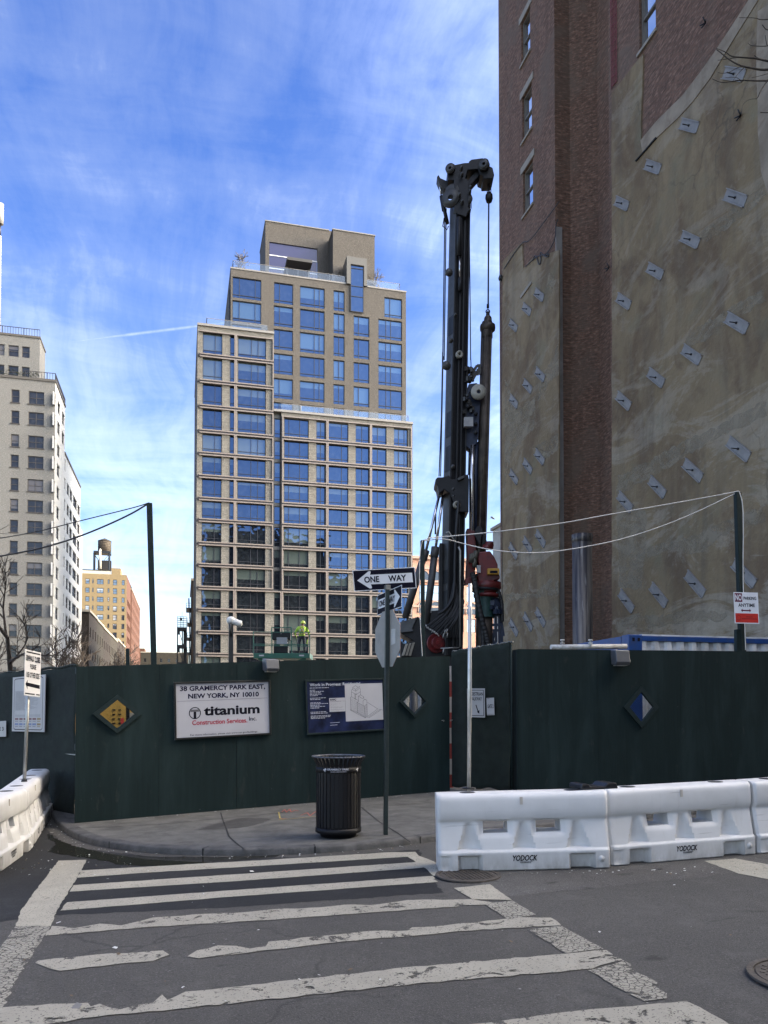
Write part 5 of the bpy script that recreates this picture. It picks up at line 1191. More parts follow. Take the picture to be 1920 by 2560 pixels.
mb = MB(); mb.tube([c5(1160, 1520), c5(1155, 2100)], .30, 20); mb.build('drill_string', M_RUST, rig)
mb = MB()
def corrug(pts, r): 
    P = smooth_line(pts, 3); Q = []; S_ = []
    L_ = 0
    for a, b in zip(P, P[1:]):
        k = max(2, int((b-a).length/.03))
        for i in range(k): Q.append(a.lerp(b, i/k)); L_ += 1; S_.append(r*(1 if L_ % 4 < 2 else .87))
    mb.tube(Q, S_, 10)
corrug([c5(1010, 960, -.6), c5(1040, 1080, -.6), c5(1080, 1330, -.65), c5(1130, 1560, -.65), c5(1190, 1760, -.6), c5(1215, 1900, -.6)], .10)
corrug([c5(1030, 1000, -.5), c5(1065, 1200, -.55), c5(1110, 1480, -.55), c5(1140, 1650, -.5), c5(1150, 1900, -.5)], .085)
corrug([c5(1300, 1060, -.2), c5(1330, 1180, -.2), c5(1380, 1320, -.2), c5(1385, 1480, -.2), c5(1385, 1580, -.2)], .07)
mb.build('corrugated_hose', M_HOSE, rig)
mb = MB(); rr = random.Random(9)
for a, b in (((1250, 1400), (1250, 1900)), ((1300, 1350), (1310, 1900)), ((1345, 1350), (1350, 1900)), ((1240, 1700), (1290, 1900)), ((1290, 1700), (1240, 1900)), ((1370, 1560), (1400, 1760)), ((1380, 1560), (1380, 1900))): mb.beam(c5(*a), c5(*b), .08, .1)
for y in (1370, 1440, 1500, 1620, 1690): mb.beam(c5(1245, y), c5(1350, y), .09, .09)
for k in range(14): mb.cbox(c5(rr.uniform(1250, 1360), rr.uniform(1340, 1500), rr.uniform(-.3, .1)), .16, .16, rr.uniform(.1, .25), rr.random())
mb.build('oscillator_frame', M_NAVYM, rig)
# crawler tracks on the ground
for s in (-1.3, 1.5):
    c = base+fwdv*(1.2+s)+Vector((0, 0, .02)); prof = []
    for k in range(24):
        a = k*math.pi/12; x = 2.1*(1 if math.cos(a) > 0 else -1)+.45*math.cos(a); prof.append(c-Rt*1.2+Rt*x+Zv*(.48+.45*math.sin(a)))
    MB().prism([p-fwdv*.3 for p in prof], fwdv*.6).build('crawler_track', M_RIG, rig)

# ================================================================== scissor lift and worker
DLf = 40.0
def c2(x, y, o=0.0): return dpt(480+x/2.86, 1040+y/2.86, DLf+o)
def l3(x, y, o=0.0): return dpt(620+x/9.217, 1520+y/9.217, DLf+o)
pf = l3(770, 1160); pf0 = Vector((pf.x, pf.y, gz(pf.x)))
lift = thing('scissor_lift', 'green scissor lift platform raised behind the hoarding carrying a worker', 'scissor lift', pf0)
M_LG = mat('green_lift_paint', (.010, .085, .055), .45, .1, .2, 4); zf = l3(770, 1060).z
a, b = l3(125, 1160, -.6), l3(1425, 1160, -.6); hgt = zf-a.z
bevel(MB().obox(a, b-a, fwdv*1.6, Zv*hgt).build('platform', M_LG, lift), .015)
mb = MB()
for x, y0, y1 in ((125, 545, 1060), (1420, 600, 1060)):
    for o in (-.57, .95): mb.beam(l3(x, y0, o), l3(x, y1, o), .045, .045)
for x, y0 in ((545, 450), (1000, 450)): mb.beam(l3(x, y0, -.57), l3(x+8, 1060, -.57), .05, .05)
for y in (550, 830, 865):
    for o in (-.57, .95): mb.beam(l3(125, y, o), l3(1425, y+15, o), .04, .04)
mb.beam(l3(545, 452, -.57), l3(1000, 452, -.57), .045, .045); mb.beam(l3(780, 452, -.57), l3(790, 560, -.57), .035, .035)
for x in (125, 1425):
    for y in (550, 840): mb.beam(l3(x, y, -.57), l3(x, y, .95), .04, .04)
mb.build('guard_rail', M_LG, lift)
for x in (310, 1235):
    MB().cbox(l3(x, 1110, -.62), pxm(l3(0, 0), 12), .01, pxm(l3(0, 0), 3.4), -YAW).build('label', mat('faded_label', (.45, .45, .45), .5), lift)
mb = MB(); rr = random.Random(6)
bevel(MB().cbox(l3(780, 700, .3)-Zv*.1, .95, .5, .42, -YAW).build('machine_hood', M_RIG, lift), .03)
bevel(MB().cbox(l3(770, 1055, .2), .75, .55, .42, -YAW).build('generator', M_RIG, lift), .05)
MB().cbox(l3(783, 830, .0), .55, .06, .34, -YAW).build('pale_cover', mat('pale_grey_cover', (.3, .3, .32), .5), lift)
mb = MB()
for k in range(26): mb.cbox(l3(580+k*17, 600+rr.uniform(-14, 10), rr.uniform(.1, .5)), rr.uniform(.06, .2), .08, rr.uniform(.03, .1), rr.random())
mb.build('tools', mat('tool_clutter', (.30, .28, .25), .6, 0, .6, 15), lift)
mb = MB(); zb_ = pf0.z+.75; steps = 4
cc = (a+b)/2+fwdv*.8
for sd in (-.6, .6):
    for k in range(steps):
        z0, z1 = zb_+(a.z-zb_)*k/steps, zb_+(a.z-zb_)*(k+1)/steps
        for sx in (-1, 1):
            p0 = Vector((cc.x, cc.y, z0))-Rt*1.2*sx+fwdv*sd; p1 = Vector((cc.x, cc.y, z1))+Rt*1.2*sx+fwdv*sd; mb.beam(p0, p1, .07, .12)
mb.build('scissor_arms', M_LG, lift)
bevel(MB().cbox(Vector((cc.x, cc.y, pf0.z+.3)), 2.5, 1.5, .45, -YAW).build('chassis', M_LG, lift), .04)
for sx in (-.85, .85):
    for sy in (-.7, .7):
        MB().lathe([(0, -.1), (.22, -.1), (.3, -.06), (.3, .06), (.22, .1), (0, .1)], Vector((cc.x, cc.y, pf0.z+.31))+Rt*sx+fwdv*sy, 20, axis=fwdv).build('wheel', M_HOSE, lift)

# worker: one skinned body seen from behind, hands on the rail
wx = l3(1240, 1060, .05); W0 = Vector((wx.x, wx.y, zf)); hgtw = l3(0, 285).z-zf
print('worker height', hgtw)
sc = hgtw/1.80
me = bpy.data.meshes.new('person'); wo = bpy.data.objects.new('person', me); COL.objects.link(wo)
J = {'pel': (0, 0, .95), 'sp': (0, .01, 1.12), 'ch': (-.01, .05, 1.34), 'nk': (.02, .08, 1.50), 'hd': (.05, .13, 1.60), 'ht': (.055, .13, 1.71),
     'hl': (-.10, 0, .92), 'kl': (-.14, .02, .50), 'al': (-.16, -.03, .09), 'tl': (-.18, .10, .04), 'hr': (.10, 0, .92), 'kr': (.13, .03, .50), 'ar': (.14, -.02, .09), 'tr': (.16, .11, .04),
     'sl': (-.20, .05, 1.40), 'el': (-.36, .08, 1.15), 'wl': (-.36, .28, 1.04), 'ml': (-.35, .35, 1.02), 'sr': (.19, .06, 1.40), 'er': (.36, .10, 1.17), 'wr': (.40, .26, 1.00), 'mr': (.40, .33, .97)}
RAD = {'pel': (.155, .115), 'sp': (.15, .11), 'ch': (.175, .125), 'nk': (.062, .062), 'hd': (.085, .10), 'ht': (.07, .08), 'hl': (.10, .10), 'kl': (.075, .075), 'al': (.06, .06), 'tl': (.05, .045), 'hr': (.10, .10), 'kr': (.075, .075), 'ar': (.06, .06), 'tr': (.05, .045),
       'sl': (.085, .085), 'el': (.062, .062), 'wl': (.042, .042), 'ml': (.036, .026), 'sr': (.085, .085), 'er': (.062, .062), 'wr': (.042, .042), 'mr': (.036, .026)}
names = list(J); ed = [('pel', 'sp'), ('sp', 'ch'), ('ch', 'nk'), ('nk', 'hd'), ('hd', 'ht'), ('pel', 'hl'), ('hl', 'kl'), ('kl', 'al'), ('al', 'tl'), ('pel', 'hr'), ('hr', 'kr'), ('kr', 'ar'), ('ar', 'tr'), ('ch', 'sl'), ('sl', 'el'), ('el', 'wl'), ('wl', 'ml'), ('ch', 'sr'), ('sr', 'er'), ('er', 'wr'), ('wr', 'mr')]
for sd, m_ in (('l', 'ml'), ('r', 'mr')):
    bx, by, bz = J[m_]
    for k, (dx, l_) in enumerate(((-.03, .07), (-.01, .085), (.012, .08), (.032, .06))):
        a_, b_ = f'f{sd}{k}a', f'f{sd}{k}b'; J[a_] = (bx+dx, by+l_*.6, bz-.002); J[b_] = (bx+dx, by+l_*.8, bz-.04); RAD[a_] = RAD[b_] = (.009, .009); names += [a_, b_]; ed += [(m_, a_), (a_, b_)]
    a_ = f't{sd}'; J[a_] = (bx+(.06 if sd == 'l' else -.06), by+.01, bz-.02); RAD[a_] = (.011, .011); names.append(a_); ed.append((m_, a_))
me.from_pydata([Vector(J[k])*sc for k in names], [(names.index(a_), names.index(b_)) for a_, b_ in ed], [])
wo.modifiers.new('skin', 'SKIN'); sv = me.skin_vertices[0].data
for i, k in enumerate(names): sv[i].radius = (RAD[k][0]*sc, RAD[k][1]*sc); sv[i].use_root = (k == 'pel')
sb = wo.modifiers.new('sub', 'SUBSURF'); sb.levels = 2; sb.render_levels = 2
dg = bpy.context.evaluated_depsgraph_get(); me2 = bpy.data.meshes.new_from_object(wo.evaluated_get(dg)); bpy.data.objects.remove(wo)
rz = -YAW+.1
wo = thing('person', 'worker in a lime hi-vis jacket and hard hat on the green lift, seen from behind', 'person', W0); wo.rotation_euler = (0, 0, rz)
M_HV = mat('hi_vis_lime', (.32, .50, .05), .7, 0, .2, 9); M_PANT = mat('dark_work_trousers', (.018, .02, .03), .8, 0, .3, 8); M_SKIN = mat('skin', (.16, .08, .05), .6); M_BOOT = mat('boots', (.06, .045, .03), .7)
me2.name = 'body'
for m_ in (M_HV, M_PANT, M_SKIN, M_BOOT): me2.materials.append(m_)
for p in me2.polygons:
    z = p.center.z/sc; r_ = abs(p.center.x)/sc
    p.material_index = 3 if z < .14 else (1 if z < .97 and not (r_ > .27) else (2 if z > 1.5 or (r_ > .3 and p.center.y/sc > .27) else 0)); p.use_smooth = True
bo = bpy.data.objects.new('body', me2); COL.objects.link(bo); bo.parent = wo
mb = MB(); hc = Vector((.055, .13, 1.66))*sc
mb.lathe([(.155*sc, 0), (.155*sc, .012), (.125*sc, .022), (.12*sc, .07*sc), (.09*sc, .12*sc), (.04*sc, .145*sc), (0, .15*sc)], hc, 20); mb.build('hard_hat', mat('lime_hard_hat', (.45, .55, .06), .4), wo, local=True)
mb = MB()
def hn_(pts): mb.tube([Vector(p)*sc for p in pts], .022*sc, 6)
hn_([(-.10, -.03, 1.50), (-.05, -.09, 1.36), (.04, -.105, 1.22), (.10, -.105, 1.08)]); hn_([(.12, -.03, 1.50), (.06, -.09, 1.36), (-.04, -.105, 1.22), (-.10, -.105, 1.08)]); hn_([(-.15, -.06, 1.08), (0, -.12, 1.06), (.15, -.06, 1.08)])
mb.build('harness', mat('tan_harness', (.30, .20, .10), .7), wo, local=True)
mb = MB()
for x in (-.09, .09): mb.cbox(Vector((x, -.125, 1.22))*sc, .05*sc, .02*sc, .11*sc)
mb.build('reflective_patch', mat('reflective_grey', (.4, .42, .5), .4), wo, local=True)
# ================================================================== brick building on the right
BX = 14.4
M_BRK = brick('red_brown_brick', (.195, .108, .072), (.112, .063, .044), (.14, .105, .08), .26, .088, .012, stain=(.135, .10, .075), streak=.5, fleck=(4.5, 12))
def stucco():
    m = bpy.data.materials.new('old_stucco'); m.use_nodes = True; t = NT(m.node_tree); p = m.node_tree.nodes['Principled BSDF']
    co, uv = wall_uv(t); c = t.mix(t.ramp(t.noise(t.mapping(uv, (1, .5, 1)), .32, 6, .6, .5), [(.3, 0.0), (.7, 1.0)]), (.188, .141, .083), (.255, .196, .120))
    br = t.ramp(t.noise(t.mapping(uv, (1.0, .55, 1), loc=(4, 2, 0)), .55, 9, .68, .9), [(.46, 0.0), (.6, .85)]); c = t.mix(br, c, (.135, .094, .06))
    lt = t.ramp(t.noise(t.mapping(uv, (.42, 1.1, 1), (0, 0, R(-14)), (9, 1, 0)), .55, 12, .74, .9), [(.515, 0.0), (.55, .5), (.66, .95)])
    s = t.n('ShaderNodeSeparateXYZ'); t.link(uv, s.inputs[0])
    lowz = t.ramp(t.math('DIVIDE', s.outputs[1], 20.0), [(.05, 1.0), (.75, .45)]); c = t.mix(t.math('MULTIPLY', lt, lowz), c, (.345, .305, .24))
    c = t.mix(t.ramp(t.noise(uv, 3.0, 8, .7), [(.28, .5), (.45, 0.0)]), c, (.12, .094, .066)); c = t.mix(t.ramp(t.noise(t.mapping(uv, (1, 1, 1), loc=(1, 5, 0)), 2.0, 8, .7), [(.55, 0.0), (.75, .5)]), c, (.30, .25, .18))
    gr = t.ramp(t.noise(t.mapping(uv, (2.2, .22, 1)), 1, 6, .6, .4), [(.5, 0.0), (.75, .5)]); c = t.mix(gr, c, (.11, .097, .075))
    gn = t.ramp(t.noise(t.mapping(uv, (1, 1, 1), loc=(2, 8, 0)), .5, 5, .6), [(.56, 0.0), (.7, .45)]); c = t.mix(gn, c, (.165, .17, .12))
    v = t.n('ShaderNodeTexVoronoi', feature='DISTANCE_TO_EDGE', i_Scale=.28); wn = t.n('ShaderNodeTexNoise', i_Scale=1.2, i_Detail=7.0); t.link(uv, wn.inputs['Vector'])
    va = t.n('ShaderNodeVectorMath', operation='MULTIPLY_ADD'); t.link(wn.outputs['Color'], va.inputs[0]); va.inputs[1].default_value = (1.6, 1.6, 0); t.link(uv, va.inputs[2]); t.link(va.outputs[0], v.inputs['Vector'])
    gate = t.ramp(t.noise(t.mapping(uv, (1, 1, 1), loc=(7, 3, 0)), .22, 2), [(.5, 0.0), (.6, .6)])
    c = t.mix(t.math('MULTIPLY', t.ramp(v.outputs['Distance'], [(.002, 1.0), (.008, 0.0)]), gate), c, (.085, .072, .056))
    t.link(c, p.inputs['Base Color']); p.inputs['Roughness'].default_value = .92; p.inputs['Specular IOR Level'].default_value = .2
    b = t.n('ShaderNodeBump'); b.inputs['Strength'].default_value = .6; b.inputs['Distance'].default_value = .03
    t.link(t.math('ADD', t.noise(uv, 9, 6), t.math('MULTIPLY', t.noise(uv, 1.5, 4), 2.0)), b.inputs['Height']); t.link(b.outputs[0], p.inputs['Normal']); MATS['old_stucco'] = m; return m
M_STU = stucco()
M_STUG = mat('grey_render', (.21, .20, .185), .9, 0, .25, .8, .5, 8, stain=(.13, .12, .10), sscale=.9)
M_PATCH = mat('pale_patch_render', (.255, .21, .155), .9, 0, .25, 1.2, .4, 9, stain=(.17, .13, .09), sscale=1.4)
M_LINTEL = mat('limestone', (.25, .225, .185), .8, 0, .12, 4, .1, 30)
M_WFR = mat('tan_window_frame', (.12, .105, .085), .5, 0, .1, 6)
M_GLS = glass('sky_glass', (.02, .024, .03), .72, (.9, .95, 1), .0)
BH_ = 42.0
bb = thing('brick_building', 'tall red brick building with stained stucco side wall and steel anchor plates', 'building', (BX, 25, 0))
def BXp(px, py): return onX(px, py, BX)
def yz(px, py): p = BXp(px, py); return p.y, p.z
foot = [(BX, 14.6), (BX, 24.2), (BX+1.45, 24.2), (BX+1.45, 27.5), (BX+.62, 28.2), (BX-.05, 28.2), (BX-.05, 33.9), (34, 33.9), (34, 14.6)]
# window openings on the side wall
wins = []
for x0, x1, yt_l, yb_l in ((1303.5, 1326.4, None, 166), (1306, 1329.5, 245, 358), (1308, 1331.5, 432, 543)):
    pb_l = onX(x0, yb_l, BX-.05); y1_ = pb_l.y; y0_ = onX(x1, 300, BX-.05).y; zb_ = pb_l.z; zt_ = onX(x0, yt_l, BX-.05).z if yt_l else zb_+1.95
    wins.append((y0_, y1_, zb_, zt_))
zb0 = wins[1][2]; dz_ = wins[0][2]-wins[1][2]
wins.append((wins[0][0], wins[0][1], wins[0][2]+dz_, wins[0][3]+dz_))
pL = onX(1598.6, 133, BX); pR = onX(1639.6, 75, BX); wing = (pR.y, pL.y, pL.z, pL.z+2.1); wing2 = (pR.y, pL.y, pL.z+3.3, pL.z+5.4)
mb = MB()
for i, (a, b) in enumerate(zip(foot, foot[1:]+foot[:1])):
    A_, B_ = Vector((*a, -.5)), Vector((*b, -.5)); u = (B_-A_).normalized(); N_ = Vector((-u.y, u.x, 0)); L_ = (B_-A_).length; holes = []
    if i == 0: holes = [(w_[0]-A_.y, w_[1]-A_.y, w_[2]+.5, w_[3]+.5) for w_ in (wing, wing2)]
    if i == 5: holes = [(w_[0]-A_.y, w_[1]-A_.y, w_[2]+.5, w_[3]+.5) for w_ in wins]
    wall(mb, A_, u, Zv, N_, L_, BH_+.5, holes, .2)
mb.face([(x, y, BH_) for x, y in foot]); mb.build('wall', M_BRK, bb)
for (y0_, y1_, z0_, z1_), bx in [(w_, BX-.05) for w_ in wins]+[(wing, BX), (wing2, BX)]:
    W_ = y1_-y0_; f = window('window', (bx, y1_, z0_), (0, -W_, 0), (0, 0, z1_-z0_), (-1, 0, 0), M_WFR, M_GLS, bb, (), (.5,), .09, .17, .08)
    MB().box((bx-.04, y0_-.18, z1_+.002), (bx+.1, y1_+.18, z1_+.30)).build('lintel', M_LINTEL, bb)
    MB().box((bx-.07, y0_-.08, z0_-.10), (bx+.18, y1_+.08, z0_-.002)).build('sill', M_LINTEL, bb)
def on_wall(nm, pix, m, bx, t_, d=0.0, extra=None):
    pts = [onX(x, y, bx) for x, y in pix]; pts = [Vector((bx-d, p.y, max(p.z, -.4))) for p in pts]
    if extra: pts += [Vector((bx-d, y, z)) for y, z in extra]
    dense = []
    for i, p in enumerate(pts):
        q = pts[(i+1) % len(pts)]; k = max(1, int((q-p).length/.5))
        for j in range(k):
            s = p.lerp(q, j/k)
            if j: s += Vector((0, random.uniform(-.025, .025), random.uniform(-.025, .025)))
            dense.append(s)
    return MB().prism(dense, Vector((-t_, 0, 0))).build(nm, m, bb)
Q = lambda x, y: (1240+x/2.44, y/2.44)
stu = [Q(713, 570), Q(905, 330), Q(895, 640), Q(893, 860), Q(990, 835), Q(1215, 600), Q(1320, 460), Q(1480, 195), Q(1590, 20), Q(1690, -140)]
ynear = 14.62
on_wall('stucco', [(1533, 1640), (1533, 800)]+stu, M_STU, BX, .05, .001, [(ynear, onX(1925, -115, BX).z), (ynear, -.4)])
on_wall('patch_band', [Q(893, 858), Q(990, 742), Q(1150, 585), Q(1280, 415), Q(1350, 315), Q(1450, 165), Q(1560, -5), Q(1640, -130), Q(1700, -140), Q(1590, 40), Q(1480, 215), Q(1400, 345), Q(1320, 480), Q(1215, 620), Q(1120, 725), Q(985, 850), Q(905, 930)], M_PATCH, BX, .075, .001)
on_wall('pale_brick_strip', [(1900, 30), (1930, 10), (1930, 500), (1908, 430), (1900, 330), (1897, 200)], M_PATCH, BX, .07, .001)
lft = [Q(46, 1608), Q(60, 1580), Q(165, 1480), Q(172, 1640), Q(232, 1570), Q(300, 1560), Q(391, 1525)]
on_wall('stucco', [(1256, 1640)]+lft+[(1399.5, 1640)], M_STU, BX-.05, .05, .001)
mb = MB(); mb.box((BX-.0499, 28.14, -.4), (BX+.22, 28.199, onX(1398, 560, BX).z)); mb.build('grey_render', M_STUG, bb)
on_wall('lead_flashing', [Q(862, 985), Q(990, 838), Q(992, 846), Q(866, 988)], MATS['black_joint'], BX, .10, .002)
on_wall('plank', [(1304.5, 741), (1331, 704), (1333.5, 709), (1306.5, 747)], M_LINTEL, BX-.05, .10, .002)
# anchor plates: short steel channels held by a rod
M_CHAN = mat('grey_anchor_steel', (.225, .215, .205), .65, 0, .15, 5, .1, 30)
plates = [(1590, 161), (1493, 272), (1414, 361), (1347, 440), (1593, 428), (1495, 518), (1419, 586), (1351, 651), (1596, 698), (1498, 766), (1421, 816), (1351, 866), (1600, 970), (1501, 1016), (1424, 1052), (1354, 1084), (1612, 1238), (1506, 1261), (1427, 1285), (1357, 1298)]
lplates = [(1168, 637), (1141, 668), (1112, 703), (1170, 809), (1143, 834), (1113, 867), (1169, 987), (1143, 1007), (1113, 1030), (1171, 1163), (1143, 1177), (1112, 1190), (1171, 1333), (1144, 1343), (1113, 1355)]
dirv = {}
def chan(px, py, bx, hl, hw, ang):
    c = onX(px*K, py*K, bx); c = Vector((bx-.052, c.y, c.z))
    e = Vector((0, -math.cos(ang), -math.sin(ang))); g = Vector((0, -math.sin(ang), math.cos(ang))); n_ = Vector((-1, 0, 0))
    mb = MB(); mb.obox(c-e*hl-g*hw, e*2*hl, g*2*hw, n_*.02)
    for s in (-1, 1): mb.obox(c-e*hl+g*(hw*s)-(g*.022 if s > 0 else 0*g), e*2*hl, g*.022, n_*.065)
    o = mb.build('anchor_plate', M_CHAN, bb)
    m2_ = MB(); m2_.cyl(c, c+n_*.24, .015, 8); m2_.lathe([(0, .035), (.032, .035), (.036, 0)], c+n_*.02, 6, axis=n_); m2_.build('anchor_rod', M_BLACKM, o)
for x, y in plates: chan(x, y, BX, .53, .145, R(42))
for x, y in lplates: chan(x, y, BX-.05, .53, .145, R(42))
def washmat():
    m = bpy.data.materials.new('plaster_wash'); m.use_nodes = True; t = NT(m.node_tree); nd = m.node_tree.nodes; p = nd['Principled BSDF']; co, uv = wall_uv(t)
    t.link(t.mix(t.noise(uv, 2.0, 6), (.235, .195, .135), (.34, .29, .21)), p.inputs['Base Color']); p.inputs['Roughness'].default_value = .95
    a = t.ramp(t.noise(t.mapping(uv, (.8, 1.2, 1)), 1.5, 10, .72, .6), [(.42, .75), (.64, .0)])
    tr = t.n('ShaderNodeBsdfTransparent'); mx = t.n('ShaderNodeMixShader'); t.link(t.math('SUBTRACT', 1.0, a), mx.inputs[0]); t.link(p.outputs[0], mx.inputs[1]); t.link(tr.outputs[0], mx.inputs[2]); t.link(mx.outputs[0], nd['Material Output'].inputs[0]); MATS['plaster_wash'] = m; return m
M_WASH = washmat()
Q2 = lambda x, y: (1240+x/2.44, 600+y/2.44)
Q3 = lambda x, y: (1240+x/2.44, 1200+y/2.44)
def wash(pix, bx, d):
    pts = [onX(x, y, bx) for x, y in pix]; dense = []
    for i, p in enumerate(pts):
        q = pts[(i+1) % len(pts)]; k = max(1, int((q-p).length/.15))
        for j in range(k): s = p.lerp(q, j/k); dense.append(Vector((bx-d, s.y+random.uniform(-.06, .06), s.z+random.uniform(-.06, .06))))
    if (dense[1]-dense[0]).length >= 0: MB_ = MB(); MB_.face(dense); MB_.build('plaster_patch', M_WASH, bb)
wash([Q(1650, 1130), Q(1560, 1205), Q(1440, 1290), Q(1300, 1385), Q(1235, 1440), Q(1290, 1470), Q(1410, 1400), Q(1490, 1350), Q(1659, 1190)], BX, .054)
wash([Q2(1659, 980), Q2(1300, 1165), Q2(1000, 1310), Q2(860, 1390), Q2(750, 1440), Q2(745, 1560), Q2(900, 1480), Q2(1150, 1330), Q2(1400, 1180), Q2(1659, 1080)], BX, .055)
wash([Q3(920, 420), Q3(1200, 350), Q3(1450, 240), Q3(1640, 170), Q3(1650, 260), Q3(1400, 330), Q3(1250, 450), Q3(1100, 430), Q3(930, 470)], BX, .054)
wash([Q3(745, 870), Q3(860, 815), Q3(1000, 835), Q3(1200, 790), Q3(1430, 820), Q3(1400, 860), Q3(1240, 860), Q3(1000, 895), Q3(850, 900), Q3(750, 930)], BX, .055)
wash([Q3(745, 140), Q3(850, 150), Q3(930, 200), Q3(920, 420), Q3(900, 660), Q3(760, 660)], BX, .056)
wash([Q2(1659, 360), Q2(1560, 430), Q2(1490, 470), Q2(1240, 640), Q2(1140, 680), Q2(1190, 560), Q2(1330, 480), Q2(1500, 380), Q2(1640, 300)], BX, .057)
wash([Q2(330, 200), Q2(375, 240), Q2(350, 330), Q2(315, 300)], BX-.05, .055); wash([Q2(388, 640), Q2(388, 830), Q2(330, 870), Q2(290, 960), Q2(250, 1000), Q2(300, 820)], BX-.05, .055)
wash([Q2(60, 840), Q2(140, 1020), Q2(250, 960), Q2(240, 1150), Q2(100, 1300), Q2(60, 1500)], BX-.05, .056); wash([Q2(388, 1180), Q2(388, 1290), Q2(310, 1330), Q2(230, 1260)], BX-.05, .057); wash([Q3(340, 600), Q3(390, 620), Q3(390, 700), Q3(60, 740), Q3(60, 690), Q3(250, 690)], BX-.05, .055)
def wallcable(label, pix, bx, r=.02, m=None): 
    P = smooth_line([onX(x, y, bx) for x, y in pix], 2); return MB().tube(P, r, 6).build('wall_cable', m or M_CABLE, bb)
wallcable('', [Q(385, 1230), Q(300, 1345), Q(200, 1480), Q(165, 1470), Q(100, 1560), Q(48, 1640)], BX-.14)
wallcable('', [Q(378, 1335), Q(362, 1380), Q(365, 1450), Q(330, 1520), Q(300, 1555), Q(250, 1560), Q(180, 1625)], BX-.14)
wallcable('', [Q(225, 1590), Q(235, 1555), Q(250, 1570), Q(262, 1620), Q(275, 1600), Q(268, 1530), Q(290, 1560), Q(320, 1570), Q(322, 1545), Q(300, 1560)], BX-.14, .022)
wallcable('', [(1258, 690), (1253, 697), (1252, 710), (1253, 1000), (1255, 1350), (1256, 1600)], BX-.12, .012)
p = onX(1252, 695, BX-.1); MB().lathe([(0, -.14), (.1, -.1), (.12, 0), (.08, .12), (0, .14)], p, 10).build('junction_box', M_BLACKM, bb)
for q in (Q(690, 1632), Q(1278, 140), Q(1492, 705)):
    p = onX(*q, BX-.06); mb = MB()
    for k in range(4): a = k*1.7; mb.tube([p, p+Vector((-.1, .12*math.cos(a), .14*math.sin(a)))], .02, 5)
    mb.build('hook', M_BLACKM, bb)
mb = MB(); ya_, yb_ = onX(1543, 100, BX).y, onX(1529, 100, BX).y; zn = onX(1536, 215, BX).z
for k in range(5): mb.beam((BX-.03, ya_+(yb_-ya_)*k/4, zn), (BX-.03, ya_+(yb_-ya_)*k/4, BH_-.5), .022, .02)
for k in range(60): mb.beam((BX-.03, ya_, zn+k*.3), (BX-.03, yb_, zn+k*.3+.12), .02, .02)
mb.build('red_netting', mat('red_netting', (.20, .06, .065), .9, 0, .4, 25), bb)
# parapet line on the near wall
MB().box((BX-.25, 14.4, BH_+.002), (34.2, 34.1, BH_+.6)).build('cornice', M_LINTEL, bb)
# low grey building behind it
gxp = onX(1232, 1327, 15.5)
gb_ = thing('grey_building', 'low pale grey rendered building just behind the brick building', 'building', (15.5, gxp.y, 0))
MB().box((15.5, 33.95, -.3), (30, gxp.y, gxp.z)).build('wall', mat('pale_render', (.36, .35, .32), .9, 0, .15, 1.2, stain=(.24, .22, .2), sscale=1), gb_)
MB().box((15.4, 33.95, gxp.z+.003), (30, gxp.y+.1, gxp.z+.14)).build('coping', M_LINTEL, gb_)

# ================================================================== glass fronted apartment block, middle
M_TAN = brick('grey_tan_brick', (.082, .075, .068), (.058, .053, .048), (.058, .053, .048), .30, .085, .012, streak=.3)
M_PALE = brick('pale_long_brick', (.165, .157, .141), (.095, .09, .082), (.07, .066, .061), .62, .13, .02, streak=.35)
M_FRAME = mat('rose_beige_metal', (.135, .113, .102), .5, .1, .08, 3); M_DK = mat('dark_bronze_metal', (.022, .018, .018), .45, .3, .15, 4)
M_WIN = mat('dark_window_metal', (.014, .014, .018), .4, .3, .1, 5)
M_GA = glass('block_glass', (.008, .010, .012), .27, (.075, .14, .30), .36, (.06, .078, .074), .012, .3)
M_GB = glass('tower_glass', (.008, .010, .014), .27, (.08, .148, .31), .36, (.045, .075, .105), .012, .2)
M_COP = mat('metal_coping', (.16, .15, .14), .5, .2, .1, 3); M_RAILG = clear('railing_glass', (.86, .91, .95), .05)
Y0 = 110.0
def ub(x): return onY(480+x/2.86, 1500, Y0).x            # picture column in the close-up -> metres along the front
def zb(ty, tx=496): return onY(tx, ty, Y0).z
def ta(x): return 480+x/2.86
def tya(y): return 520+y/2.86
rows_t = [824, 887, 952, 1015, 1077, 1133, 1190, 1246, 1300, 1358, 1412, 1469, 1524, 1580, 1636]
ZR = [zb(y) for y in rows_t]; dzf = ZR[-2]-ZR[-1]
while ZR[-1] > 3: ZR.append(ZR[-1]-dzf)
mid_ = thing('apartment_block', 'large modern apartment block with a grid of pink beige window frames and a stepped tower', 'building', (ub(800), Y0, 0))
xl, xr = ub(28), ub(1578); zroofL = onY(492, 813, Y0).z; zroofR = onY(ta(1578), tya(1548), Y0).z
xs0, xs1 = ub(578), ub(634)                                 # recessed slot
LOW = 8                                                     # from this row down the slot closes
cols = [('corner_window', 66, 207, (.64,)), ('narrow_window', 263, 297, ()), ('wide_window', 320, 523, (.48, .72)), ('slot_window', 587, 632, ()),
        ('broad_window', 655, 832, (.2, .64)), ('paired_window', 886, 951, (.5,)), ('parlour_window', 974, 1117, (.67,)), ('window', 1169, 1266, (.48,)), ('window', 1284, 1391, (.42,)), ('triple_window', 1444, 1545, (.36, .76))]
cells = [(45, 302), (303.5, 577), (640, 964), (965.5, 1276), (1277.5, 1570)]
RV = .32                                                     # how far the panes sit behind the frame front
nrow = len(ZR)-1; rows_R0 = 3
hl = {'L': [], 'R': [], 'S': []}; todo = []
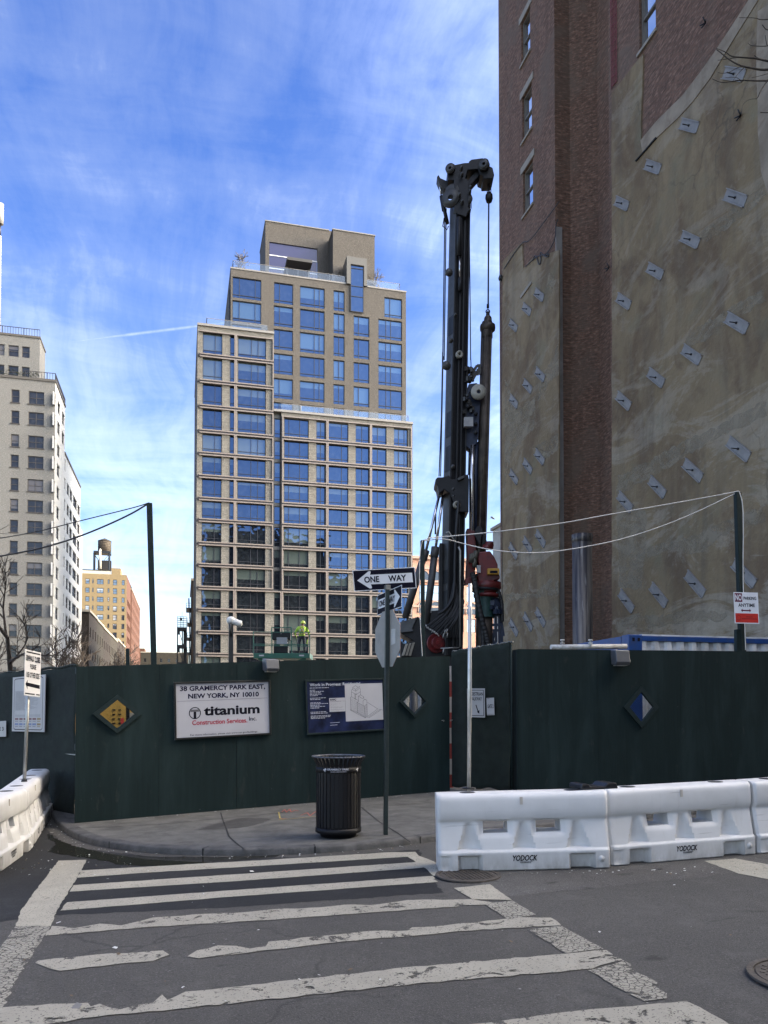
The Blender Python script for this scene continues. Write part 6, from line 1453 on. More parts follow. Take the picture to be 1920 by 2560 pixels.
for r in range(nrow):
    zt_, zb_ = ZR[r]-.24, ZR[r+1]+.20
    zlow = zb(1040+1238/2.86)
    closed = ZR[r] < zlow+.3
    for nm, a, b, ml in cols:
        key = 'L' if b < 560 else ('S' if b < 640 else 'R')
        if key != 'L' and r < rows_R0: continue
        if key != 'L' and r == rows_R0: zt2 = zroofR-.75
        else: zt2 = zt_
        if nm == 'triple_window' or True: pass
        todo.append((nm, ub(a), ub(b), zb_, zt2, ml, key, closed)); hl[key].append((ub(a), ub(b), zb_, zt2))
zlow = zb(1040+1238/2.86)
def holes_of(k, x0): return [(a-x0, b-x0, c+.5, d+.5) for a, b, c, d in hl[k]]
mb = MB(); wall(mb, (xl, Y0, -.5), (1, 0, 0), Zv, (0, -1, 0), xs0-xl, zroofL+.5, holes_of('L', xl), RV)
wall(mb, (xs1, Y0, -.5), (1, 0, 0), Zv, (0, -1, 0), xr-xs1, zroofR+.5, holes_of('R', xs1), RV); mb.build('brick_pier_wall', M_PALE, mid_)
mb = MB(); ysl = Y0+.55
wall(mb, (xs0, Y0, -.5), (1, 0, 0), Zv, (0, -1, 0), xs1-xs0, zlow+.5, [h for h in holes_of('S', xs0) if h[3] < zlow+.6], RV, 1)
wall(mb, (xs0, ysl, zlow), (1, 0, 0), Zv, (0, -1, 0), xs1-xs0, zroofR-zlow, [(h[0], h[1], h[2]-.5-zlow, h[3]-.5-zlow) for h in holes_of('S', xs0) if h[3] >= zlow+.6], .2, 0)
mb.face([(xs0, Y0, zlow), (xs0, ysl, zlow), (xs0, ysl, zroofL), (xs0, Y0, zroofL)]); mb.face([(xs1, Y0, zlow), (xs1, Y0, zroofR), (xs1, ysl, zroofR), (xs1, ysl, zlow)]); mb.build('slot_wall', [mat('slate_panel', (.05, .046, .042), .5), M_PALE], mid_)
# sides, roofs
mb = MB(); mb.face([(xl, Y0, -.5), (xl, Y0, zroofL), (xl, Y0+26, zroofL), (xl, Y0+26, -.5)]); mb.face([(xr, Y0, -.5), (xr, Y0+26, -.5), (xr, Y0+26, zroofR), (xr, Y0, zroofR)])
mb.face([(xs0, Y0+.6, zroofR), (xs0, Y0+.6, zroofL), (xs0, Y0+26, zroofL), (xs0, Y0+26, zroofR)]); mb.build('side_wall', M_TAN, mid_)
mb = MB(); mb.box((xl-.05, Y0-.12, zroofL+.003), (xs0+.05, Y0+26, zroofL+.3)); mb.box((xs0+.06, Y0-.12, zroofR+.003), (xr+.06, Y0+26, zroofR+.3)); mb.build('roof', M_COP, mid_)
SL = .62
for nm, a, b, c, d, ml, key, closed in todo:
    yy = Y0 if (key != 'S' or closed) else ysl
    window(nm, (a, yy, c), (b-a, 0, 0), (0, 0, d-c), (0, -1, 0), M_WIN, M_GA, mid_, ml, (.22,) , .085, RV-.02 if yy == Y0 else .18, .08)
# frames: one protruding rectangle per bay and storey, dark gap between
mb = MB(); md = MB()
for r in range(nrow):
    for ci, (a, b) in enumerate(cells):
        if ci >= 2 and r < rows_R0: continue
        x0, x1 = ub(a), ub(b); z1 = ZR[r]-.11; z0 = ZR[r+1]+.11
        if ci >= 2 and r == rows_R0: z1 = zroofR-.55
        if ci == 1 and ZR[r] < zlow+.3: x1 = ub(638)
        w_ = .155; pz = .24
        def fb(p, q, y0=-pz, y1=.0): mb.box((p[0], Y0+y0, p[1]), (q[0], Y0+y1, q[1]))
        if ci: fb((x0, z0), (x0+w_, z1))
        fb((x1-w_, z0), (x1, z1)); fb((x0+w_, z0), (x1-w_, z0+w_)); fb((x0+w_, z1-w_), (x1-w_, z1))
        if ci == 0: fb((x0, z0), (x0+w_, z0+w_)); fb((x0, z1-w_), (x0+w_, z1))
mb.build('facade_frame', M_FRAME, mid_)
for r in range(nrow+1):
    x1 = xs0 if r <= rows_R0 and r < 3 else None
    z = ZR[r]
    if r == 0: continue
    md.box((xl+.1, Y0-.14, z-.098), (ub(577), Y0-.001, z+.098))
    if r > rows_R0: md.box((ub(640), Y0-.14, z-.098), (ub(1570), Y0-.001, z+.098))
md.build('dark_band', M_DK, mid_)
MB().box((xl-.03, Y0-.2, zroofL-.001), (xs0+.02, Y0-.121, zroofL+.32)).build('coping', M_COP, mid_); MB().box((xs0+.02, Y0-.2, zroofR-.001), (xr+.05, Y0-.121, zroofR+.32)).build('coping', M_COP, mid_)
# tower
YT = 115.5
def ut(x, y=1000): return onY(ta(x), tya(y), YT).x
def zt(x, y): return onY(ta(x), tya(y), YT).z
tx0, tx1 = ut(278, 430), ut(1530, 615); ztw = zt(900, 518)
W2 = [(537, 685), (703, 850), (870, 1015), (1043, 1190), (1220, 1365), (1392, 1535)]
tcol = [('tower_window', 287, 494, (.24, .79), range(0, 3)), ('tower_window', 584, 722, (.3,), range(0, 6)), ('tower_window', 771, 948, (.59, .79), range(0, 6)), ('tower_window', 1011, 1091, (.5,), range(0, 6)), ('tower_window', 1155, 1268, (.33,), range(1, 6)), ('tower_window', 1332, 1502, (.33, .53), range(1, 6)), ('tower_window', 1375, 1502, (.33,), range(0, 1))]
holes = []; tl_ = []
for nm, a, b, ml, rg in tcol:
    for r in rg:
        z1, z0 = zt(652, W2[r][0]), zt(652, W2[r][1]); u0, u1 = ut(a), ut(b); holes.append((u0-tx0, u1-tx0, z0, z1)); tl_.append((nm, u0, u1, z0, z1, ml))
bx0, bx1 = ut(1131), ut(1226); zbx0 = zt(1180, 748); holes.append((bx0-tx0, bx1-tx0, zbx0, ztw))
mb = MB(); wall(mb, (tx0, YT, 0), (1, 0, 0), Zv, (0, -1, 0), tx1-tx0, ztw, holes, .3)
mb.face([(tx0, YT, 0), (tx0, YT, ztw), (tx0, YT+18, ztw), (tx0, YT+18, 0)]); mb.face([(tx1, YT, 0), (tx1, YT+18, 0), (tx1, YT+18, ztw), (tx1, YT, ztw)]); mb.build('tower_wall', M_TAN, mid_)
for nm, u0, u1, z0, z1, ml in tl_: window(nm, (u0, YT, z0), (u1-u0, 0, 0), (0, 0, z1-z0), (0, -1, 0), M_WIN, M_GB, mid_, ml, (.17,), .09, .24, .1)
mb = MB(); mb.box((tx0-.06, YT-.08, ztw+.003), (bx0-.6, YT+18, ztw+.22)); mb.box((bx1+.6, YT-.08, ztw+.003), (tx1+.06, YT+18, ztw+.22)); mb.build('tower_roof', M_COP, mid_)
# side windows of the tower, seen almost edge on
for k in range(3):
    z1, z0 = zt(285, W2[k][0]), zt(285, W2[k][1]); window('side_window', (tx0, YT+2.4, z0), (0, -1.9, 0), (0, 0, z1-z0), (-1, 0, 0), M_WIN, M_GB, mid_, (.5,), (.17,), .09, -.03, .1)
# tall glazed bay rising past the roof
zb1 = zt(1180, 362); zb2 = zt(1180, 415)
mb = MB(); sx0, sx1 = ut(1103), ut(1247)
mb.box((sx0, YT-.35, ztw+.0), (bx0-.01, YT+2.5, zb1)); mb.box((bx1+.01, YT-.35, ztw), (sx1, YT+2.5, zb1)); mb.box((bx0-.008, YT-.35, zb2), (bx1+.008, YT+2.5, zb1-.002)); o = mb.build('bay_box', mat('olive_grey_panel', (.06, .057, .05), .5), mid_)
window('bay_window', (bx0, YT-.2, zbx0), (bx1-bx0, 0, 0), (0, 0, zb2-zbx0), (0, -1, 0), M_WIN, M_GB, mid_, (), (.33, .55, .93), .1, .1, .1)
# penthouse
YP = 121.5; YQ = 118.2
def up(x, y, Y): return onY(ta(x), tya(y), Y)
p0, p1 = up(525, 300, YP).x, up(1012, 300, YP).x; zp = up(525, 93, YP).z
q0_, q1_ = up(1008, 300, YQ).x, up(1306, 300, YQ).x; zq = up(1010, 155, YQ).z
g0, g1, gz0, gz1 = up(553, 300, YP).x, up(897, 300, YP).x, ztw, up(553, 240, YP).z
mb = MB(); wall(mb, (p0, YP, ztw), (1, 0, 0), Zv, (0, -1, 0), p1+1-p0, zp-ztw, [(g0-p0, g1-p0, .02, gz1-ztw)], .25)
mb.face([(p0, YP, ztw), (p0, YP, zp), (p0, YP+9, zp), (p0, YP+9, ztw)]); mb.face([(p0, YP, zp), (p1+1, YP, zp), (p1+1, YP+9, zp), (p0, YP+9, zp)])
mb.box((q0_, YQ, ztw+.01), (q1_, YP+9, zq)); mb.build('penthouse_wall', M_TAN, mid_)
mb = MB(); mb.box((p0-.08, YP-.1, zp+.003), (q0_-.01, YP+9, zp+.15)); mb.box((q0_-.1, YQ-.1, zq+.003), (q1_+.1, YP+9, zq+.15)); mb.build('penthouse_coping', M_COP, mid_)
def louvre():
    m = bpy.data.materials.new('blue_violet_shade'); m.use_nodes = True; t = NT(m.node_tree); p = m.node_tree.nodes['Principled BSDF']; co, uv = wall_uv(t)
    w_ = t.n('ShaderNodeTexWave', i_Scale=3.0, i_Distortion=.4); t.link(uv, w_.inputs['Vector']); t.link(t.mix(w_.outputs['Fac'], (.014, .014, .05), (.03, .03, .09)), p.inputs['Base Color']); p.inputs['Roughness'].default_value = .25; return m
M_VIO = louvre(); hz = (gz1-ztw)/4.1
for k in range(4):
    z1 = gz1-.05-k*hz; f = MB().box((g0+.04, YP+.18, z1-hz+.16), (g1-.04, YP+.24, z1)).build('roof_glazing', M_VIO, mid_)
    MB().box((g0+.02, YP+.12, z1-hz+.02), (g1-.02, YP+.25, z1-hz+.158)).build('transom', mat('white_window_bar', (.5, .5, .52), .5), f)
cz0, cz1 = up(680, 460, 118).z, up(680, 370, 118).z; cx0_, cx1_ = up(672, 420, 118.0).x, up(850, 420, 118.0).x
mb = MB(); mb.box((cx0_, 116.6, cz1-.75), (cx1_, YP-.01, cz1-.3)); mb.box((cx0_+.1, 118.4, ztw+.2), (cx0_+.4, 118.7, cz1-.752)); mb.box((cx1_-.4, 118.4, ztw+.2), (cx1_-.1, 118.7, cz1-.752)); mb.build('canopy', mat('dark_canopy', (.028, .026, .024), .6), mid_)
mb = MB(); zz1 = up(1020, 470, 117).z; mb.box((up(1000, 500, 117.2).x, 117, ztw+.2), (q0_+2.4, YQ-.01, zz1)); mb.build('roof_shed', M_DK, mid_)
# terrace railings
def rail(name, pts, h):
    mb = MB(); mr = MB()
    for a, b in zip(pts, pts[1:]):
        a, b = Vector(a), Vector(b); n = Vector((-(b-a).normalized().y, (b-a).normalized().x, 0)); mb.obox(a, b-a, n*.03, Zv*h); mr.obox(a+Zv*(h+.001)-n*.015, b-a, n*.06, Zv*.05); k = max(1, int((b-a).length/2.2))
        for i in range(k+1): p = a.lerp(b, i/k); mr.obox(p+n*.031-Vector((.02, 0, 0)), Vector((.04, 0, 0)), n*.04, Zv*h)
    g = mb.build(name, M_RAILG, mid_); mr.build('top_rail', M_COP, g)
rail('glass_railing', [(tx0+.3, YT+8, ztw+.22), (tx0+.3, YT+.3, ztw+.22), (sx0-.1, YT+.3, ztw+.22)], 1.15)
rail('glass_railing', [(sx1+.1, YT+.3, ztw+.22), (tx1-.9, YT+.3, ztw+.22), (tx1-.9, YT+8, ztw+.22)], 1.15)
rail('glass_railing', [(xl+1.2, Y0+6, zroofL+.3), (xl+1.2, Y0+.5, zroofL+.3), (xs0-.8, Y0+.5, zroofL+.3), (xs0-.8, Y0+5, zroofL+.3)], 1.1)
rail('glass_railing', [(xs1+.1, Y0+.5, zroofR+.3), (xr-.5, Y0+.5, zroofR+.3), (xr-.5, Y0+5, zroofR+.3)], 1.1)
px0 = onY(ta(770), 1000, Y0+2).x; MB().face and None
mb = MB(); mb.prism([Vector((px0, Y0+.9, zroofR+.3)), Vector((px0, Y0+3.4, zroofR+.3)), Vector((px0, Y0+3.4, zroofR+2.6)), Vector((px0, Y0+.9, zroofR+1.6))], (.08, 0, 0)); mb.build('terrace_screen', mat('tan_panel_light', (.34, .3, .24), .7), mid_)

# ================================================================== white brick building, left
M_WB = brick('white_glazed_brick', (.132, .13, .126), (.114, .112, .108), (.10, .099, .095), .30, .085, .01, streak=.3, dark=1.3)
M_FRW = mat('brown_window_frame', (.03, .025, .022), .5); M_GW = glass('old_glass', (.008, .008, .009), .04, (.6, .65, .75), .14, (.07, .065, .065), .03)
YW, XW = 117.0, -17.5
wb = thing('white_brick_building', 'white brick apartment building with dark windows at the left edge, stepped roof', 'building', (XW, YW, 0))
def wz(ty, tx=129): return onY(tx, ty, YW).z
def wu(tx): return onY(tx, 1300, YW).x
def wy(tx, ty=1300): return onX(tx, ty, XW).y
ZW = wz(955); XL = XW-22
rt = [(978, 1010), (1030, 1062), (1089, 1120), (1140, 1171), (1198, 1229), (1250, 1281), (1302, 1333), (1354, 1385), (1406, 1437), (1458, 1489), (1510, 1541), (1562, 1593), (1614, 1645)]
RZ = [(wz(b, 80), wz(a, 80)) for a, b in rt]; d_ = (RZ[0][0]-RZ[-1][0])/12
while RZ[-1][0] > 5: RZ.append((RZ[-1][0]-d_, RZ[-1][1]-d_))
hs_ = []; job = []
for z0, z1 in RZ:
    for nm, a, b, ml in (('window', 24.5, 45, ()), ('double_window', 67.5, 107, (.49,)), ('double_window', -52, -13, (.49,))):
        u0, u1 = wu(a), wu(b); hs_.append((u0-XL, u1-XL, z0, z1)); job.append((nm, u0, u1, z0, z1, ml))
mb = MB(); wall(mb, (XL, YW, 0), (1, 0, 0), Zv, (0, -1, 0), XW-XL, ZW, hs_, .22)
y1_, y2_, y3_ = wy(160), wy(200), wy(206.5)
z2_ = onX(152, 1114, XW).z; z3_ = onX(202, 1322, XW).z
sc_ = [('side_slot', 132.8, 136.6, ()), ('side_window', 141, 148, ()), ('side_window', 152.5, 163, (.5,)), ('side_window', 166.8, 172.4, ()), ('side_window', 174, 180, ()), ('side_window', 182.6, 191.5, (.5,)), ('side_window', 193.6, 199, ())]
h1, h2 = [], []; j2 = []; h3 = []
for i, (z0, z1) in enumerate(RZ):
    for nm, a, b, ml in sc_:
        ya, yb = wy(a), wy(b)
        if yb < y1_-.1: h1.append((ya-YW, yb-YW, z0, z1))
        elif ya < y1_ < yb: 
            if z1 > z2_: yb = y1_-.6; h1.append((ya-YW, yb-YW, z0, z1))
            else:
                ya = y1_+.05; h2.append((ya-y1_, yb-y1_, z0, z1))
        elif z1 < z2_-.8: h2.append((ya-y1_, yb-y1_, z0, z1))
        else: continue
        j2.append((nm, ya, yb, z0, z1, ml))
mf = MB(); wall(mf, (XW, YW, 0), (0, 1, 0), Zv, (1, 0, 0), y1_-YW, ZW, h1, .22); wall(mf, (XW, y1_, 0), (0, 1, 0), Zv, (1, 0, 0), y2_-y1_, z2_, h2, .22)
mf.face([(XW, y2_, 0), (XW, y3_, 0), (XW, y3_, z3_), (XW, y2_, z3_)]); mf.build('lit_flank', brick('lit_white_brick', (.40, .40, .40), (.37, .37, .37), (.34, .34, .34), .30, .085, .01, streak=.25, dark=1.4), wb)  # flank brick lightened: the brighter light on this side is in its colour
mb.face([(XL, YW, ZW), (XW, YW, ZW), (XW, y1_, ZW), (XL, y1_, ZW)]); mb.face([(XL, y1_, z2_), (XW, y1_, z2_), (XW, y2_, z2_), (XL, y2_, z2_)])
mb.face([(XW, y1_, z2_), (XL, y1_, z2_), (XL, y1_, ZW), (XW, y1_, ZW)])
# penthouse
ZPW = onY(99, 847, YW+4).z; xp_ = onY(99, 900, YW+4).x; ph = []; pj = []
for ta_, tb_ in ((861, 892), (912, 945)):
    for a, b in ((-10, 11), (20.5, 46.5), (54.5, 74)):
        u0, u1 = onY(a, 900, YW+4).x, onY(b, 900, YW+4).x; z1, z0 = onY(40, ta_+3, YW+4).z, onY(40, tb_, YW+4).z; ph.append((u0-XL, u1-XL, z0-ZW, z1-ZW)); pj.append((u0, u1, max(z0, ZW), z1))
wall(mb, (XL, YW+4, ZW), (1, 0, 0), Zv, (0, -1, 0), xp_-XL, ZPW-ZW, ph, .2)
yp2 = onX(113, 900, xp_).y; mb.face([(xp_, YW+4, ZW), (xp_, yp2, ZW), (xp_, yp2, ZPW), (xp_, YW+4, ZPW)]); mb.face([(XL, YW+4, ZPW), (xp_, YW+4, ZPW), (xp_, yp2, ZPW), (XL, yp2, ZPW)])
mb.build('wall', M_WB, wb)
for nm, u0, u1, z0, z1, ml in job:
    f = window(nm, (u0, YW, z0), (u1-u0, 0, 0), (0, 0, z1-z0), (0, -1, 0), M_FRW, M_GW, wb, ml, (.5,), .09, .2, .07)
    MB().box((u0-.12, YW-.1, z0-.1), (u1+.12, YW+.02, z0-.004)).build('sill', M_FRW, f)
for nm, ya, yb, z0, z1, ml in j2: window(nm, (XW, ya, z0), (0, yb-ya, 0), (0, 0, z1-z0), (1, 0, 0), M_FRW, M_GW, wb, ml, (.5,), .09, .2, .07)
for u0, u1, z0, z1 in pj: window('penthouse_window', (u0, YW+4, z0), (u1-u0, 0, 0), (0, 0, z1-z0), (0, -1, 0), M_FRW, M_GW, wb, (), (.5,), .09, .18, .07)
mb = MB(); mb.box((XL, YW-.12, ZW+.003), (XW+.12, YW+.3, ZW+.35)); mb.box((XW-.3, YW+.31, ZW+.003), (XW+.12, y1_, ZW+.35)); mb.box((XL, YW+3.9, ZPW+.003), (xp_+.1, yp2, ZPW+.3)); mb.box((XW-.3, y1_, z2_+.003), (XW+.12, y2_, z2_+.35)); mb.build('coping', mat('dark_coping', (.05, .045, .04), .7), wb)
mb = MB()
def rails(a, b, h=1.0, st=.35):
    a, b = Vector(a), Vector(b); k = max(2, int((b-a).length/st)); mb.beam(a+Zv*h, b+Zv*h, .07, .07)
    for i in range(k+1): p = a.lerp(b, i/k); mb.beam(p, p+Zv*h, .10 if i % 8 == 0 else .04, .05)
rails((XL, YW+4, ZPW+.3), (xp_, YW+4, ZPW+.3)); rails((XW-4, YW, ZW+.35), (XW, YW, ZW+.35), .9); rails((XW, YW, ZW+.35), (XW, y1_, ZW+.35), .9); mb.build('roof_railing', M_DK, wb)
mb = MB(); rr = random.Random(8); M_HEDGE = mat('hedge_leaf', (.035, .05, .018), .8, 0, .5, 8)
for k in range(900):
    x = rr.uniform(XL, XW-2.2); y = YW+rr.uniform(-.1, .5); z = ZW+.3+rr.random()**1.4*.95; a = rr.random()*6.3; e = Vector((math.cos(a), math.sin(a), rr.uniform(-.6, .6)))*.16; g = Vector((-e.y, e.x, rr.uniform(-.1, .1)))*.8; p = Vector((x, y, z)); mb.face([p-e, p+g*.5, p+e, p-g*.5])
mb.build('roof_hedge', M_HEDGE, wb)
# ================================================================== yellow brick building and its water tower
M_YB = brick('yellow_brick', (.20, .15, .082), (.17, .128, .07), (.15, .115, .068), .4, .14, .012, streak=.3, dark=1.2); M_RB = brick('orange_red_brick', (.085, .036, .022), (.066, .028, .018), (.06, .034, .024), .4, .14, .012, streak=.3)
YY = 283.0; yb = thing('yellow_brick_building', 'yellow brick building with a red brick flank under the water tower', 'building', (-18, YY, 0))
def q3(x, y, Y=YY): return onY(200+x/5.53, 1320+y/5.53, Y)
ya0, ya1 = q3(-25, 700).x, q3(645, 700).x; zY = q3(400, 640).z
hY = []; jY = []
for rt_ in (712, 834, 956, 1077, 1199, 1321, 1442, 1563, 1684):
    for a, b, h_ in ((72, 130, 70), (167, 187, 60), (232, 325, 72), (380, 407, 60), (454, 512, 78), (575, 616, 72)):
        u0, u1 = q3(a, 900).x, q3(b, 900).x; z1, z0 = q3(400, rt_).z, q3(400, rt_+h_).z; hY.append((u0-ya0, u1-ya0, z0, z1)); jY.append((u0, u1, z0, z1, (.5,) if b-a > 80 else ()))
mb = MB(); wall(mb, (ya0, YY, 0), (1, 0, 0), Zv, (0, -1, 0), ya1-ya0, zY, hY, .3); mb.face([(ya0, YY, zY), (ya1, YY, zY), (ya1, YY+45, zY), (ya0, YY+45, zY)]); mb.build('wall', M_YB, yb)
M_GY = glass('far_glass', (.03, .035, .045), .25, (.8, .9, 1), .2, (.4, .4, .42), .03)
for u0, u1, z0, z1, ml in jY: window('window', (u0, YY, z0), (u1-u0, 0, 0), (0, 0, z1-z0), (0, -1, 0), M_FRW, M_GY, yb, ml, (.5,), .14, .25, .1)
yend = onX(327, 1450, ya1).y
mb = MB(); hs2 = []
for k in range(7):
    for r_ in range(8): hs2.append((4+k*((yend-YY-6)/7), 6.0+k*((yend-YY-6)/7), 8+r_*4.3, 10.2+r_*4.3))
wall(mb, (ya1, YY, 0), (0, 1, 0), Zv, (1, 0, 0), yend-YY, zY-.02, hs2, .3); mb.face([(ya1-.3, YY, 0), (ya1-.3, YY, zY-1), (ya1-.3, yend, zY-1), (ya1-.3, yend, 0)][::-1], 1); mb.build('red_flank', [M_RB, MATS['old_glass']], yb)
mb = MB(); b0, b1_ = q3(432, 600).x, q3(562, 600).x; mb.box((b0, YY+.4, zY+.01), (b1_, YY+9, q3(480, 552).z)); mb.build('bulkhead', M_YB, yb)
mb = MB(); mb.box((ya0, YY+.5, zY+.01), (q3(425, 600).x, YY+1.0, q3(100, 580).z)); mb.build('roof_parapet', mat('pale_roof_wall', (.36, .34, .29), .8), yb)
mb = MB(); mb.box((ya0, YY+.45, q3(100, 580).z+.003), (q3(425, 600).x, YY+1.1, q3(100, 568).z)); mb.build('roof_beam', M_BLACKM, yb)
YWt = YY+7; tw = thing('water_tower', 'wooden rooftop water tower with a conical roof on steel legs', 'water tower', q3(340, 580, YWt))
def w3(x, y): return q3(x, y, YWt)
c = w3(340, 350); rt_ = (w3(434, 300)-w3(248, 300)).length/2; ztk, zte, zap = w3(340, 335).z, w3(340, 182).z, w3(340, 140).z
def woodm():
    m = bpy.data.materials.new('weathered_staves'); m.use_nodes = True; t = NT(m.node_tree); p = m.node_tree.nodes['Principled BSDF']; co = t.n('ShaderNodeTexCoord').outputs['Object']
    n = t.noise(t.mapping(co, (3, 3, .3)), 1, 5); t.link(t.mix(t.ramp(n, [(.35, 0.0), (.65, 1.0)]), (.028, .021, .015), (.07, .055, .038)), p.inputs['Base Color']); p.inputs['Roughness'].default_value = .9; return m
M_WOOD = woodm(); cc_ = Vector((c.x, c.y, 0))
MB().lathe([(0, ztk), (rt_, ztk), (rt_*.97, zte), (0, zte)], cc_, 28).build('tank', M_WOOD, tw)
MB().lathe([(rt_*1.03, zte+.01), (0, zap)], cc_, 28).build('conical_roof', mat('dark_roofing', (.018, .016, .014), .95), tw)
mb = MB()
for k in range(7): z = ztk+(zte-ztk)*(k+.5)/7; mb.lathe([(rt_*1.0, z-.05), (rt_*1.025, z-.05), (rt_*1.025, z+.05), (rt_*1.0, z+.05)], cc_, 28)
mb.build('hoops', M_DK, tw)
mb = MB(); zl = zY+.5; zpl = ztk-.75
mb.box((c.x-rt_*1.55, c.y-rt_, zpl), (c.x+rt_*.95, c.y+rt_, ztk-.01)); mb.build('platform', M_BLACKM, tw)
lx = [c.x-rt_*1.5, c.x+rt_*.72]
for x in lx:
    for y in (-.85, .85):
        mb = MB(); mb.beam((x, c.y+y*rt_, zl), (x, c.y+y*rt_, zpl), .32, .32); mb.build('leg', M_BLACKM, tw)
mb = MB()
for y in (-.85, .85):
    mb.beam((lx[0], c.y+y*rt_, zl+.5), (lx[1], c.y+y*rt_, zpl-.3), .12, .12); mb.beam((lx[1], c.y+y*rt_, zl+.5), (lx[0], c.y+y*rt_, zpl-.3), .12, .12)
mb.build('bracing', M_BLACKM, tw)
mb = MB(); mb.tube([w3(305, 235), w3(312, 345)-fwdv*2.6, w3(320, 585)-fwdv*2.6], .38, 8); mb.build('downpipe', mat('pale_pipe', (.4, .39, .36), .6), tw)
mb = MB(); mb.cbox(w3(320, 570)+fwdv*1.5, 4.5, 2, 3.2); mb.build('pump_housing', M_DK, tw)
# ================================================================== other buildings further off
def block(name, label, x0, x1, y0, y1, h, m, storeys, faces, wm=(1.3, 1.9), gap=3.0, cat='building', first=2.0, top=None, gm=None):
    """a plain street building: walls with rows of window openings on the named faces, flat roof with a parapet"""
    t = thing(name, label, cat, ((x0+x1)/2, y0, 0)); fh = (h-first-1.2)/storeys; mb = MB(); jobs = []
    for f, O, U, N, L in (('front', (x0, y0, 0), (1, 0, 0), (0, -1, 0), x1-x0), ('back', (x1, y1, 0), (-1, 0, 0), (0, 1, 0), x1-x0), ('right', (x1, y0, 0), (0, 1, 0), (1, 0, 0), y1-y0), ('left', (x0, y1, 0), (0, -1, 0), (-1, 0, 0), y1-y0)):
        hs = []
        if f in faces:
            n = max(1, int(L/gap)); 
            for i in range(n):
                u = (i+.5)*L/n-wm[0]/2
                for s in range(storeys): z = first+s*fh+fh*.2; hs.append((u, u+wm[0], z, z+min(wm[1], fh*.65)))
        wall(mb, O, U, Zv, N, L, h, hs, .25); O, U, N = Vector(O), Vector(U), Vector(N)
        jobs += [(O+U*a+Zv*c, U*(b-a), Zv*(d-c), N) for a, b, c, d in hs]
    mb.face([(x0, y0, h-.01), (x1, y0, h-.01), (x1, y1, h-.01), (x0, y1, h-.01)]); mb.build('wall', m, t)
    if len(jobs) <= 100:
        for O, U, V, N in jobs: window('window', O, U, V, N, M_FRW, gm or MATS['old_glass'], t, (), (.5,), .1, .2, .07)
    else:
        m1, m2 = MB(), MB()
        for O, U, V, N in jobs:
            m2.obox(O-N*.2, U, V, N*.02); m1.obox(O+V*.48-N*.18, U, V*.05, N*.06); m1.obox(O+U*.46-N*.18, U*.06, V*.47, N*.06)
        a = m1.build('windows', M_FRW, t); a['kind'] = 'stuff'; b = m2.build('pane', gm or MATS['old_glass'], a)
    MB().box((x0-.2, y0-.2, h+.0), (x1+.2, y1+.2, h+.45)).build('cornice', top or M_LINTEL, t)
    return t
M_DB = brick('dark_brown_brick', (.024, .017, .013), (.018, .013, .010), (.022, .018, .015), streak=.4); M_SAL = brick('salmon_brick', (.44, .24, .175), (.38, .205, .15), (.36, .25, .2), .3, .1, .01, streak=.2); M_OLV = brick('olive_brown_brick', (.03, .025, .018), (.024, .02, .014), (.025, .022, .017), streak=.4)  # dark bricks deepened further: shade on the row houses put into the colour
rowz = [(158, 172, 1553), (172, 186, 1572), (186, 204, 1590), (204, 225, 1606), (225, 255, 1618)]
for i, (a, b, ty) in enumerate(rowz):
    P_ = onX(215, ty, -17.2); h_ = EYE+(1774-ty)/F*(a+b)/2*1.0
    block('row_house', ('dark brick row house next to the white building, tallest of the row', 'second dark row house beyond the white building, stepping down', 'third dark row house beyond the white building', 'fourth dark row house, low and far along the avenue', 'lowest dark row house at the end of the row below the yellow building')[i], -34, -17.2, a+.02, b-.02, h_, M_DB if i % 2 == 0 else M_OLV, 4, ('right',), (1.2, 1.9), 3.6)
ra = onX(333, 1500, ya1+.3)
block('red_brick_building', 'orange red brick building beyond the yellow one, lower roof', -32, ya1+.3, yend+.5, onX(350, 1550, ya1+.3).y, EYE+(1774-1508)/F*(yend+25)*1.0, M_RB, 11, ('right', 'front'), (1.6, 2.3), 5)
pzz = onY(355, 1622, 520); block('small_red_building', 'small orange building at the far end of the avenue', onY(348, 1650, 520).x, onY(361, 1650, 520).x, 520, 540, pzz.z, M_RB, 5, ('front',), (1.6, 2), 3)
p0_, p1_ = onY(352, 1640, 470), onY(472, 1640, 470); block('olive_building', 'long low olive brown building closing the avenue in the distance', p0_.x, p1_.x, 470, 490, onY(400, 1632, 470).z, M_OLV, 6, ('front',), (1.4, 2), 4)
# tenement with fire escapes left of the middle block
Yt = 150.0; tx_ = onY(480, 1500, Yt).x; zt_ = onY(482, 1452, Yt).z
tn = block('tenement', 'dark brick tenement with black fire escapes left of the apartment block', tx_, tx_+14, Yt, Yt+22, zt_, M_DB, 7, ('left',), (1.1, 1.8), 3.4)
mb = MB(); fx0 = onY(468, 1600, Yt+4).x
for k in range(7):
    z = 4+k*(zt_-6)/7
    if z > onY(470, 1520, Yt).z: fx = tx_-1.0
    else: fx = fx0
    mb.box((fx, Yt+3, z), (tx_-.01, Yt+10, z+.12))
    for yy in (Yt+3, Yt+10):
        mb.beam((fx, yy, z+1.0), (tx_-.02, yy, z+1.0), .06, .06); mb.beam((fx, yy, z+.5), (tx_-.02, yy, z+.5), .05, .05)
    for kk in range(15): y_ = Yt+3+kk*.5; mb.beam((fx, y_, z+.12), (fx, y_, z+1.0), .05, .05)
    mb.beam((fx, Yt+3, z+1.0), (fx, Yt+10, z+1.0), .07, .07); mb.beam((fx+.5, Yt+3.4, z+.12), (fx+.5, Yt+9.5, z+(zt_-6)/7), .25, .08)
mb.build('fire_escape', M_BLACKM, tn)
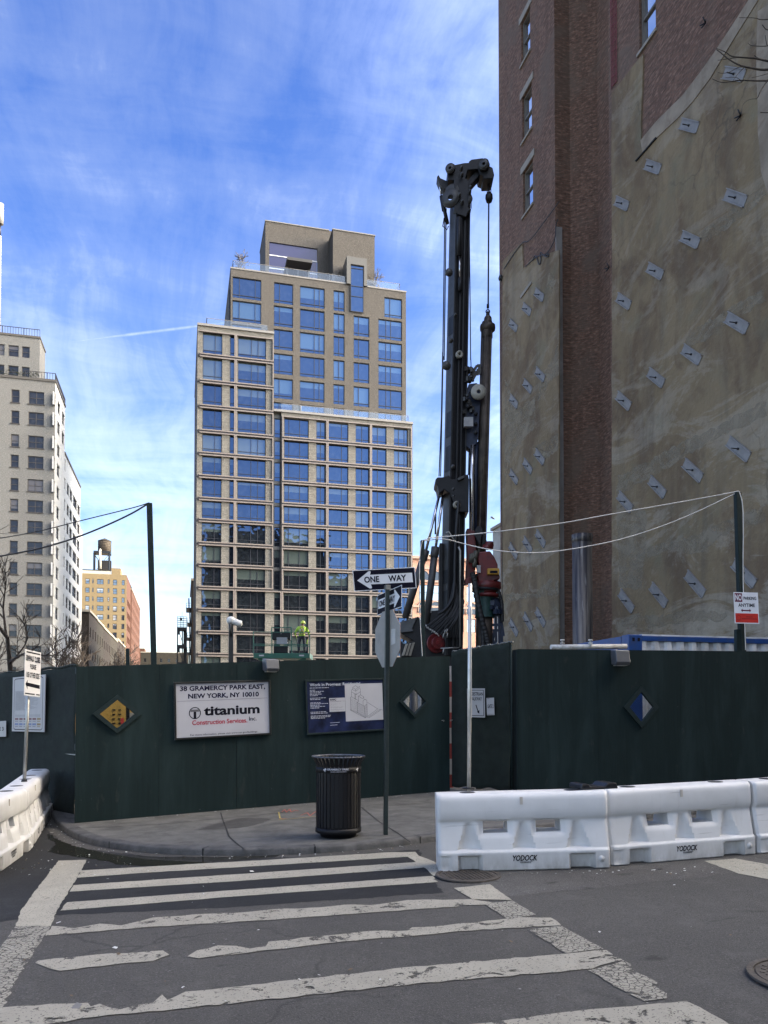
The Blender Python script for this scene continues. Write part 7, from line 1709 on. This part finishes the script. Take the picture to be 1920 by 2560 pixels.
# iron stair tower
Ys = 140.0; s0, s1 = onY(443.5, 1600, Ys).x, onY(466, 1600, Ys).x; zs = onY(450, 1568, Ys).z; zs2 = onY(450, 1541, Ys).z
st = thing('iron_stair_tower', 'black iron outdoor stair tower with a railed top platform', 'stair tower', (s0, Ys, 0))
mb = MB()
for x in (s0, s1, s0+(s1-s0)*.55):
    for y in (Ys, Ys+2.4): mb.beam((x, y, 0), (x, y, zs), .16, .16)
mb.build('frame', M_BLACKM, st)
mb = MB(); k = 0; z = zs
while z > 1:
    mb.box((s0-.1, Ys-.1, z-.5), (s1+.1, Ys+2.5, z)); mb.box((s0, Ys+.001, z-1.3), (s0+(s1-s0)*.28, Ys+.1, z-.501)); mb.beam((s0+.2, Ys+.2, z-.5), (s0+1.0, Ys+.2, z-3.1), .3, .1); mb.box((s1-.5, Ys+2.3, z-3.0), (s1, Ys+2.4, z-.501)); z -= 3.05
mb.build('landings', M_BLACKM, st)
mb = MB()
for x0_, y0_, x1_, y1__ in ((s0, Ys, s1, Ys), (s1, Ys, s1, Ys+2.4), (s0, Ys, s0, Ys+2.4), (s0, Ys+2.4, s1, Ys+2.4)):
    for k in range(5): zk = zs+(zs2-zs)*(k+1)/5; mb.beam((x0_, y0_, zk), (x1_, y1__, zk), .06, .06)
    for k in range(4): mb.beam((x0_+(x1_-x0_)*k/3, y0_+(y1__-y0_)*k/3, zs), (x0_+(x1_-x0_)*k/3, y0_+(y1__-y0_)*k/3, zs2), .06, .06)
mb.beam(((s0+s1)/2, Ys+1, zs), ((s0+s1)/2, Ys+1, zs2+1.0), .05, .05); mb.cbox(((s0+s1)/2-.2, Ys+1, zs+1.3), .35, .35, .4); mb.build('railing', M_BLACKM, st)
# salmon brick building with arched windows behind the drill rig
YSb = 150.0
sb_ = thing('salmon_brick_building', 'salmon brick building with arched windows behind the drill rig', 'building', onY(1090, 1640, YSb))
sx0_, sx1_ = onY(1028, 1500, YSb).x, onY(1262, 1500, YSb).x; zS = onY(1060, 1398, YSb).z
def z5(y): return onY(1060, 1240+y/5.028, YSb).z
hs = []; arches = []; jobs = []
for cx in (395, 545, 695, 845, 995, 1145):
    x = onY(980+cx/5.028, 1500, YSb).x; hw = .95
    hs.append((x-hw-sx0_, x+hw-sx0_, z5(1310), z5(1115))); jobs.append((x-hw, x+hw, z5(1310), z5(1115)))
    hs.append((x-hw-sx0_, x+hw-sx0_, z5(1700), z5(1530))); jobs.append((x-hw, x+hw, z5(1700), z5(1530)))
    arches.append((x, z5(1085), z5(1020)))
mb = MB(); wall(mb, (sx0_, YSb, 0), (1, 0, 0), Zv, (0, -1, 0), sx1_-sx0_, zS, hs, .3); mb.box((sx0_, YSb+.4, 0), (sx1_, YSb+15, zS-.1)); mb.build('wall', M_SAL, sb_)
for a, b, c, d in jobs: window('window', (a, YSb, c), (b-a, 0, 0), (0, 0, d-c), (0, -1, 0), M_FRW, M_GY, sb_, (), (.5,), .1, .25, .07)
for x, za, zb__ in arches:
    for z_ in (za, z5(1470)):
        pts = [Vector((x-1.15, YSb-.06, z_))]+[Vector((x+math.cos(math.pi-k*math.pi/12)*1.15, YSb-.06, z_+1.2+math.sin(k*math.pi/12)*1.2)) for k in range(13)]+[Vector((x+1.15, YSb-.06, z_))]
        o = MB().prism(pts, (0, .058, 0)).build('arched_window', MATS['old_glass'], sb_)
        pts2 = [p+Vector((0, -.02, 0)) for p in pts]; mb = MB(); mb.tube(pts2, .12, 6); mb.build('arch_trim', mat('dusty_pink_stone', (.33, .22, .18), .8), o)
mb = MB()
for y in (790, 910, 1070, 1390): mb.box((sx0_-.1, YSb-.25, z5(y)-.2), (sx1_+.1, YSb-.001, z5(y)+.2))
mb.build('stone_course', MATS['dusty_pink_stone'], sb_)
MB().box((sx0_-.3, YSb-.5, zS+.001), (sx1_+.3, YSb+15, zS+.5)).build('cornice', MATS['dusty_pink_stone'], sb_)
mb = MB()
for a, b, c in ((430, 600, 700), (1150, 1190, 720), (520, 560, 690)): mb.box((onY(980+a/5.028, 1400, YSb).x, YSb+3, zS+.502), (onY(980+b/5.028, 1400, YSb).x, YSb+6, z5(c)))
mb.build('roof_bulkhead', mat('cream_roof_box', (.42, .38, .3), .8), sb_)
# buildings across the street behind the camera: seen in the glass, and they shade the corner
M_B1 = brick('street_brick', (.20, .11, .08), (.16, .09, .07), (.2, .17, .15)); M_B2 = brick('street_limestone', (.33, .30, .25), (.28, .25, .21), (.25, .22, .2), .8, .4, .02); 
beh = [(6, 30, -44, -18, 56, M_B1, 16, 'tallest red brick apartment house standing across the street, mirrored in the glass'), (32, 60, -44, -18, 43, M_B2, 12, 'pale stone apartment house across the street, mirrored at the right of the glass'), (34, 60, -16, 9, 30, M_B1, 8, 'brick corner house across the street shading the barriers')]
for x0, x1, y0, y1, h, m, s_, lab in beh: block('street_building', lab, x0, x1, y0, y1, h, m, s_, ('back', 'left') , (1.4, 1.9), 3.0)
# mast with an antenna canister at the left edge
pA = onY(-1.5, 700, YW+6)
t = thing('antenna_mast', 'white antenna mast on the white brick building, cut off by the left edge', 'antenna mast', (pA.x, pA.y, ZPW))
zA0, zA1, zA2 = zat(pA, 590), zat(pA, 560), zat(pA, 510)
MB().tube([(pA.x, pA.y, ZPW), (pA.x, pA.y, zA0)], [.24, .2], 10).build('mast', mat('white_mast', (.2, .2, .2), .5), t)
MB().lathe([(0, 0), (.46, 0), (.46, zA2-zA1), (0, zA2-zA1)], (pA.x, pA.y, zA1), 14).build('canister', MATS['white_mast'], t)
MB().tube([(pA.x, pA.y, zA0), (pA.x, pA.y, zA1)], .12, 8).build('neck', M_BLACKM, t)
# ================================================================== bare winter trees
M_BARK = mat('grey_bark', (.05, .042, .036), .9, 0, .3, 8, .5, 40); M_TWIG = mat('brown_twig', (.036, .027, .021), .9, 0, .3, 6)
def tree(label, base, h, spread, seed, levels=5, r0=.14, forks=3, name='bare_tree', lean=(0, 0), grp=None, minr=.008, sides=5, first=.3, twigm=None):
    r_ = random.Random(seed); t = thing(name, label, 'tree', base, grp); mt_, mc = MB(), MB(); base = Vector(base)
    def grow(p, d, L, r, lv):
        n = 4; pts = [p]; q = p
        for k in range(n):
            d = (d+Vector((r_.uniform(-1, 1), r_.uniform(-1, 1), r_.uniform(-.35, .75)))*.16).normalized(); q = q+d*L/n; pts.append(q)
        rs = [max(minr, r*(1-.45*i/n)) for i in range(n+1)]; (mt_ if lv >= levels-1 else mc).tube(pts, rs, 8 if lv >= levels-1 else sides, caps=False)
        if lv <= 0: return
        for k in range(forks if lv > 1 else forks+1):
            i = n if k == 0 else r_.randint(1, n); a = d.orthogonal().normalized(); a.rotate(Matrix.Rotation(r_.random()*6.28, 3, d))
            nd = (d*(1.0 if k else 1.4)+a*r_.uniform(.5, 1.05)*spread+Vector((0, 0, .12))).normalized()
            grow(pts[i], nd, L*r_.uniform(.58, .82), max(minr, r*(.55 if k else .62)), lv-1)
    grow(base, Vector((lean[0], lean[1], 1)).normalized(), h*first, r0, levels)
    mt_.build('trunk', M_BARK, t); mc.build('crown', twigm or M_TWIG, t); return t
def gpos(px, d): p = dpt(px, 1700, d); return Vector((p.x, p.y, gz(p.x)))
tree('dark bare tree above the left fence behind the sidewalk closed sign', gpos(34, 26), 7.6, 1.1, 21, 6, .16, 3, lean=(.12, 0), minr=.0085, first=.33)
tree('smaller bare tree between the white building and the sign, right of the dark tree', gpos(175, 40), 7.2, 1.05, 5, 5, .12, 3, minr=.011, first=.34)
G_ = 'bare street trees along the avenue'
for i, (px_, d, h, s_) in enumerate(((232, 95, 11, 3), (262, 110, 12.5, 9), (296, 100, 10.5, 14), (330, 120, 11, 17), (213, 120, 13, 19), (368, 190, 13, 23), (400, 210, 13.5, 29), (432, 190, 15, 31))):
    tree(('bushy bare tree below the dark row houses', 'bare tree in front of the lowest row house', 'bare tree behind the short post stub', 'bare tree left of the tall leaning post', 'thin bare tree against the flank of the white building', 'far bare tree just left of the leaning post at the avenue end', 'far bare tree right of the leaning post', 'bare tree beside the iron stair tower')[i], gpos(px_, d), h, 1.0, s_, 5, .2, 3, grp=G_, minr=.035 if d < 150 else .06, sides=4, first=.33)
# terrace shrubs on the apartment block
for lab, p, h, s_ in (('bare little tree in a pot on the left corner of the tower roof', onY(602, 672, YT+1.2), 4.2, 2), ('bare shrub on the tower roof beside the glazed bay', onY(848, 690, YT+1.6), 3.6, 4), ('thin bare shrub at the right end of the tower roof', onY(936, 712, YT+1.4), 4.6, 6)):
    p.z = ztw+.22; tree(lab, p, h, 1.0, s_, 4, .07, 4, name='roof_tree', minr=.02, sides=4, first=.30, twigm=mat('pale_twig', (.09, .08, .07), .8))
# tree standing out of frame on the right, some twigs reaching into the picture
tb_ = Vector((10.6, 9.4, gz(10.6))); tt_ = thing('street_tree', 'bare street tree whose twigs reach into the top right corner', 'tree', tb_)
mb = MB(); fork = tb_+Vector((.2, .1, 4.0)); top_ = onP(2080, 170, tb_+Vector((0, .2, 0)), fwdv)
P = smooth_line([tb_, tb_+Vector((.05, 0, 2)), fork, top_], 2); mb.tube(P, [.16-.09*i/(len(P)-1) for i in range(len(P))], 10, caps=False); mb.build('trunk', M_BARK, tt_)
mb = MB(); dT = (top_-CAM).dot(fwdv)
def br_(pts, r0, r1, dd=0.0):
    P = [dpt(x, y, dT+dd) for x, y in pts]; P = smooth_line(P, 2); n_ = len(P); mb.tube(P, [r0+(r1-r0)*i/(n_-1) for i in range(n_)], 5, caps=False)
S_ = lambda x, y: (1780+x/7.37, 30+y/7.37)
br_([(2080, 175), (1990, 170), S_(1030, 1060), S_(910, 1068), S_(720, 1030), S_(560, 1000), S_(420, 940), S_(280, 850), S_(160, 745), S_(80, 690)], .022, .006)
br_([S_(1030, 910), S_(850, 860), S_(780, 800)], .014, .006); br_([(2000, 160), S_(1030, 910), S_(800, 850), S_(500, 835), S_(340, 815), S_(265, 740), S_(80, 670)], .018, .004)
br_([S_(480, 835), S_(300, 860), S_(110, 890)], .008, .004); br_([S_(560, 1000), S_(450, 1030), S_(330, 1110), S_(180, 1135), S_(105, 1110)], .006, .003); br_([S_(620, 1000), S_(510, 1100), S_(390, 1260)], .007, .003)
br_([(1990, 205), S_(1030, 1265), S_(800, 1270), S_(520, 1255), S_(400, 1270), S_(180, 1310), S_(0, 1230)], .015, .004); br_([S_(520, 1250), S_(440, 1195), S_(250, 1210)], .005, .003)
br_([S_(1030, 1250), S_(930, 1400), S_(880, 1480), S_(850, 1570), S_(810, 1605)], .012, .006); br_([S_(810, 1595), S_(680, 1610), S_(560, 1700), S_(540, 1890)], .004, .003); br_([(1990, 130), S_(1020, 640), S_(1000, 560), S_(980, 430)], .010, .005); br_([S_(1005, 630), S_(850, 630), S_(710, 620), S_(660, 570)], .007, .003)
br_([(1980, 60), S_(1020, 360), S_(925, 235)], .010, .006); br_([(1990, 48), S_(1030, 135), S_(880, 145), S_(810, 105), S_(500, 105)], .009, .003); br_([(1980, 180), S_(1030, 1130), S_(880, 1180), S_(730, 1210)], .005, .003); br_([(1980, 275), S_(1030, 1860), S_(890, 1850)], .008, .006)
br_([(2080, 175), (2060, 60), (2000, -30), (1940, -60)], .03, .01); br_([(2060, 60), (1990, 48)], .014, .009); br_([(2080, 200), (2030, 210), (1990, 205)], .018, .015); br_([(2080, 150), (2040, 135), (1990, 130)], .014, .010); br_([(2030, 140), (2000, 160)], .02, .018); br_([(2040, 230), (1980, 275)], .012, .008)
mb.build('crown', M_BARK, tt_)
# a pigeon gliding between the rig and the wall
pb2 = dpt(1232, 1295, 60); t = thing('bird', 'small dark bird flying in the gap beside the brick building', 'bird', pb2)
mb = MB(); mb.lathe([(0, -.17), (.04, -.14), (.07, -.02), (.055, .1), (.035, .15), (0, .19)], pb2, 10, axis=Rt*.8-Zv*.5)
mb.face([pb2, pb2+fwdv*.32+Zv*.06-Rt*.1, pb2+fwdv*.28-Rt*.24, pb2-Rt*.1]); mb.face([pb2, pb2-Rt*.1, pb2-fwdv*.28-Rt*.24, pb2-fwdv*.32+Zv*.06-Rt*.1]); mb.build('body', mat('pigeon_grey', (.05, .05, .055), .7), t)
